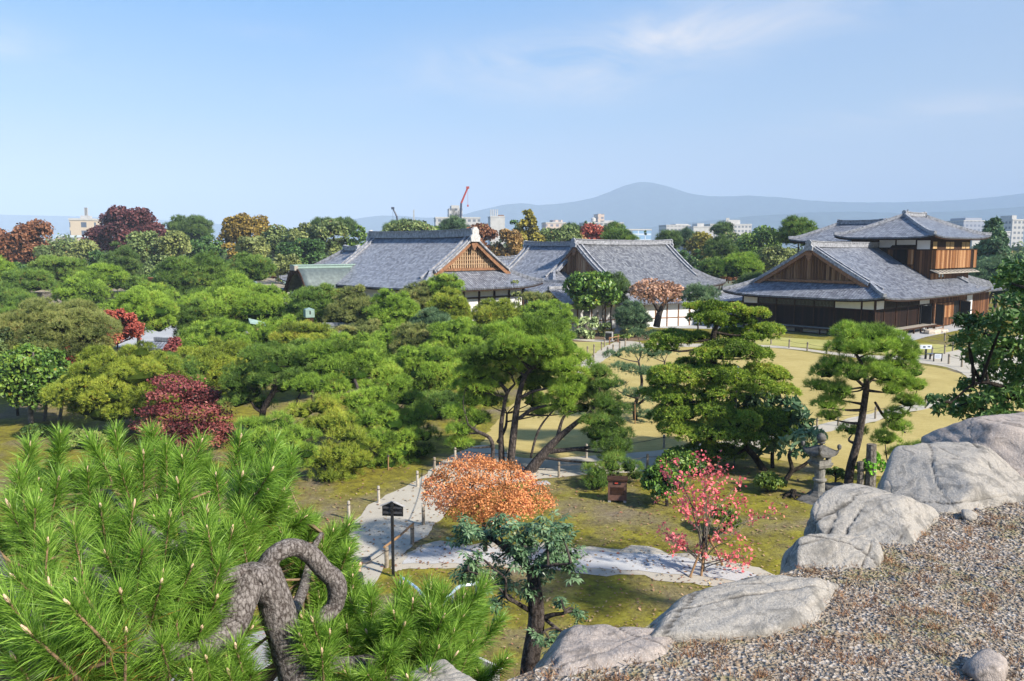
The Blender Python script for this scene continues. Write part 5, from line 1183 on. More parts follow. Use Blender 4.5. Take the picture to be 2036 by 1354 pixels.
# --- around the corridors
T(1177, 537, 622, 100, 82, 'clipped dome shaped dark green tree with a pale trunk', 'broad_gloss', seed=110, nl=26, name='clipped_tree', barkm='pale', size=.3, trunk=[[(1164, 668, 17, 0), (1166, 630, 14, 0), (1170, 600, 10, 0)], [(1190, 664, 4, .3), (1188, 620, 4, .3)], [(1200, 664, 4, .3), (1198, 620, 4, .3)]])
pine_tree(1218, 535, 610, 66, 86, 'dark irregular pine behind the clipped dome tree', 'pine_dark', seed=111, sparse=.7, dens=.7)
pine_tree(1258, 594, 660, 60, 80, 'blue green layered conifer before the white corridor', 'pine_blue', seed=112, flat=.3, layers=6, name='conifer')
T(1305, 544, 622, 116, 84, 'pinkish brown maple with open limbs before the corridor', 'brownmaple', seed=113, nl=34, name='maple_tree', group='maples', shape='umbrella', cores=False, dens=.55, size=.24, lobe=.22, barkm='pine', trunk=[[(1305, 650, 14, 0), (1312, 620, 11, 0), (1322, 600, 8, 0), (1326, 570, 4, 0)], [(1312, 622, 8, 0), (1298, 600, 6, 0), (1285, 585, 4, 0)], [(1322, 602, 6, 0), (1345, 590, 4, 0)]])
pine_tree(1392, 566, 606, 66, 80, 'thin blue grey pine beside the house eave', 'pine_blue', seed=114, sparse=.6, dens=.6)
T(1163, 629, 672, 50, 78, 'pale flowering bush before the white corridor', 'palegreen', seed=115, nl=14, name='shrub', cat='shrub', shape='vase', size=.22)
T(1200, 640, 668, 34, 80, 'leafy grey green bush beside the stone tablet', 'broad_mid', seed=116, nl=9, name='shrub', cat='shrub', shape='vase')
T(1258, 648, 672, 44, 79, 'light green shrub under the blue green conifer', 'broad_olive', seed=117, nl=9, name='shrub', cat='shrub', shape='shrub')
for px, w_, l in ((1229, 24, 'low clipped azalea mound beside the stone tablet'), (1248, 26, 'low clipped azalea mound in front of the grey rock'), (1262, 22, 'low clipped azalea mound behind the grey rock')):
    T(px, 664 if px != 1262 else 660, 678, w_, 76.5 if px != 1262 else 80, l, 'hedge', seed=118 + px, nl=7, name='shrub', cat='shrub', shape='shrub', group='azalea mounds', size=.18)
# ================================================================== trees nearer the viewpoint
NP = 'pines near the path'
def pad(l, ry=.62, dy=0): return [(a, b, r, r * ry, d + dy) for a, b, r, d in l]
broad_tree(66, 677, 818, 150, 40, 'glossy dark evergreen with several bare stems at the edge of the view', 'broad_gloss', seed=200, nl=44, size=.15, group=None, lobe=.24, barkm='pale', sparse=.8,
           trunk=[[(62, 840, 11, 0), (60, 790, 9, 0), (66, 740, 6, 0), (66, 700, 3, 0)], [(88, 836, 7, .5), (92, 800, 6, .5), (90, 750, 4, .5)], [(118, 838, 7, 1), (122, 800, 6, 1), (110, 760, 4, 1)]])
pine_tree(232, 676, 838, 204, 38, 'yellow green pine standing over the dark red maple', 'pine_yellow', seed=201, group=NP, tr0=.2, base=P(228, 840, 38)[0], layers=4)
pine_tree(428, 682, 790, 170, 47, 'loose yellow green pine behind the dark red maple', 'pine_yellow', seed=202, group=NP)
broad_tree(362, 742, 900, 190, 35, 'dark red maple with layered branches between two pines', 'crimson', seed=203, size=.085, name='maple_tree', group='maples', cores=False, dens=.8, tvar=.2, flat=.75, wisps=.2,
           lobes=[(335, 758, 32, 11, .4), (365, 770, 38, 11, .2), (330, 785, 34, 10, -.2), (400, 785, 36, 10, .4), (425, 800, 24, 9, .6), (305, 818, 30, 10, 0), (345, 812, 40, 11, -.5), (395, 815, 44, 11, -.3), (435, 825, 28, 10, .3), (290, 845, 26, 10, .2), (325, 848, 42, 12, -.6), (375, 848, 46, 12, -.8), (425, 852, 36, 12, -.2), (350, 872, 46, 12, -.9), (400, 876, 40, 12, -.8), (440, 872, 24, 10, 0)],
           trunk=[[(368, 915, 10, 0), (366, 870, 8, 0), (372, 830, 6, 0), (362, 780, 3, 0)], [(367, 872, 7, 0), (395, 835, 5, 0), (425, 805, 3, .3)], [(367, 868, 6, 0), (335, 835, 4, 0), (310, 820, 3, 0)]])
pine_tree(545, 690, 840, 150, 35.5, 'deep green pine with a curved black trunk', 'pine', seed=204, group=NP,
          pads=pad([(512, 712, 36, .6), (560, 708, 40, .8), (536, 736, 42, -.3), (592, 722, 32, .2), (478, 740, 30, .3), (468, 766, 34, -.4), (500, 780, 36, .8), (474, 800, 32, -.5), (520, 760, 34, -1), (600, 752, 34, -.6), (560, 770, 34, 1.2), (520, 806, 30, 1.5)]),
          trunk=[[(540, 900, 16, 0), (522, 825, 13, 0), (540, 785, 11, 0), (548, 760, 9, 0), (545, 730, 5, 0)], [(524, 822, 7, 0), (508, 812, 5, 0), (500, 800, 3, 0)], [(580, 870, 12, 0), (578, 832, 9, 0), (590, 795, 6, 0)]], L=.2)
pine_tree(735, 690, 960, 260, 33, 'huge domed pine with russet tipped needles beside the sand path', 'pine_fresh', seed=205, group=NP,
          pads=pad([(641, 706, 38, 2.6), (690, 702, 42, 3.0), (731, 716, 40, 2.8), (664, 732, 40, 1.8), (756, 742, 40, 2.2), (704, 748, 44, 1.6), (605, 770, 36, .6), (652, 774, 42, .6), (779, 768, 40, 1.8), (741, 782, 42, .8), (804, 794, 38, 1.6), (704, 800, 42, 0), (766, 812, 40, .4), (828, 830, 36, 1.4), (718, 838, 42, -.6), (779, 845, 40, -.2), (841, 868, 32, 1.0), (806, 872, 38, 0), (750, 875, 38, -1.0), (829, 902, 32, .4), (791, 900, 36, -.6), (806, 930, 32, -.4), (842, 905, 24, 1.6), (770, 925, 30, -.9), (815, 840, 36, 1.2), (690, 775, 40, 2.2), (760, 830, 40, 2.5)]),
          trunk=[[(752, 985, 20, 0), (748, 930, 17, 0), (735, 860, 13, 0), (720, 800, 9, 0), (700, 740, 5, 1.5)], [(746, 920, 10, 0), (700, 890, 8, -.5), (670, 860, 5, -1)]], L=.19, dens=1.1)
pine_tree(650, 800, 965, 200, 31.5, 'yellow green lower pine tucked under the huge domed pine', 'pine_yellow', seed=206, group=NP,
          pads=pad([(640, 812, 38, .6), (602, 822, 32, .6), (666, 845, 42, 0), (690, 868, 38, -.4), (625, 850, 34, .2), (712, 890, 34, -.6), (673, 902, 40, -1.2), (640, 920, 32, -1.2), (712, 922, 32, -1), (655, 946, 36, -1.4), (690, 950, 34, -.8)]),
          trunk=[[(648, 1000, 12, 0), (650, 920, 9, 0), (655, 860, 6, 0)]], L=.19)
pine_tree(570, 830, 940, 190, 28.5, 'green pine with a single dark trunk beside the sand path edge', 'pine_fresh', seed=207, group=NP,
          pads=pad([(503, 846, 34, .8), (553, 846, 38, .6), (592, 868, 38, 0), (522, 880, 40, -.4), (566, 896, 40, -.6), (604, 905, 30, -.4), (505, 905, 30, 0), (560, 925, 38, -1), (590, 920, 32, .3), (526, 925, 28, -1)]),
          trunk=[[(568, 1018, 17, 0), (569, 960, 15, 0), (566, 900, 12, 0), (556, 850, 7, 0)]], L=.19)
pine_tree(846, 688, 806, 150, 47, 'compact dome of green pine behind the twin trunked pine', 'pine_fresh', seed=208, group=NP, flat=.6)
pine_tree(790, 640, 720, 100, 56, 'pine filling the gap beside the white garden wall', 'pine_fresh', seed=209, group=NP)
pine_tree(700, 682, 730, 110, 50, 'yellowish pine crest behind the huge domed pine', 'pine_yellow', seed=210, group=NP, layers=2)
pine_tree(870, 790, 860, 110, 42, 'dark pine beyond the path edge beside the huge domed pine', 'pine', seed=219, group=NP)
pine_tree(1030, 645, 940, 250, 31.6, 'twin trunked pine with bright tufted crown and grey fissured trunks', 'pine_fresh', seed=211, group=NP, barkm='pine',
          pads=pad([(1006, 664, 36, .6), (1060, 660, 40, .8), (1104, 668, 36, .8), (1126, 690, 34, .4), (1040, 694, 42, -.6), (1086, 698, 42, -.5), (994, 706, 38, -.4), (950, 720, 34, .2), (936, 708, 26, .6), (1138, 716, 30, .2), (962, 744, 36, .6), (932, 746, 26, 0), (985, 760, 34, 1.5), (1120, 730, 36, -.6), (1138, 752, 30, -.4), (1126, 778, 32, -.6), (1116, 800, 28, -.6), (1146, 768, 24, .4), (1030, 730, 34, 1.6), (1080, 730, 34, 1.8), (1060, 770, 26, 2.2), (940, 800, 30, .8), (915, 824, 28, .4), (946, 836, 28, .6), (920, 858, 26, 0), (912, 884, 22, 0), (1075, 820, 20, 2.4), (956, 772, 32, .4), (1004, 728, 36, .2), (972, 800, 28, 1.0), (1052, 752, 34, 2.0), (1092, 762, 34, 1.2), (1094, 730, 36, .2), (1128, 818, 24, .2), (1060, 800, 26, 2.6), (1016, 690, 36, -.6), (1072, 676, 38, .2), (930, 770, 24, .6), (1144, 790, 24, .4)]),
          trunk=[[(1013, 945, 17, 0), (1020, 871, 15, 0), (1030, 796, 12, 0), (1044, 748, 9, 0), (1070, 722, 5, 0)], [(998, 938, 15, .2), (996, 858, 10, .2), (1000, 820, 8, .2), (1008, 783, 7, .2), (1024, 763, 4, .2)], [(978, 940, 8, -.3), (978, 878, 8, -.3), (950, 858, 7, -.3), (931, 845, 4, -.3)], [(1032, 832, 8, -.2), (1060, 813, 7, -.4), (1100, 804, 4, -.5)], [(1036, 790, 7, 0), (1060, 778, 6, -.2), (1090, 772, 4, -.4)], [(990, 880, 8, .2), (1005, 850, 6, .6), (1008, 822, 4, .8)]], L=.2, dens=1.7, sparse=.95, puffk=14, padk=1.15)
pine_tree(1190, 730, 920, 130, 31.2, 'dark pine leaning away on a slanting grey trunk', 'pine', seed=212, group=NP, base=P(1043, 948, 31.2)[0],
          pads=pad([(1186, 742, 30, .6), (1202, 764, 32, .4), (1174, 780, 30, .8), (1197, 802, 34, .2), (1222, 820, 30, .6), (1180, 838, 30, -.2), (1214, 850, 32, 0), (1232, 866, 26, .2), (1184, 866, 28, -.4), (1208, 886, 30, -.4), (1234, 892, 24, 0), (1214, 912, 26, -.6), (1160, 812, 24, 1)], .75),
          trunk=[[(1043, 952, 26, 0), (1075, 909, 20, 0), (1108, 873, 14, 0), (1151, 836, 9, 0), (1180, 812, 6, 0), (1192, 770, 3, 0)], [(1094, 898, 10, 0), (1151, 892, 8, -.2), (1201, 886, 4, -.3)], [(1055, 910, 5, .3), (1066, 868, 5, .3), (1080, 840, 4, .5), (1104, 812, 3, .6)], [(1108, 870, 8, .2), (1118, 835, 6, .3), (1130, 818, 3, .3)]], L=.2, dens=1.5)
pine_tree(1215, 915, 980, 110, 28.9, 'low bushy dark pine half covering the brown cabinet', 'pine', seed=213, group=NP, pads=pad([(1186, 940, 28, .3), (1216, 928, 28, .5), (1250, 930, 26, .5), (1190, 962, 26, 0), (1220, 955, 26, .7), (1172, 955, 18, .2), (1262, 948, 16, .8)], .7), trunk=[[(1215, 985, 8, .5), (1216, 960, 6, .5), (1214, 935, 3, .5)]], L=.17)
pine_tree(1276, 690, 850, 150, 41, 'airy grey green pine showing the lawn through its limbs', 'pine_blue', seed=214, group=NP, sparse=.55, dens=.75,
          pads=pad([(1228, 706, 26, 0), (1262, 700, 26, .6), (1296, 706, 26, .6), (1328, 700, 24, 1), (1240, 734, 26, -.3), (1276, 742, 26, -.6), (1312, 745, 26, 0), (1222, 768, 24, 0), (1262, 786, 26, -.5), (1300, 795, 26, -.5), (1332, 775, 24, .5), (1246, 812, 22, 0), (1290, 828, 24, -.6), (1320, 832, 24, 0), (1268, 665, 20, 1.5), (1300, 672, 22, 1.5)], .5),
          trunk=[[(1266, 850, 10, 0), (1262, 810, 8, 0), (1276, 765, 6, 0), (1270, 720, 4, 0)], [(1264, 808, 6, 0), (1300, 775, 4, 0), (1322, 720, 3, .4)]])
pine_tree(1420, 596, 920, 310, 33, 'tall yellow green fir with flat layered boughs before the house', 'fir', seed=215, group=None, name='fir_tree', spread=(.5, 1.35), tuft=12, L=.12, wn=.026, puffk=16, dens=.9, sparse=.95, padk=.96, tj=.16,
          pads=pad([(1378, 612, 24, .3), (1417, 614, 32, 0), (1456, 618, 30, 0), (1411, 635, 40, -.3), (1440, 645, 34, .3), (1500, 624, 28, .3), (1482, 640, 20, .2), (1520, 660, 36, .2), (1502, 672, 28, -.2), (1344, 674, 42, .4), (1314, 690, 32, .2), (1384, 672, 30, .6), (1456, 668, 32, .9), (1456, 702, 58, -.6), (1508, 708, 34, -.2), (1414, 708, 42, -.8), (1386, 728, 40, .8), (1344, 752, 54, -.6), (1308, 762, 32, .2), (1434, 748, 52, -1.0), (1512, 744, 44, .3), (1542, 752, 32, .8), (1552, 778, 34, .2), (1488, 770, 54, -.6), (1414, 784, 54, -1), (1344, 794, 50, -.8), (1298, 784, 30, .3), (1358, 826, 54, -1.1), (1322, 834, 34, -.4), (1352, 856, 44, -1.4), (1417, 820, 50, -1.4), (1456, 840, 56, -1.6), (1512, 832, 54, -.8), (1562, 834, 38, .2), (1542, 860, 48, -.6), (1490, 868, 52, -1.6), (1430, 864, 54, -1.9), (1386, 866, 40, -1.8), (1406, 898, 46, -1.2), (1446, 902, 36, -.9)], .33),
          trunk=[[(1412, 950, 24, 0), (1414, 860, 20, 0), (1418, 760, 16, 0), (1417, 700, 14, 0), (1420, 660, 11, 0), (1436, 625, 5, 0)]], barkm='dark')
pine_tree(1725, 655, 905, 235, 28.8, 'round topped pine with a winding dark trunk beside the stone lantern', 'pine_fresh', seed=216, group=NP, sparse=.95, dens=1.5, puffk=14,
          pads=pad([(1690, 668, 38, .2), (1732, 670, 40, 0), (1770, 678, 34, .2), (1670, 692, 28, 0), (1706, 696, 36, -.6), (1748, 692, 36, -.6), (1785, 690, 30, 0), (1806, 710, 26, .2), (1664, 728, 32, -.2), (1642, 744, 28, 0), (1722, 734, 30, 1.0), (1782, 728, 34, .2), (1814, 742, 30, 0), (1700, 748, 36, -.9), (1758, 748, 38, -.9), (1796, 760, 30, -.4), (1630, 770, 26, 0), (1664, 776, 30, -.6), (1772, 776, 32, -.4), (1824, 770, 24, .2), (1642, 806, 28, -.2), (1664, 790, 26, .5), (1804, 802, 26, 0), (1782, 828, 26, .4), (1696, 858, 26, 1.4), (1783, 850, 28, .8), (1760, 876, 26, 1.2), (1826, 898, 28, .6), (1790, 906, 24, 1), (1650, 830, 20, .5)], .56),
          trunk=[[(1686, 992, 20, 0), (1690, 935, 17, 0), (1707, 870, 15, 0), (1718, 804, 13, 0), (1723, 760, 12, 0), (1716, 730, 8, 0), (1700, 700, 5, 0)], [(1722, 765, 8, 0), (1745, 740, 7, 0), (1768, 715, 4, 0)], [(1720, 770, 7, 0), (1690, 742, 5, 0), (1672, 722, 3, 0)], [(1740, 800, 5, .3), (1760, 830, 6, .6), (1800, 860, 4, .6)], [(1730, 975, 6, .8), (1770, 952, 6, .8), (1800, 950, 5, .8)]], L=.19)
# rhododendron-like shrubs by the fir
broad_tree(1545, 790, 900, 150, 31.5, 'broad leaved shrub tree with a slanting dark trunk under the fir', 'blue_green', seed=217, size=.17, aspect=2.6, flat=.45, group=None, cores=False, dens=.75, tvar=.18,
           lobes=[(1474, 802, 26, 18, 1.2), (1512, 800, 30, 20, 1.4), (1540, 806, 28, 20, 1.2), (1570, 814, 26, 22, .8), (1590, 838, 24, 24, .5), (1570, 850, 28, 24, .6), (1598, 860, 18, 18, .2), (1490, 900, 20, 14, .6), (1540, 890, 22, 16, .4)],
           trunk=[[(1526, 946, 17, 0), (1502, 910, 14, 0), (1484, 886, 11, 0), (1480, 840, 8, .6), (1500, 805, 5, 1)], [(1537, 948, 9, .3), (1537, 894, 7, .5), (1560, 850, 5, .5)], [(1484, 892, 7, 0), (1462, 905, 4, 0)]])
broad_tree(1600, 860, 915, 90, 29.6, 'small crooked tree with leathery leaves beside the stone lantern', 'blue_green', seed=218, size=.15, aspect=2.4, flat=.45, cores=False, dens=.8, tvar=.18,
           lobes=[(1572, 882, 18, 14, .2), (1598, 872, 20, 15, .3), (1622, 868, 18, 14, .3), (1612, 895, 18, 14, 0), (1634, 900, 12, 10, 0), (1586, 900, 14, 12, 0)],
           trunk=[[(1556, 962, 12, 0), (1574, 934, 9, 0), (1569, 905, 7, 0), (1580, 885, 4, 0)], [(1574, 938, 8, 0), (1602, 922, 7, 0), (1618, 905, 4, 0)]])
# shrubs
def shrub(px, top, bot, w, Y, label, col, seed, **k): return broad_tree(px, top, bot, w, Y, label, col, seed=seed, nl=k.pop('nl', 12), name='shrub', cat='shrub', shape='shrub', size=k.pop('size', .09), **k)
shrub(1528, 938, 990, 66, 28.6, 'dark azalea shrub in front of the slanting trunk', 'hedge', 220)
shrub(1662, 922, 968, 44, 29.4, 'dark azalea shrub between lantern and pine trunk', 'hedge', 221)
shrub(1736, 870, 962, 62, 28.3, 'bright green ivy shrub wrapped round a pale stump', 'bright', 222, cores=False, dens=.8)
shrub(1440, 1000, 1068, 68, 24.3, 'dark azalea shrub behind the staked red maple', 'hedge', 223)
shrub(1356, 895, 940, 110, 31, 'leafy dark shrub at the foot of the fir', 'broad_gloss', 224, nl=16)
shrub(70, 846, 884, 60, 37, 'small round shrub beneath the glossy evergreen', 'broad_green', 225)
shrub(158, 856, 900, 90, 35, 'light green shrub behind the long needled pine', 'broad_olive', 226)
broad_tree(1322, 920, 1010, 92, 27, 'small dark evergreen tree beside the staked red maple', 'broad_gloss', seed=227, nl=16, size=.11, trunk=[[(1327, 1055, 8, 0), (1326, 1000, 7, 0), (1322, 960, 4, 0)]])
shrub(1650, 745, 752, 0.1 + 14, 46, 'tiny tuft of leaves at the lawn edge', 'hedge', 228, nl=4) if 0 else None
# orange maple
broad_tree(970, 914, 1036, 252, 22.5, 'flaming orange maple spreading low beside the sand path', 'orange', seed=230, size=.046, name='maple_tree', group='maples', aspect=1.25, flat=.6, cores=False, dens=.78, tvar=.24, sparse=.8, wisps=.5, zmin=-.4,
           lobes=[(880, 968, 34, 24, .3), (905, 945, 34, 24, .5), (935, 935, 38, 22, .6), (965, 940, 36, 22, .2), (1000, 945, 36, 22, .4), (1030, 965, 34, 22, .3), (1060, 985, 32, 20, .2), (1080, 1000, 22, 14, 0), (870, 990, 28, 18, -.1), (905, 990, 36, 20, -.5), (945, 975, 40, 22, -.7), (985, 985, 40, 22, -.6), (1020, 1000, 36, 20, -.5), (955, 1010, 38, 18, -.6), (915, 1015, 28, 14, -.4), (1000, 1022, 30, 14, -.4), (960, 925, 22, 16, .4), (1015, 935, 20, 14, .6), (895, 1008, 26, 14, -.6), (935, 1028, 32, 14, -.8), (975, 1034, 30, 12, -.8), (1035, 1020, 26, 12, -.4), (1062, 1008, 24, 12, -.2), (866, 965, 22, 16, .2), (990, 1005, 40, 20, -1.1), (940, 1000, 38, 20, -1.1)],
           trunk=[[(965, 1095, 11, 0), (963, 1050, 9, 0), (955, 1010, 6, 0), (940, 965, 3, 0)], [(963, 1052, 7, 0), (990, 1015, 5, 0), (1020, 980, 3, .2)]])
# big dark oak at the right edge of the terrace
def edge_oak():
    rs = np.random.RandomState(77); lob = []
    for x, y, r in ((2010, 560, 30), (2036, 540, 36), (2060, 575, 40), (2016, 600, 26), (1995, 640, 34), (1960, 655, 36), (1925, 640, 24), (2030, 640, 40), (1925, 680, 28), (1985, 690, 36), (1950, 710, 30), (2030, 700, 44), (1990, 740, 36), (1940, 770, 30), (1965, 800, 32), (2010, 790, 40), (1905, 800, 26), (1880, 815, 22), (1860, 795, 16), (1930, 820, 30), (2050, 760, 44), (1990, 830, 30), (2080, 650, 50), (2090, 720, 50)): lob.append((x, y, r, r * .55, rs.uniform(-1.2, 1.6)))
    broad_tree(2000, 530, 840, 200, 15, 'dark leathery leaved oak reaching in behind the boulders', 'broad_dark', seed=240, size=.05, aspect=2.8, flat=.4, name='oak_tree', cores=False, dens=.72, lobes=lob, wisps=.3, tvar=.16,
               trunk=[[(2120, 1300, 60, 0), (2110, 950, 46, 0), (2085, 780, 34, 0), (2060, 640, 18, 0), (2045, 560, 8, 0)], [(2100, 860, 22, 0), (2030, 790, 14, -.3), (1950, 760, 6, -.4), (1890, 800, 3, -.4)], [(2085, 760, 18, 0), (2020, 690, 10, .4), (1950, 660, 4, .6)]])
edge_oak()
# ------------------------------------------------------------------ young red maple on three stakes
def staked_maple():
    rs = np.random.RandomState(21); Y = 21.3; o = np.array([P(1397, 1175, Y)[0], Y, 0]); H = empty('maple_tree', o, 'thin young maple with sparse red leaves tied to three bamboo stakes', 'tree', 'maples')
    mb = MB(); so = Soup(); tips = [(1318, 925), (1345, 918), (1370, 940), (1390, 905), (1410, 935), (1432, 910), (1445, 930), (1330, 985), (1355, 1000), (1470, 960), (1480, 990), (1310, 1050), (1325, 1070), (1465, 1055), (1490, 1020), (1560, 1014), (1335, 1100), (1488, 1110), (1475, 1130), (1350, 960), (1420, 980), (1400, 960)]
    s = mpp(Y); pts = []
    for i, (x, y) in enumerate(tips):
        e = P(x, y, Y + rs.uniform(-.8, .8)) - o; low = y > 1040; hz = rs.uniform(.55, 1.1) if not low else rs.uniform(.3, .6)
        m = np.array([e[0] * (.28 if not low else .4) + rs.normal(0, .05), e[1] * .35, hz + (e[2] - hz) * .35]); a = np.array([rs.normal(0, .04), rs.normal(0, .04), min(hz * .6, e[2] * .5)])
        p = smooth_path([a, m, (m + e) / 2 + rs.normal(0, .07, 3), e], 5); mb.tube(p, np.linspace(.018, .004, len(p)), 5, cap=False)
        for t in (6, 8, 10, 12, 13):
            q = p[t]; 
            for _ in range(2):
                e2 = q + np.array([rs.normal(0, .16), rs.normal(0, .16), rs.uniform(.02, .26)]); mb.tube(np.array([q, (q + e2) / 2 + rs.normal(0, .02, 3), e2]), np.array([.006, .005, .003]), 4, cap=False)
                if rs.uniform() < .7: pts.append(e2)
        pts.append(e)
    mb.tube(np.array([(0, 0, -.1), (0.02, 0, .5), (0, 0.02, 1.0), (-.02, 0, 1.5)]), [.035, .03, .025, .015], 7)
    mb.build('trunk', BARK['pale'], H, smooth=True)
    pts = np.array(pts); k = 8; pp = np.repeat(pts, k, 0) + rs.normal(0, .075, (len(pts) * k, 3)); leaves(so, rs, pp, np.tile([0, 0, 1.0], (len(pp), 1)), .078, rs.uniform(.2, .95, len(pp)), 1.2, .1, .5)
    so.build('crown', LEAF['pinkred'], H)
    for k, (a, b) in enumerate((((1369, 1182), (1404, 1070)), ((1393, 1180), (1402, 1074)), ((1437, 1160), (1408, 1066)))):
        p = P(*a, Y + (-.4, -.3, .5)[k]); p[2] = 0; q = P(*b, Y); d = (q - p); c = p
        S = empty('bamboo_stake', c, ('brown bamboo stake on the path side of the young red maple', 'upright middle bamboo stake of the young red maple', 'bamboo stake on the shrub side of the young red maple')[k], 'stake', 'stakes of the young maple')
        t = MB(); t.tube(np.array([[0, 0, -.05], d * .5, d * 1.03]), [.034, .032, .03], 8); t.build('pole', M['bamboo'], S); t = MB(); u = d * .97; t.lathe([(.045, -.05), (.055, 0), (.045, .05)], 8, tuple(u)); t.build('rope_binding', M['timber'], S)
M['bamboo'] = plain('bamboo', (.26, .15, .07), .6, var=.35, scale=6)
leaf('pinkred', (.20, .028, .038), (.36, .065, .080), (.44, .125, .125), (.5, .2, .12))
staked_maple()
# ------------------------------------------------------------------ leathery leaved tree below the terrace
def whorl_tree():
    rs = np.random.RandomState(31); Y = 11.5; o = np.array([P(1050, 1340, Y)[0], Y, 0]); H = empty('evergreen_tree', o, 'stout evergreen with whorls of drooping leathery leaves beside the boulder', 'tree')
    mb = MB(); so = Soup(); s = mpp(Y)
    tr = [[(1046, 1760, 44, 0), (1048, 1500, 42, 0), (1052, 1340, 40, 0), (1066, 1240, 36, 0), (1063, 1175, 32, 0), (1058, 1135, 22, 0)], [(1058, 1140, 18, 0), (1030, 1110, 14, 0), (1003, 1088, 12, .1), (975, 1070, 9, .2), (949, 1061, 6, .3)], [(1050, 1212, 11, 0), (1026, 1198, 8, -.2), (1006, 1185, 7, -.3), (1004, 1150, 5, -.4), (980, 1130, 4, -.4)],
          [(1080, 1229, 12, 0), (1100, 1222, 9, -.1), (1122, 1218, 6, -.2), (1118, 1200, 4, -.2)], [(1085, 1232, 8, 0), (1105, 1248, 7, -.2), (1128, 1262, 4, -.3)], [(1058, 1138, 14, 0), (1085, 1100, 10, .2), (1110, 1075, 6, .4), (1130, 1055, 4, .5)], [(1060, 1150, 9, 0), (1040, 1090, 8, .5), (1030, 1055, 5, .8)], [(1006, 1092, 6, .1), (990, 1055, 4, .2)], [(1052, 1130, 8, -.2), (1090, 1125, 6, -.5), (1135, 1120, 4, -.7)], [(1003, 1180, 5, -.3), (970, 1150, 4, -.5), (930, 1135, 3, -.6)]]
    for p in tr:
        q = smooth_path(np.array([P(a, b, Y + d) for a, b, _, d in p]) - o, 6); q[0][2] = max(q[0][2], -.1) if p is tr[0] else q[0][2]; mb.tube(q, np.interp(np.linspace(0, 1, len(q)), np.linspace(0, 1, len(p)), [r * s / 2 for _, _, r, _ in p]), 10, cap=False)
    cl = [(936, 1047, 22), (996, 1034, 24), (922, 1068, 20), (966, 1062, 22), (1020, 1056, 24), (1052, 1052, 18), (1087, 1056, 26), (1124, 1050, 22), (1053, 1078, 24), (1104, 1088, 26), (1137, 1101, 20), (1036, 1108, 26), (1087, 1115, 28), (1130, 1128, 22), (986, 1112, 14), (932, 1128, 20), (919, 1148, 18), (960, 1150, 22), (1003, 1146, 18), (1070, 1145, 24), (1050, 1172, 18), (986, 1204, 16), (1000, 1180, 14), (1114, 1198, 14), (1154, 1222, 14), (1140, 1210, 12), (1070, 1266, 14), (1097, 1279, 18), (1130, 1266, 14), (945, 1108, 18), (1118, 1068, 20), (1010, 1085, 18)]
    P_ = []; 
    for x, y, r in cl:
        n = max(6, int(r * r / 20)); c = P(x, y, Y + rs.uniform(-.5, .6)) - o; P_.append(c + rs.normal(0, 1, (n, 3)) * r * s * .5)
        k = [np.linalg.norm(q_ - c) for q_ in [np.array(P(a, b, Y + d)) - o for p in tr for a, b, _, d in p[1:]]]
        st = [np.array(P(a, b, Y + d)) - o for p in tr for a, b, _, d in p[1:]][int(np.argmin(k))]; mb.tube(smooth_path([st, (st + c) / 2 + [0, 0, .04], c], 4), np.linspace(.022, .01, 9), 5, cap=False)
    W = np.concatenate(P_)
    mb.build('trunk', BARK['pine'], H, smooth=True)
    V = []; tt = []
    for c in W:
        up = unit(np.array([rs.normal(0, .35), rs.normal(0, .35), 1.0])); a0 = rs.uniform(0, 6.28); n = rs.randint(6, 10); x = unit(np.cross(up, [.3, .9, .2])); y = np.cross(up, x); tn = rs.uniform(.2, .75)
        for i in range(n):
            a = a0 + i * 6.283 / n + rs.normal(0, .15); d = x * math.cos(a) + y * math.sin(a); L = rs.uniform(.085, .14); w = L * .17; sd = np.cross(up, d); dr = rs.uniform(.1, .75)
            p0 = c + d * .012; p1 = c + d * L * .55 - up * L * dr * .22; p2 = c + d * L * .95 - up * L * dr * .75
            V += [p0, p1 - sd * w + up * .006, p2, p1] ; V += [p0, p1, p2, p1 + sd * w + up * .006]; t_ = np.clip(tn + rs.normal(0, .12), 0, .95) if rs.uniform() > .02 else 1; tt += [t_] * 8
    so.quads(np.array(V), np.array(tt)); so.build('crown', LEAF['blue_green'], H)
whorl_tree()
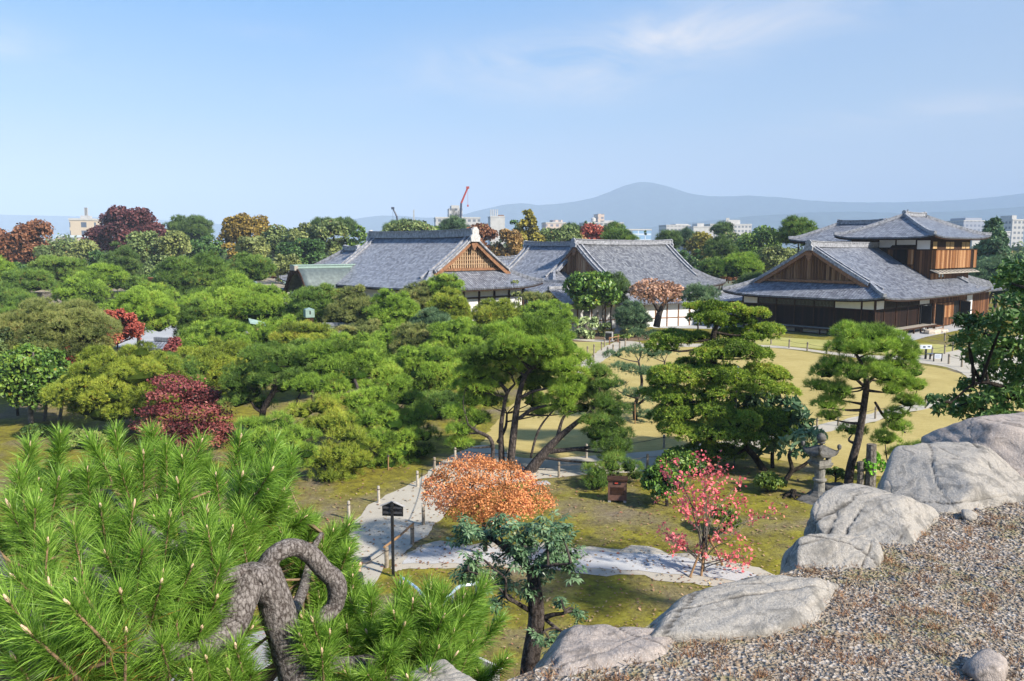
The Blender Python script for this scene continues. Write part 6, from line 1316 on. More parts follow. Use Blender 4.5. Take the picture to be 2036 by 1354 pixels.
# ================================================================== terrace, boulders, gravel
TZ = 7.35
EA = np.array([.06, 3.11]); ED = unit(np.array([3.6, 2.58])); EN = np.array([-ED[1], ED[0]])
def granite_mat(name, base, warm, dark):
    m, nt, b = new_mat(name); v = coord(nt)
    n1 = noise(nt, 2.2, 6, .6, v, .3); n2 = noise(nt, 70, 3, .8, v); n3 = noise(nt, 7, 7, .7, v, .6); n4 = noise(nt, 200, 2, .8, v)
    c = mixc(nt, n1.outputs['Fac'], base, warm)
    sp = ramp(nt, [(.40, (0, 0, 0)), (.56, (1, 1, 1))]); nt.links.new(n2.outputs['Fac'], sp.inputs[0]); c = mixc(nt, math_(nt, 'MULTIPLY', sp.outputs[0], .42), c, tuple(x * .5 for x in base))
    sp2 = ramp(nt, [(.60, (0, 0, 0)), (.68, (1, 1, 1))]); nt.links.new(n4.outputs['Fac'], sp2.inputs[0]); c = mixc(nt, math_(nt, 'MULTIPLY', sp2.outputs[0], .5), c, (.75, .73, .7))
    li = ramp(nt, [(.50, (0, 0, 0)), (.60, (1, 1, 1))]); nt.links.new(n3.outputs['Fac'], li.inputs[0]); c = mixc(nt, math_(nt, 'MULTIPLY', li.outputs[0], .6), c, dark)
    # colour darkened along the grooves of the stone
    at = nt.nodes.new('ShaderNodeAttribute'); at.attribute_name = 'tint'; gf = ramp(nt, [(.25, (0, 0, 0)), (.8, (1, 1, 1))]); nt.links.new(at.outputs['Fac'], gf.inputs[0]); c = mixc(nt, math_(nt, 'MULTIPLY', gf.outputs[0], .8), c, (.045, .04, .035))
    mp = nt.nodes.new('ShaderNodeMapping'); mp.inputs['Scale'].default_value = (1, 1, .6); nw = noise(nt, 2.0, 4, .6, v); nt.links.new(mixc(nt, .22, v, nw.outputs['Color']), mp.inputs[0])
    vo = nt.nodes.new('ShaderNodeTexVoronoi'); vo.feature = 'DISTANCE_TO_EDGE'; vo.inputs['Scale'].default_value = 1.1; nt.links.new(mp.outputs[0], vo.inputs['Vector'])
    cr = ramp(nt, [(0, (1, 1, 1)), (.007, (0, 0, 0))]); nt.links.new(vo.outputs['Distance'], cr.inputs[0]); c = mixc(nt, math_(nt, 'MULTIPLY', cr.outputs[0], .25), c, (.05, .045, .04))
    nt.links.new(c, b.inputs['Base Color']); b.inputs['Roughness'].default_value = .85; b.inputs['Specular IOR Level'].default_value = .25
    h = math_(nt, 'ADD', math_(nt, 'MULTIPLY', n2.outputs['Fac'], .35), math_(nt, 'MULTIPLY', n3.outputs['Fac'], 1.0)); h = math_(nt, 'SUBTRACT', h, math_(nt, 'MULTIPLY', cr.outputs[0], .2)); bump(nt, b, h, .8, .025); return m
M['granite'] = granite_mat('granite', (.305, .29, .265), (.37, .325, .27), (.095, .09, .08))
M['granite_warm'] = granite_mat('warm_granite', (.31, .275, .25), (.38, .31, .265), (.095, .08, .07))
_sph = None
def boulder(name, c, dims, rz, label, seed, m, tilt=(0, 0), cuts=16, amp=.045, grp=None, sub=6, p=46, cat='boulder', planes=None):
    global _sph
    rs = np.random.RandomState(seed)
    bm = bmesh.new(); bmesh.ops.create_icosphere(bm, subdivisions=sub, radius=1); V = np.array([v.co[:] for v in bm.verts]); Fc = np.array([[v.index for v in f.verts] for f in bm.faces]); bm.free()
    N_ = [np.array(q, float) for q in ((1, 0, 0), (-1, 0, 0), (0, 1, 0), (0, -1, 0), (0, 0, 1), (0, 0, -1))]; D = [1, 1, 1, 1, .84, 1]
    for _ in range(cuts): q = rand_dirs(rs, 1)[0]; N_.append(q); D.append(rs.uniform(.80, 1.08))
    for q in planes or (): N_.append(unit(np.array(q[:3], float))); D.append(q[3])
    s = np.zeros(len(V))
    for n, d in zip(N_, D): s += np.maximum(0, V @ n / d) ** p
    groove = np.zeros(len(V))
    for _ in range(4):
        q = rand_dirs(rs, 1)[0]; dd = rs.uniform(-.45, .45); w_ = V @ q - dd + .10 * vnoise(V * 1.1, seed + _, 2) + .02 * vnoise(V * 6, seed + 5, 2); groove = np.maximum(groove, np.exp(-(w_ / .016) ** 2) * np.clip(.65 + .9 * vnoise(V * 1.4, seed + 11 + _, 2), 0, 1))
    r = s ** (-1 / p); W = V * r[:, None]; nn = unit(V)
    W = W + nn * (amp * (.30 * vnoise(V * 1.6, seed, 4) + .5 * vnoise(V * 6, seed + 3, 4)) - .035 * groove)[:, None]
    W = W * np.array(dims) / 2; ex, ey = tilt
    Rm = np.array(Matrix.Rotation(ex, 3, 'X') @ Matrix.Rotation(ey, 3, 'Y')); W = W @ Rm.T
    o = link_mesh(name, np_mesh(name, W, [Fc], np.clip(groove + .25 * vnoise(V * 7, seed + 2, 3), 0, 1), smooth=True), m); o.location = tuple(c); o.rotation_euler = (0, 0, rz); tag(o, label, cat, grp); return o
RZ = math.atan2(ED[1], ED[0]); GB = 'granite boulders edging the terrace'
def edge_stone(x, y, l, w, top, rz, label, seed, m, **k):
    hh = k.pop('h', .62); k.setdefault('grp', GB); return boulder('boulder', (x, y, TZ + top - hh * .46), (l, w, hh), rz, label, seed, m, **k)
edge_stone(.37, 3.10, .98, .60, .05, RZ - .12, 'smooth pale granite boulder nearest the viewer, cut by the lower edge', 3, M['granite_warm'], planes=[(-.5, .4, .8, .92)])
edge_stone(-.32, 2.88, .66, .46, -.01, RZ, 'grey boulder only just showing beside the nearest one', 4, M['granite'])
edge_stone(1.12, 3.52, 1.42, .60, .10, RZ - .18, 'long flat topped pale boulder with a thin crack across it', 15, M['granite'], tilt=(.16, -.02), planes=[(0, .1, 1, .8), (.7, -.3, .6, .85)])
edge_stone(1.74, 4.10, .80, .44, .13, RZ + .02, 'low pointed grey boulder with a dark round patch', 16, M['granite'], tilt=(.12, 0), planes=[(-.5, -.3, .8, .70), (.5, .5, .7, .80)])
edge_stone(2.26, 4.66, 1.18, .66, .175, RZ + .02, 'humped grey boulder with dark folds on its flank', 7, M['granite'], tilt=(.08, .05), planes=[(-.6, -.2, .75, .74), (.2, -.6, .7, .74), (.6, .1, .75, .8)])
edge_stone(3.03, 5.30, 1.24, .88, .225, RZ + .05, 'broad pale boulder with curving dark seams', 8, M['granite'], tilt=(.06, 0), planes=[(-.6, .1, .8, .76), (.1, -.5, .8, .78)], h=.7)
edge_stone(3.92, 6.10, 1.62, 1.0, .35, RZ - .08, 'large reddish brown boulder, farthest and highest of the row', 29, M['granite_warm'], tilt=(.03, .07), planes=[(-.85, .1, .4, .86), (.1, -.3, .95, .84)], h=.8)
edge_stone(5.2, 7.0, 1.5, 1.0, .36, RZ, 'boulder continuing the row past the edge of the view', 30, M['granite'], h=.8)
# terrace: gravel top and battered stone wall
def gravel_mat():
    m, nt, b = new_mat('gravel_soil'); v = coord(nt); n1 = noise(nt, 1.6, 5, .6, v, .4); n2 = noise(nt, 60, 4, .7, v); vo = nt.nodes.new('ShaderNodeTexVoronoi'); vo.inputs['Scale'].default_value = 55; nt.links.new(v, vo.inputs['Vector'])
    c = mixc(nt, n1.outputs['Fac'], (.20, .145, .095), (.30, .24, .18)); gr = ramp(nt, [(.2, (.10, .09, .08)), (.5, (.26, .22, .18)), (.85, (.42, .40, .38))]); sp = nt.nodes.new('ShaderNodeSeparateColor'); nt.links.new(vo.outputs['Color'], sp.inputs[0]); nt.links.new(sp.outputs[0], gr.inputs[0])
    c = mixc(nt, .6, c, gr.outputs[0]); mo = noise(nt, 3.2, 5, .65, v); mr = ramp(nt, [(.50, (0, 0, 0)), (.62, (1, 1, 1))]); nt.links.new(mo.outputs['Fac'], mr.inputs[0]); c = mixc(nt, math_(nt, 'MULTIPLY', mr.outputs[0], .7), c, (.16, .145, .045))
    nt.links.new(c, b.inputs['Base Color']); b.inputs['Roughness'].default_value = .95; bump(nt, b, vo.outputs['Distance'], .9, .02); return m
M['gravel'] = gravel_mat()
def E(t, out=0.0, z=TZ): p = EA + ED * t + EN * out; return (p[0], p[1], z)
b = MB(); b.add([E(-7, -.14), E(12, -.14), E(12, -12), E(-7, -12)], [(0, 3, 2, 1)]); o = b.build('terrace_ground', M['gravel']); tag(o, kind='structure')
b = MB(); b.add([E(-7, -.14, TZ - .004), E(12, -.14, TZ - .004), E(12, 2.2, -.1), E(-7, 2.2, -.1), E(12, -12, TZ - .004), E(12, -12, -.1), E(-7, -12, TZ - .004), E(-7, -12, -.1)], [(0, 3, 2, 1), (1, 2, 5, 4), (0, 6, 7, 3)])
o = b.build('terrace_wall', M['wallstone']); tag(o, 'battered stone wall carrying the gravel terrace', 'wall')
m, nt, bb = new_mat('pebbles'); a = nt.nodes.new('ShaderNodeAttribute'); a.attribute_name = 'tint'
r = ramp(nt, [(0, (.06, .06, .065)), (.14, (.12, .125, .14)), (.26, (.20, .165, .125)), (.58, (.18, .12, .075)), (.84, (.25, .185, .12)), (.97, (.31, .26, .20)), (1, (.40, .37, .34))]); nt.links.new(a.outputs['Fac'], r.inputs[0]); nt.links.new(r.outputs[0], bb.inputs['Base Color']); bb.inputs['Roughness'].default_value = .7; M['pebble'] = m
def scatter_terrace(rs, n, tmin=-.6, tmax=7.5, near=2.5, far=5.0):
    t = rs.uniform(tmin, tmax, n * 3); o_ = -.12 - rs.uniform(.02, 1, n * 3) ** 1.2 * 4.2; p = EA + ED * t[:, None] + EN * o_[:, None]
    d = p[:, 1]; keep = (d > 2.75) & (p[:, 0] < d * .70 + .1) & (d < 7.2); w = np.clip((3.4 / np.maximum(d, .1)) ** 2.0, .12, 1); keep &= rs.uniform(size=len(d)) < w
    return p[keep][:n]
def gravel():
    rs = np.random.RandomState(9); p = scatter_terrace(rs, 52000); mo = vnoise(np.c_[p * 2.2, np.zeros(len(p))], 5, 3) + .35 * vnoise(np.c_[p * 9, np.zeros(len(p))], 6, 2); p = p[mo < rs.uniform(.0, .7, len(p))]; n = len(p); bm = bmesh.new(); bmesh.ops.create_icosphere(bm, subdivisions=1, radius=1); V0 = np.array([v.co[:] for v in bm.verts]); F0 = np.array([[v.index for v in f.verts] for f in bm.faces]); bm.free()
    sz = np.exp(rs.normal(math.log(.0045), .46, n)) * np.clip(p[:, 1] / 3.6, .9, 1.5); A = rs.uniform(0, 6.28, n); el = rs.uniform(.6, 1, (n, 2)); ca, sa = np.cos(A), np.sin(A)
    V = V0[None] * (1 + rs.normal(0, .14, (n, len(V0), 1))); x = V[..., 0] * sz[:, None]; y = V[..., 1] * (sz * el[:, 0])[:, None]; z = V[..., 2] * (sz * el[:, 1] * .7)[:, None]
    W = np.stack([x * ca[:, None] - y * sa[:, None] + p[:, 0:1], x * sa[:, None] + y * ca[:, None] + p[:, 1:2], z + TZ + (sz * .12)[:, None]], -1)
    Fc = (F0[None] + (np.arange(n) * len(V0))[:, None, None]).reshape(-1, 3); tt = np.repeat(rs.uniform(0, 1, n) ** 1.1, len(V0))
    o = link_mesh('gravel', np_mesh('gravel', W.reshape(-1, 3), [Fc], tt, smooth=True), M['pebble']); tag(o, kind='stuff')
gravel()
leaf('dry', (.06, .03, .015), (.14, .07, .035), (.21, .12, .06), (.26, .2, .12), trans=.2)
leaf('straw', (.09, .06, .035), (.16, .11, .065), (.25, .19, .12), trans=.1)
def dry_grass():
    rs = np.random.RandomState(12); p = scatter_terrace(rs, 900); so = Soup(); p = np.c_[p, np.full(len(p), TZ)]
    q = np.repeat(p, 26, 0) + np.c_[rs.normal(0, .02, (len(p) * 26, 2)), np.zeros(len(p) * 26)]; needles(so, rs, q, np.tile([0, 0, 1.0], (len(q), 1)), rs.uniform(.018, .045, len(q)), 1, .0032, np.repeat(rs.uniform(.1, .9, len(p)), 26), (.2, 1.35), 0, .1)
    o = so.build('dry_grass', LEAF['dry'], None); tag(o, kind='stuff')
    so = Soup(); p = scatter_terrace(rs, 5200); n = len(p); a = rs.uniform(0, 6.28, n); L = rs.uniform(.012, .075, n); d = np.stack([np.cos(a), np.sin(a), rs.normal(0, .06, n)], 1) * L[:, None]; c = np.c_[p, np.full(n, TZ + .014)]; sd = np.stack([-np.sin(a), np.cos(a), np.zeros(n)], 1) * .0016
    so.quads(np.stack([c - d / 2 - sd, c - d / 2 + sd, c + d / 2 + sd, c + d / 2 - sd], 1).reshape(-1, 3), np.repeat(rs.uniform(0, 1, n), 4)); o = so.build('fallen_needles', LEAF['straw'], None); tag(o, kind='stuff')
dry_grass()
q = G(1962, 1342, TZ); boulder('stone', (q[0], q[1], TZ + .02), (.20, .14, .11), .5, 'small ochre stone lying alone on the gravel', 41, M['granite_warm'], sub=3, cat='stone', amp=.03)
q = G(1925, 1030, TZ); boulder('stone', (q[0], q[1], TZ + .015), (.14, .09, .08), .9, 'fist sized stone at the foot of the humped boulders', 42, M['granite'], sub=3, cat='stone')
# ================================================================== long needled pine close by
leaf('long_needle', (.026, .056, .008), (.082, .158, .018), (.195, .285, .052), (.36, .20, .05), trans=.38, rough=.42, frac=.965)
def near_pine():
    rs = np.random.RandomState(51); o = np.array([-2.1, 5.2, 0.0]); H = empty('pine_tree', o, 'long needled pine close by with a looping bare limb and pale buds', 'tree')
    W = lambda x, y, d: P(x, y, d) - o
    mb = MB(); limbs = []
    def limb(pts, rad, sides=18, n=9, amp=.1, nm='branch', keep=True):
        q = smooth_path(np.array(pts), n); r = np.interp(np.linspace(0, 1, len(q)), np.linspace(0, 1, len(rad)), rad); 
        V, Q = tube_np(q, r, sides); c = np.repeat(q, sides, 0); rr = np.repeat(r, sides); V = V + (V - c) * (amp * vnoise(V * 9, 3, 4))[:, None]
        k = MB(); k.addnp(V, Q); k.Fc.setdefault(sides, []).append([len(V) - sides + i for i in range(sides)]); k.build(nm, BARK['fg'], H, smooth=True)
        if keep: limbs.append(q)
    s = 2.9 / F
    limb([(0, 0, -.2), (.3, -.6, 2.0), (.7, -1.5, 4.4), W(600, 1480, 2.95), W(592, 1354, 2.9), W(562, 1250, 2.9), W(542, 1180, 2.9), W(524, 1128, 2.9)], [.22, .18, .13, .080, .072, .066, .064, .054], nm='trunk', keep=False, n=14)
    limb([W(548, 1190, 2.9), W(505, 1150, 2.84), W(482, 1190, 2.78), W(462, 1250, 2.7), W(400, 1292, 2.55), W(260, 1300, 2.3), W(110, 1325, 2.1), W(-40, 1345, 2.0)], [.06, .062, .056, .048, .036, .03, .026, .02])
    limb([W(520, 1150, 2.92), W(532, 1122, 2.92), W(548, 1100, 2.93), W(582, 1088, 2.97), W(614, 1100, 3.02), W(645, 1134, 3.06), W(668, 1158, 3.08), W(668, 1200, 3.08), W(650, 1222, 3.05), W(626, 1240, 3.0)], [.052, .040, .037, .036, .037, .039, .041, .038, .034, .026], amp=.16)
    limb([W(500, 1140, 2.86), W(470, 1140, 2.8), W(438, 1148, 2.72)], [.045, .03, .026])
    limb([W(580, 1300, 2.95), W(640, 1318, 3.05), W(700, 1322, 3.2), W(780, 1300, 3.35), W(860, 1270, 3.45), W(930, 1220, 3.5)], [.05, .036, .034, .028, .02, .012])
    limb([W(700, 1322, 3.2), W(760, 1345, 3.15), W(830, 1360, 3.1), W(900, 1340, 3.1)], [.03, .022, .016, .01])
    limb([W(470, 1235, 2.72), W(420, 1180, 2.85), W(380, 1110, 3.05), W(365, 1060, 3.25), W(350, 1000, 3.5)], [.04, .032, .028, .022, .012])
    limb([W(420, 1180, 2.85), W(470, 1080, 3.15), W(520, 1010, 3.35)], [.024, .018, .01]); limb([W(300, 1298, 2.36), W(250, 1200, 2.5), W(190, 1130, 2.8), W(150, 1070, 3.1), W(120, 1020, 3.4)], [.035, .03, .026, .02, .01])
    limb([W(380, 1110, 3.05), W(280, 1040, 3.2), W(245, 1010, 3.4), W(215, 975, 3.7)], [.022, .018, .014, .01]); limb([W(560, 1250, 3.0), W(600, 1180, 3.4), W(620, 1100, 3.7), W(640, 1060, 3.8)], [.03, .024, .018, .01], keep=True)
    limb([W(110, 1325, 2.1), W(60, 1230, 2.2), W(20, 1160, 2.45), W(-10, 1090, 2.8)], [.03, .024, .018, .01])
    LP = np.concatenate(limbs)
    tips = []   # x, y, distance, lean sideways, lean to the viewer, scale
    for x, y, d, lx, lf, k in ((36, 944, 3.2, -.2, .1, 1), (116, 956, 3.2, .05, .15, 1), (285, 905, 3.5, .05, .1, 1), (362, 912, 3.5, .1, .1, 1), (353, 963, 3.3, .05, .2, 1), (481, 949, 3.2, .2, .1, 1.05), (537, 939, 3.1, .35, .15, 1.15), (337, 1028, 2.8, .1, .2, 1), (413, 1055, 2.7, .05, .35, 1), (411, 1020, 2.85, .1, .2, 1), (283, 1089, 2.35, .25, .3, 1.15), (211, 1103, 2.4, .1, .3, 1), (157, 1164, 2.1, .1, .35, 1), (139, 1205, 1.95, .0, .6, 1.1), (145, 1045, 2.7, -.1, .2, 1), (94, 1082, 2.5, -.05, .3, 1), (456, 1342, 2.5, .1, .4, 1), (545, 880, 3.7, .2, .1, .95), (478, 872, 3.8, .1, .0, .95), (230, 862, 3.9, 0, 0, 1), (120, 868, 3.9, 0, .0, 1), (300, 862, 3.9, .1, 0, 1), (180, 880, 3.7, -.1, .1, 1), (60, 890, 3.7, -.1, 0, 1), (400, 880, 3.7, .1, 0, 1), (330, 890, 3.7, 0, .1, 1), (240, 935, 3.4, -.05, .2, 1), (175, 940, 3.4, .0, .1, 1), (430, 950, 3.4, .05, .1, 1), (20, 1010, 2.9, -.2, .2, 1.05), (70, 1010, 2.9, 0, .2, 1), (200, 1010, 2.9, .0, .2, 1), (265, 1010, 2.95, .1, .2, 1), (480, 1020, 3.0, .3, .2, 1), (30, 1150, 2.2, -.2, .4, 1.05), (60, 1260, 1.95, -.2, .5, 1.05), (240, 1180, 2.2, .2, .4, 1), (320, 1160, 2.3, .4, .3, 1), (380, 1130, 2.5, .4, .2, 1), (230, 1340, 2.4, .0, .3, .8), (300, 1350, 2.45, .1, .3, .8), (430, 1190, 2.6, .3, .4, .9), (400, 1250, 2.5, .3, .4, .95), (350, 1230, 2.45, .1, .4, 1), (410, 1310, 2.4, .2, .5, 1), (500, 1340, 2.6, .3, .3, .9),
                              (960, 1169, 3.5, .55, .0, 1.05), (918, 1230, 3.4, .45, .1, 1.05), (855, 1210, 3.4, .05, .15, 1), (783, 1220, 3.2, .0, .3, 1.05), (802, 1245, 3.2, .2, .35, 1), (834, 1281, 3.3, .1, .2, .9), (902, 1307, 3.2, .45, .1, 1), (763, 1307, 3.1, .05, .25, 1.05), (635, 1189, 3.5, -.1, .2, 1), (853, 1338, 3.0, .1, .3, 1), (938, 1279, 3.4, .5, .1, .95), (855, 1173, 3.5, .05, .1, 1), (739, 1189, 3.4, -.1, .2, 1), (700, 1200, 3.5, -.2, .2, 1), (660, 1060, 3.9, .25, .0, 1), (620, 1040, 3.9, .1, 0, 1), (590, 1050, 3.9, .0, 0, 1), (690, 1100, 3.8, .5, .1, 1), (640, 1090, 3.8, .2, .2, 1), (600, 1110, 3.6, .1, .2, 1), (690, 1050, 4.0, .5, 0, 1), (700, 1150, 3.6, .4, .2, .9), (560, 1060, 3.7, -.1, .1, 1), (640, 1150, 3.5, .0, .3, 1), (800, 1170, 3.5, -.1, .1, 1), (880, 1180, 3.5, .2, .1, 1), (900, 1260, 3.3, .2, .3, 1), (700, 1290, 3.3, -.3, .3, .9), (730, 1260, 3.3, -.2, .3, 1), (730, 1340, 3.0, -.1, .4, .9), (810, 1350, 2.9, .1, .4, .95), (760, 1250, 3.3, -.1, .2, 1), (820, 1200, 3.4, .0, .2, 1), (870, 1290, 3.2, .2, .2, 1), (780, 1290, 3.1, 0, .3, 1), (660, 1230, 3.4, -.1, .2, 1), (690, 1250, 3.4, 0, .2, 1), (920, 1190, 3.5, .4, .1, 1), (880, 1230, 3.3, .3, .2, 1), (700, 1170, 3.6, .1, .2, 1), (622, 1238, 2.85, .0, .3, .95), (598, 1268, 2.82, -.1, .4, .9), (655, 1262, 2.9, .2, .3, .95), (640, 1300, 2.8, .1, .4, .9), (690, 1340, 3.1, -.3, .3, .9), (600, 1230, 3.4, -.2, .3, .9), (620, 1270, 3.3, -.1, .4, .85)):
        tips.append((x, y, d, lx, lf, k))
    for x, y, d, lx, lf, k in ((30, 1310, 2.0, -.1, .4, 1), (110, 1290, 2.05, 0, .5, 1), (180, 1270, 2.1, .1, .4, 1), (250, 1260, 2.15, .15, .4, 1), (320, 1280, 2.25, .2, .4, .95), (60, 1345, 2.1, 0, .5, .9), (150, 1335, 2.15, .1, .4, .9), (470, 1290, 2.55, .2, .4, .9), (380, 1340, 2.35, .1, .4, .9), (20, 1200, 2.05, -.2, .4, 1), (100, 1170, 2.2, 0, .3, 1), (440, 1120, 2.65, .2, .2, .9), (460, 1060, 2.9, .3, .2, 1), (500, 1040, 3.1, .3, .1, 1), (560, 980, 3.3, .5, .1, 1)): tips.append((x, y, d, lx, lf, k))
    # shoots deeper inside fill the crown
    for t in list(tips):
        for q in range(3 if t[1] > 1000 else 2):
            tips.append((t[0] + rs.normal(0, 34), t[1] + rs.uniform(20, 80), t[2] + rs.uniform(.15, .6), t[3] + rs.normal(0, .3), t[4] + rs.normal(0, .2), t[5] * rs.uniform(.85, 1.0)))
    so = Soup(); tb = MB(); bud = MB()
    for x, y, d, lx, lf, k in tips:
        tip = W(x, y, d); ax = unit(np.array([lx + rs.normal(0, .12), -lf + rs.normal(0, .12), .85])); L = .21 * k * rs.uniform(.85, 1.15); nl = .106 * k
        b0 = tip - ax * L; j = int(np.argmin(((LP - b0) ** 2).sum(1))); a = LP[j]; side = np.cross(ax, [.3, .8, .1]) * .02
        pth = smooth_path([a, (a + b0) / 2 + side - [0, 0, .03], b0, tip], 4); tb.tube(pth, np.linspace(.0065, .004, len(pth)), 6, cap=False)
        n = int(420 * k * rs.uniform(.85, 1.1)); u = rs.uniform(0, 1, n) ** .8; base = b0 + ax * (u * L)[:, None]; pr = rand_dirs(rs, n); pr = unit(pr - ax * (pr @ ax)[:, None]); ph = np.radians(np.clip(rs.normal(64 - 34 * u, 12), 8, 95))
        dr = ax * np.cos(ph)[:, None] + pr * np.sin(ph)[:, None]; ln = nl * rs.uniform(.8, 1.12, n); bend = (rs.normal(0, .05, (n, 3)) + np.array([0, 0, -.07])) * ln[:, None]; tn = np.clip(rs.normal(.42, .16, n) + .25 * u - .1, 0, .95); old = (u < .12) & (rs.uniform(size=n) < (.5 if y > 1150 and x < 320 else .14)); tn = np.where(old, 1.0, tn)
        sd = unit(np.cross(dr, rand_dirs(rs, n))) * (.00095 * max(1, d / 2.6)); m1 = base + dr * (ln * .55)[:, None]; e = base + dr * ln[:, None] + bend
        so.quads(np.stack([base - sd, base + sd, m1 + sd, m1 - sd], 1).reshape(-1, 3), np.repeat(tn, 4)); so.tris(np.stack([m1 - sd, m1 + sd, e], 1).reshape(-1, 3), np.repeat(tn, 3))
        if rs.uniform() < .8:
            h = rs.uniform(.022, .04) * k; z = ax; xx = unit(np.cross(z, [.2, .9, .3])); yy = np.cross(z, xx); ring = []
            for r_, t_ in ((.0035, 0), (.0062, .25), (.0055, .6), (.002, 1)):
                for q in range(7): ang = q * 6.283 / 7; ring.append(tip + z * h * t_ + (xx * math.cos(ang) + yy * math.sin(ang)) * r_)
            Fs = [(i * 7 + q, i * 7 + (q + 1) % 7, (i + 1) * 7 + (q + 1) % 7, (i + 1) * 7 + q) for i in range(3) for q in range(7)]; bud.add(ring, Fs + [tuple(21 + q for q in range(7))])
    nq = sum(len(q) for q in so.Q); fo = so.build('foliage', LEAF['long_needle'], H); tb.build('twigs', M['twig'], H, smooth=True)
    bv = np.concatenate(bud.V); bo = np_mesh('buds', bv, [np.array(f) for f in bud.Fc.values()], smooth=True); bo.materials.append(M['bud'])
    fo.data.materials.append(M['bud']); bm = bmesh.new(); bm.from_mesh(fo.data); k0 = len(bm.faces); bm.from_mesh(bo); bm.faces.ensure_lookup_table()
    for f in bm.faces[k0:]: f.material_index = 1
    bm.to_mesh(fo.data); bm.free()
M['twig'] = plain('pine_twig', (.22, .14, .08), .8, var=.4, scale=40); M['bud'] = plain('pine_bud', (.58, .40, .27), .7, var=.3, scale=60)
near_pine()
# ================================================================== lantern, posts, signs and other small things
M['lantern'] = plain('lantern_stone', (.095, .09, .082), .9, var=.6, scale=7, bumpd=.04); M['lantern_pale'] = plain('lantern_pale_stone', (.185, .175, .155), .9, var=.5, scale=6, bumpd=.03)
def stone_lantern():
    c = G(1632, 992); c[1] += .2; H = empty('stone_lantern', c, 'old grey stone lantern with upturned roof corners on a rock base', 'lantern', None, .35)
    q = MB(); q.lathe([(.40, 0), (.42, .10), (.30, .20), (.24, .26)], 8); q.build('foot', M['lantern'], H)
    q = MB(); q.lathe([(.20, .24), (.185, .55), (.18, .60), (.235, .62), (.245, .66), (.235, .70), (.18, .72), (.185, 1.1), (.20, 1.14)], 18); q.build('shaft', M['lantern_pale'], H, smooth=False)
    q = MB(); q.box((0, 0, 1.19), (.52, .52, .10), 0, 1.15); q.box((0, 0, 1.28), (.62, .62, .08)); q.build('platform', M['lantern_pale'], H)
    q = MB()
    for x in (-1, 1):
        for y in (-1, 1): q.bx(x * .19 - .07, x * .19 + .07, y * .19 - .07, y * .19 + .07, 1.32, 1.70)
    q.bx(-.12, .12, -.25, -.18, 1.32, 1.42); q.bx(-.12, .12, .18, .25, 1.32, 1.42); q.bx(-.25, -.18, -.12, .12, 1.322, 1.5); q.bx(-.12, .12, -.245, -.185, 1.63, 1.70); q.build('fire_box', M['lantern_pale'], H)
    n = 25; g_ = np.linspace(-1, 1, n); X, Y = np.meshgrid(g_, g_); rr = np.maximum(np.abs(X), np.abs(Y)); cn = (np.abs(X) * np.abs(Y)); Z = 1.72 + .30 * (1 - rr) ** .8 + .20 * cn ** 6 - .04 * (1 - cn); Pt = np.stack([X * .44, Y * .44, Z], -1); q = MB(); q.grid(Pt, .10)
    for x in (-1, 1):
        for y in (-1, 1): q.lathe([(.05, -.06), (.075, .0), (.07, .08), (.03, .12)], 8, (x * .43, y * .43, 1.90))
    q.build('roof', M['lantern'], H)
    q = MB(); q.lathe([(.13, 2.0), (.15, 2.04), (.11, 2.08), (.14, 2.10), (.17, 2.17), (.16, 2.26), (.11, 2.33), (.03, 2.37)], 14); q.build('finial', M['lantern'], H, smooth=True)
stone_lantern()
c = G(1640, 1000); boulder('rock', (c[0], c[1] + .25, -.04), (1.75, .95, .34), .1, 'flat dark rock under the stone lantern', 61, M['lantern'], sub=4, cat='rock')
c = G(1668, 985); boulder('rock', (c[0] + .1, c[1] + .5, .05), (1.1, .8, .6), .3, 'dark rock behind the lantern base', 62, M['lantern'], sub=4, cat='rock')
c = G(1240, 670); boulder('rock', (c[0], c[1] + .4, .35), (2.0, 1.2, 1.3), .1, 'grey rock among clipped azalea mounds', 63, M['stone_grey'], sub=4, cat='rock')
# root stump
def stump():
    rs = np.random.RandomState(3); c = G(1575, 988); H = empty('tree_stump', c, 'dark rotten stump with spreading roots near the lantern rock', 'stump'); q = MB(); q.tube(smooth_path([(0, 0, -.05), (.03, 0, .12), (.05, .02, .28)], 3), [.17, .14, .13, .12, .12, .11, .1], 9); q.build('stump', BARK['dark'], H)
    q = MB()
    for a in np.linspace(0, 5.6, 6): q.tube(smooth_path([(0, 0, .12), (.22 * math.cos(a), .22 * math.sin(a), .08), (.5 * math.cos(a + .3), .4 * math.sin(a + .3), -.02)], 4), np.linspace(.06, .015, 9), 6)
    q.build('roots', BARK['dark'], H)
stump()
for x, w, h, l in ((1728, .2, 1.95, 'tall weathered stump post half wrapped in ivy'), (1708, .13, 1.3, 'short weathered stump post beside the winding pine trunk')):
    c = G(x, 988); H = empty('stump_post', c, l, 'post'); q = MB(); q.tube(np.array([(0, 0, -.05), (.02, 0, h * .5), (0, .02, h)]), [w * 1.1, w * .9, w * .85], 9); q.build('post', BARK['pale'], H)
M['post'] = plain('weathered_post', (.24, .20, .15), .85, var=.45, scale=12)
M['post_pale'] = plain('pale_post', (.38, .34, .28), .85, var=.35, scale=12)
M['rope'] = plain('fence_rope', (.07, .06, .05), .9)
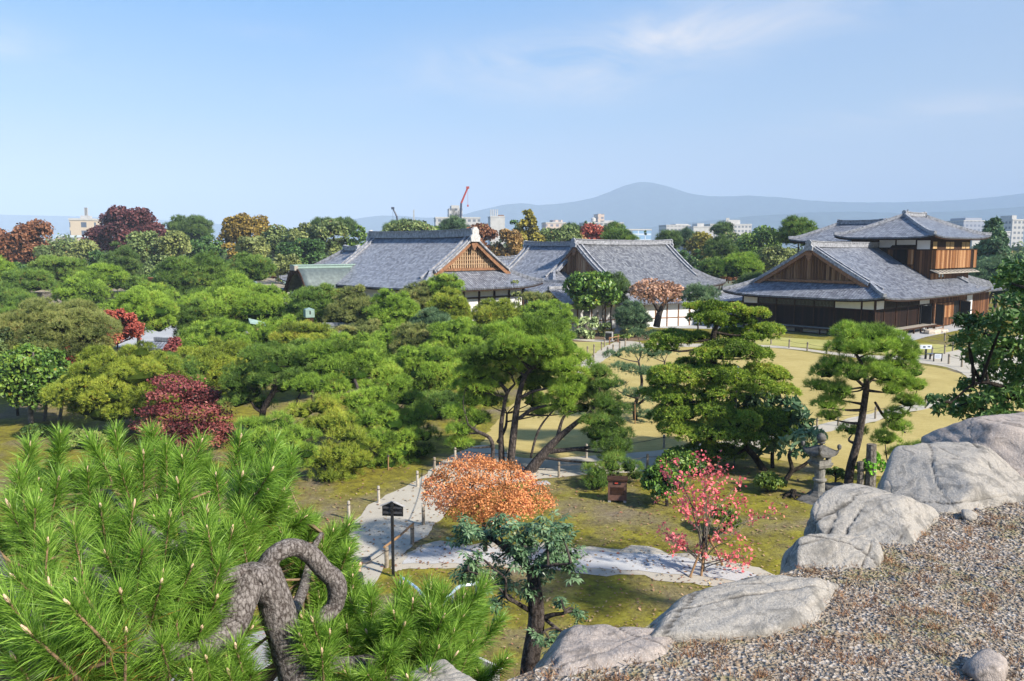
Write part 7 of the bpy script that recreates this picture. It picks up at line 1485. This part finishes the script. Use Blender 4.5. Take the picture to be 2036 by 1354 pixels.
def posts(rows, h, r, label, group, m='post', rope=True, ropelabel=None, base_shift=0):
    first = None; pts = []
    for x, y in rows:
        c = G(x, y); c[2] = 0; pts.append(c)
        if first is None:
            first = empty('fence_post', c, label, 'fence post', group); q = MB(); q.lathe([(r, -.1), (r, h - .03), (r * .8, h)], 9); ch = q.build('shaft', M[m], first); q = MB(); q.lathe([(r * 1.07, h * .78), (r * 1.07, h * .84)], 9); ch2 = q.build('rope_collar', M['rope'], first)
        else:
            o = first.copy(); COL.objects.link(o); o.location = tuple(c)
            for k in (ch, ch2): kk = k.copy(); COL.objects.link(kk); kk.parent = o
    if rope:
        for a, b_ in zip(pts[:-1], pts[1:]):
            L = np.linalg.norm(b_ - a)
            if L > 14: continue
            u = np.linspace(0, 1, 9)[:, None]; p = a + (b_ - a) * u; p[:, 2] = h * .81 - .10 * min(1, L / 3) * (4 * u[:, 0] * (1 - u[:, 0])); q = MB(); q.tube(p, .012, 5); o = q.build('rope', M['rope']); tag(o, ropelabel, 'rope', group + ', ropes')
posts([(842, 1044), (864, 938)], .6, .055, 'weathered post where the orange maple overhangs the sand path', 'posts by the orange maple', rope=True, ropelabel='dark rope between the posts by the orange maple')
posts([(694, 1032), (753, 1000), (830, 968)], .62, .05, 'pale post along the shaded moss side of the sand path', 'posts on the moss side of the path', 'post_pale', rope=False)
posts([(769, 1128), (820, 1082)], .62, .06, 'short brown post carrying the bamboo rail beside the notice board', 'posts of the bamboo rail', rope=False)
a = G(769, 1128); b_ = G(820, 1082); q = MB(); q.tube(np.array([a + [-.05, -.08, .62], (a + b_) / 2 + [0, 0, .60], b_ + [.03, .06, .64]]), .035, 8); o = q.build('bamboo_rail', M['bamboo']); tag(o, 'slim bamboo rail lashed to two short posts by the notice board', 'rail')
a = G(769, 1128); b_ = G(695, 1160); u = np.linspace(0, 1, 7)[:, None]; p = a + (b_ - a) * u; p[:, 2] = .5 - .12 * 4 * u[:, 0] * (1 - u[:, 0]); q = MB(); q.tube(p, .012, 5); o = q.build('rope', M['rope']); tag(o, 'dark rope hanging from the bamboo rail post', 'rope')
posts([(1111, 949), (1200, 940), (1287, 932), (1319, 930), (1400, 915), (1500, 890)], .62, .05, 'dark mossy post on the near edge of the cross path', 'posts on the near edge of the cross path', ropelabel='sagging rope on the near edge of the cross path')
posts([(905, 916), (1010, 925), (1166, 911), (1320, 891), (1440, 872), (1545, 857)], .62, .055, 'pale post between the cross path and the golden lawn', 'posts on the far edge of the cross path', 'post_pale', ropelabel='sagging rope on the far edge of the cross path')
posts([(1560, 878), (1624, 857), (1666, 847), (1740, 833), (1840, 812)], .66, .05, 'grey post behind the stone lantern along the path', 'posts on the path behind the lantern', ropelabel='thin rope on the path behind the lantern')
posts([(1168, 707), (1181, 703), (1196, 697), (1202, 690)], .8, .07, 'grey post on the small green lawn side of the branch path', 'posts on the green side of the branch path', rope=False)
posts([(1208, 708), (1219, 703), (1232, 696), (1243, 689), (1180, 724)], .8, .07, 'grey post on the golden side of the branch path', 'posts on the golden side of the branch path', rope=False)
posts([(1470, 684), (1500, 684), (1533, 685), (1569, 692), (1605, 698), (1644, 704), (1700, 710)], .8, .07, 'slim grey post along the narrow path before the boarded house', 'posts along the narrow path', ropelabel='thin rope along the narrow path')
posts([(1811, 706), (1853, 708), (1878, 704), (1894, 698)], .8, .07, 'slim grey post behind the information signs', 'posts behind the signs', ropelabel='thin rope behind the information signs')
posts([(1886, 724), (1912, 730), (1932, 742), (1945, 756)], .8, .075, 'dark post on the golden lawn edge near the information signs', 'posts by the plaza', ropelabel='thin rope by the plaza')
posts([(1878, 678), (1898, 682), (1930, 690)], .8, .07, 'slim post near the pale stepping stones', 'posts near the stepping stones', rope=False)
# low barrier and inscribed tablet at the branch path
def tablet():
    c = G(1211, 678); H = empty('stone_tablet', c, 'square dark stone tablet beside a low rail at the branch path', 'monument', None, -.35); q = MB(); q.box((0, 0, .46), (.72, .5, .86), 0, .94); q.build('slab', M['stone_grey'], H); q = MB(); q.bx(-.29, .29, -.262, -.252, .14, .78); q.build('dark_face', M['black'], H); q = MB(); q.box((0, 0, .02), (.95, .7, .1)); q.build('plinth', M['stone_grey'], H)
tablet()
def barrier():
    a = G(1212, 686); b_ = G(1229, 681); H = empty('low_barrier', a, 'low wooden rail barrier in front of the stone tablet', 'barrier'); d = b_ - a
    for p in (np.zeros(3), d): q = MB(); q.box((p[0], p[1], .35), (.12, .12, .8)); q.build('post', M['timber_warm'], H)
    q = MB(); q.tube(np.array([[-.1, 0, .62], d + [.1, 0, .62]]), .05, 8); q.build('rail', M['bamboo'], H)
barrier()
def notice_board():
    c = G(782, 1146); H = empty('notice_board', c, 'tall black wooden notice board seen from behind on a single post', 'notice board', None, -.12)
    q = MB(); q.bx(-.035, .035, -.035, .035, -.1, 2.12); q.build('post', M['black'], H)
    q = MB(); q.add([(-.29, .04, 1.70), (.29, .04, 1.70), (.29, .04, 1.98), (0, .04, 2.10), (-.29, .04, 1.98), (-.29, .075, 1.70), (.29, .075, 1.70), (.29, .075, 1.98), (0, .075, 2.10), (-.29, .075, 1.98)], [(0, 1, 2, 3, 4), (9, 8, 7, 6, 5), (0, 5, 6, 1), (1, 6, 7, 2), (2, 7, 8, 3), (3, 8, 9, 4), (4, 9, 5, 0)]); q.build('board', M['black'], H)
    q = MB()
    for z in (1.78, 1.92): q.bx(-.26, .26, .0, .038, z, z + .045)
    q.build('battens', M['timber_grey'] if 0 else M['dark_batten'], H)
    q = MB(); q.bar((-.345, .05, 1.975), (.012, .05, 2.118), .10, .016); q.bar((.345, .053, 1.975), (-.012, .053, 2.118), .10, .016); q.build('roof', M['stone_grey'], H)
M['dark_batten'] = plain('black_stained_batten', (.045, .045, .05), .45, var=.3)
notice_board()
def cabinet():
    c = G(1227, 996); H = empty('wooden_cabinet', c, 'brown wooden cabinet on the moss under the low bushy pine', 'cabinet', None, -.12)
    q = MB(); q.bx(-.33, .33, -.2, .2, .08, .80); q.build('body', M['cab'], H)
    q = MB(); q.bx(-.37, .37, -.25, .25, .80, .85); q.build('top', M['timber'], H); q = MB()
    for i in range(8): q.bx(-.24, .24, -.215, -.203, .30 + i * .035, .318 + i * .035)
    q.build('louvres', M['timber'], H); q = MB(); q.bx(-.15, .12, -.212, -.203, .66, .76); q.build('dark_slot', M['black'], H); q = MB(); q.bx(-.10, .02, -.222, -.214, .69, .735); q.build('red_label', M['crane_red'], H)
    for x in (-.27, .27): q = MB(); q.bx(x - .05, x + .05, -.19, .19, 0, .079); q.build('foot', M['stone_grey'], H)
M['cab'] = plain('cabinet_wood', (.115, .060, .045), .7, var=.25, scale=8)
cabinet()
def signs():
    c = G(1840, 714); H = empty('sign_post', c, 'black post sign with a small white tilted panel on the plaza edge', 'sign'); q = MB(); q.bx(-.07, .07, -.05, .05, 0, .85); q.build('post', M['black'], H); q = MB(); q.box((-.05, -.03, 1.0), (.95, .06, .32)); q.build('panel', M['sign_white'], H); q = MB(); q.box((-.18, -.067, 1.0), (.2, .01, .14)); q.box((.2, -.067, 1.02), (.2, .01, .1)); q.build('panel_print', M['sign_ink'], H)
    c = G(1849, 715); H = empty('sign_stand', c, 'small black lectern sign between the post sign and the framed sign', 'sign'); q = MB(); q.bx(-.05, .05, -.05, .05, 0, .5); q.build('post', M['black'], H); q = MB(); q.bar((-.3, -.1, .5), (.3, -.1, .5), .4, .04); q.build('panel', M['sign_ink'], H)
    c = G(1864, 719); H = empty('framed_sign', c, 'white information panel in a low black frame on two legs', 'sign')
    for x in (-.31, .31): q = MB(); q.bx(x - .035, x + .035, -.04, .04, 0, .66); q.build('leg', M['black'], H)
    q = MB(); q.bx(-.275, .275, -.03, .03, .26, .62); q.build('panel', M['sign_white'], H); q = MB(); q.bx(-.30, .30, -.035, .035, .622, .66); q.build('frame', M['black'], H); q = MB()
    for i in range(5): q.bx(-.22, .22 - .06 * (i % 2), -.037, -.031, .32 + i * .055, .335 + i * .055)
    q.build('panel_print', M['sign_ink'], H)
M['sign_white'] = plain('sign_panel', (.62, .66, .72), .4, var=.06); M['sign_ink'] = plain('sign_print', (.08, .10, .14), .5, var=.3)
signs()
for x, y, w, d, l in ((1160, 1106, .5, .42, 'square grey stone slab set in the white gravel strip'), (1075, 962, .7, .4, 'pale flat stone beside the cross path edge'), (702, 1047, .5, .35, 'dark drain cover at the moss side of the sand path'), (712, 1118, .8, .5, 'dark drain cover near the bamboo rail')):
    c = G(x, y); q = MB(); q.box((0, 0, .02), (w, d, .07), .3, .92); q.box((0, 0, .062), (w * .8, d * .8, .016), .3, .9); o = q.build('stone_slab', M['stone_grey'] if 'grey' in l or 'pale' in l else M['dark_batten']); o.location = tuple(c); tag(o, l, 'slab')
c = P(1466, 735, 32); H = empty('spotlight', (c[0], c[1], 0), 'slim grey spotlight pole rising in front of the fir', 'spotlight'); q = MB(); q.tube(np.array([(0, 0, 0), (0, 0, 2.2), (0, 0, c[2] - .25)]), .03, 7); q.build('pole', M['lattice_dark'], H); q = MB(); q.lathe([(.05, -.2), (.075, -.15), (.08, .08), (.05, .14)], 10, (0, 0, c[2])); q.build('lamp_head', M['pane'], H)
# tree prop poles seen under the big pines
for x0, y0, x1, y1, Y, l in ((772, 950, 772, 905, 31.5, 'thin prop pole under the huge domed pine'), (1263, 845, 1262, 800, 40, 'thin pale prop pole under the airy pine')):
    a = P(x0, y0, Y); a[2] = 0; b_ = P(x1, y1, Y) - a; H = empty('prop_pole', a, l, 'pole'); q = MB(); q.tube(np.array([[0, 0, -.05], b_ * .5, b_]), .028, 7); q.build('pole', M['bamboo'], H); q = MB(); q.lathe([(.05, -.03), (.05, .03)], 8, tuple(b_ * .96)); q.build('rope_binding', M['rope'], H)
# timber mast on the bank
c = P(302, 600, 101); H = empty('timber_mast', (c[0], c[1], 0), 'dark brown timber mast standing at the retaining wall', 'mast'); q = MB(); q.bx(-.2, .2, -.2, .2, 0, P(302, 553, 101)[2]); q.build('post', M['timber'], H); q = MB(); z = P(302, 553, 101)[2]; q.box((0, 0, z + .06), (.5, .5, .12)); q.build('cap', M['timber_warm'], H)
# stair rails and stair wall under the near pine
M['steel'] = plain('painted_rail', (.62, .70, .80), .25, .6, .08)
def rail(pts, label):
    p = np.array(pts); o = np.array([p[0, 0], p[0, 1], 0]); H = empty('handrail', o, label, 'handrail'); q = MB(); q.tube(smooth_path(p - o, 6), .035, 8); q.build('rail', M['steel'], H)
    for k in (0, len(p) // 2, len(p) - 1): q = MB(); e = p[k] - o; q.tube(np.array([[e[0], e[1], max(0, e[2] - 1.3)], e]), .025, 7); q.build('rail_post', M['steel'], H)
rail([P(797, 1147, 17.5), P(842, 1186, 16.3), P(872, 1300, 13.3), P(932, 1356, 11.8)], 'pale metal handrail running down beside the notice board moss')
rail([P(948, 1158, 15.8), P(938, 1162, 15.6), P(900, 1177, 15.2), P(820, 1288, 13.2), P(760, 1370, 12)], 'pale metal handrail with a bent end near the leathery evergreen')
M['grit'] = plain('dark_grit', (.10, .09, .09), .95, var=.4, scale=40)
a = P(948, 1306, 13.5); H = empty('stair_wall', (a[0], a[1], 0), 'stone stair side wall with a dark gritty top and pale rim', 'wall', None, -.72); q = MB(); q.bx(-.30, .55, -1.6, 0, 0, a[2] - .03); q.build('block', M['stone_grey'], H); q = MB(); q.bx(-.34, .59, -1.64, .04, a[2] - .03, a[2]); q.build('rim', M['b_white'], H); q = MB(); q.bx(-.27, .52, -1.57, -.03, a[2], a[2] + .012); q.build('gritty_top', M['grit'], H)
# ================================================================== visitors under the pine
def skin_mesh(name, verts, edges, radii, m, parent, root=0, sub=2):
    me = bpy.data.meshes.new(name); me.from_pydata([tuple(v) for v in verts], edges, []); o = link_mesh(name, me, m, parent)
    sk = o.modifiers.new('skin', 'SKIN'); sk.use_smooth_shade = True; su = o.modifiers.new('sub', 'SUBSURF'); su.levels = sub; su.render_levels = sub
    for v, r in zip(me.skin_vertices[0].data, radii): v.radius = (r, r) if not isinstance(r, tuple) else r
    me.skin_vertices[0].data[root].use_root = True; return o
def person(loc, rz, label, top_m, leg_m, hair_m, k=1.0, arms=0):
    H = empty('person', loc, label, 'person', 'visitors', rz)
    fw = .10; V = [(0, 0, .92), (0, .01, 1.10), (0, .01, 1.30), (0, .0, 1.42), (0, -.01, 1.49), (0, -.03, 1.57), (0, -.03, 1.68)]; Ed = [(i, i + 1) for i in range(6)]; Rd = [(.15, .11), (.13, .10), (.17, .11), (.10, .08), .052, (.072, .088), (.06, .08)]
    for s in (-1, 1):
        n = len(V); V += [(.09 * s, 0, .84), (.095 * s, -.01, .48), (.095 * s, .02, .10), (.10 * s, -.12, .05)]; Ed += [(0, n), (n, n + 1), (n + 1, n + 2), (n + 2, n + 3)]; Rd += [.095, .062, .045, .038]
        n = len(V); el = (.25 * s, -.02, 1.12) if not arms else (.22 * s, -.10, 1.14); wr = (.26 * s, -.10, .88) if not arms else (.10 * s, -.30, 1.16); V += [(.19 * s, 0, 1.38), el, wr]; Ed += [(3, n), (n, n + 1), (n + 1, n + 2)]; Rd += [.058, .044, .030]
        d = unit(np.array(wr) - np.array(el)); side = unit(np.cross(d, [0, 0, 1.0]) + 1e-6); n2 = len(V); V.append(tuple(np.array(wr) + d * .07)); Ed.append((n + 2, n2)); Rd.append((.034, .018))
        for j, L in enumerate((.062, .075, .07, .055)):
            a = np.array(V[n2]) + side * (j - 1.5) * .018 + d * .02; b_ = a + d * L * .5; c_ = b_ + d * L * .5 + np.array([0, 0, -.015]); m0 = len(V); V += [tuple(a), tuple(b_), tuple(c_)]; Ed += [(n2, m0), (m0, m0 + 1), (m0 + 1, m0 + 2)]; Rd += [.009, .008, .007]
        a = np.array(V[n + 2]) + side * -.035 * s + d * .03; m0 = len(V); V += [tuple(a), tuple(a + d * .035 + side * -.012 * s)]; Ed += [(n + 2, m0), (m0, m0 + 1)]; Rd += [.011, .008]
    body = skin_mesh('body', V, Ed, Rd, M['skin'], H)
    q = MB(); q.lathe([(.012, -.014), (.014, 0), (.004, .02)], 6, (0, -.122, 1.615)); [q.lathe([(.012, -.006), (.012, .006)], 6, (x, -.112, 1.645)) for x in (-.03, .03)]; q.bx(-.025, .025, -.122, -.112, 1.568, 1.576); q.build('face', M['lip'], H)
    V = [(0, 0, .90), (0, .01, 1.10), (0, .01, 1.30), (0, 0, 1.43)]; Ed = [(0, 1), (1, 2), (2, 3)]; Rd = [(.175, .135), (.15, .12), (.19, .13), (.10, .085)]
    for s in (-1, 1):
        n = len(V); el = (.25 * s, -.02, 1.12) if not arms else (.22 * s, -.10, 1.14); wr = (.26 * s, -.09, .91) if not arms else (.12 * s, -.27, 1.157); V += [(.19 * s, 0, 1.38), el, wr]; Ed += [(3, n), (n, n + 1), (n + 1, n + 2)]; Rd += [.072, .058, .046]
    skin_mesh('jacket', V, Ed, Rd, top_m, H)
    V = [(0, 0, .94)]; Ed = []; Rd = [(.165, .125)]
    for s in (-1, 1): n = len(V); V += [(.09 * s, 0, .82), (.097 * s, -.01, .48), (.097 * s, .02, .12)]; Ed += [(0, n), (n, n + 1), (n + 1, n + 2)]; Rd += [.11, .08, .07]
    skin_mesh('trousers', V, Ed, Rd, leg_m, H)
    for s in (-1, 1): q = MB(); q.box((.1 * s, -.06, .045), (.10, .27, .09), 0, .8); q.build('shoe', M['black'], H)
    skin_mesh('hair', [(0, .03, 1.56), (0, .02, 1.66), (0, -.02, 1.73), (0, .10, 1.66)], [(0, 1), (1, 2), (1, 3)], [(.075, .06), (.09, .088), (.07, .08), .045], hair_m, H)
    H.scale = (k, k, k); return H
M['skin'] = plain('skin', (.52, .32, .23), .55, var=.08); M['lip'] = plain('face_detail', (.16, .07, .05), .6, var=.1); M['hair'] = plain('black_hair', (.015, .012, .011), .4, var=.3, scale=30)
M['navy'] = plain('dark_jacket', (.02, .022, .028), .8, var=.3); M['denim'] = plain('dark_trousers', (.03, .04, .07), .8, var=.3)
M['beige'] = plain('beige_cloth', (.42, .35, .26), .85, var=.3, scale=14); M['cream'] = plain('cream_cloth', (.55, .50, .42), .85, var=.2, scale=14)
c = P(712, 1160, 18.0); person((c[0], 18.0, 0), 2.1, 'person in a dark jacket with black hair half hidden by the near pine', M['navy'], M['denim'], M['hair'], .98)
c = P(628, 1330, 17.2); person((c[0] - .05, 17.3, 0), -1.2, 'person in beige clothes walking below the looping pine limb', M['beige'], M['cream'], M['hair'], .98, 1)
# crow on the roof ridge
def crow():
    c = P(1803, 424.5, 98.2); H = empty('crow', c, 'black crow perched on the topmost roof ridge', 'bird', None, .6)
    skin_mesh('body', [(-.16, 0, .18), (0, 0, .24), (.14, 0, .36), (.19, 0, .45), (.25, 0, .45), (.31, 0, .43), (-.38, 0, .08), (0.02, .05, .12), (.02, .05, .01), (.02, -.05, .12), (.02, -.05, .01)], [(0, 1), (1, 2), (2, 3), (3, 4), (4, 5), (0, 6), (1, 7), (7, 8), (1, 9), (9, 10)], [(.09, .07), (.12, .11), .07, .065, .04, .008, (.06, .02), .03, .012, .03, .012], M['black'], H, 1)
crow()
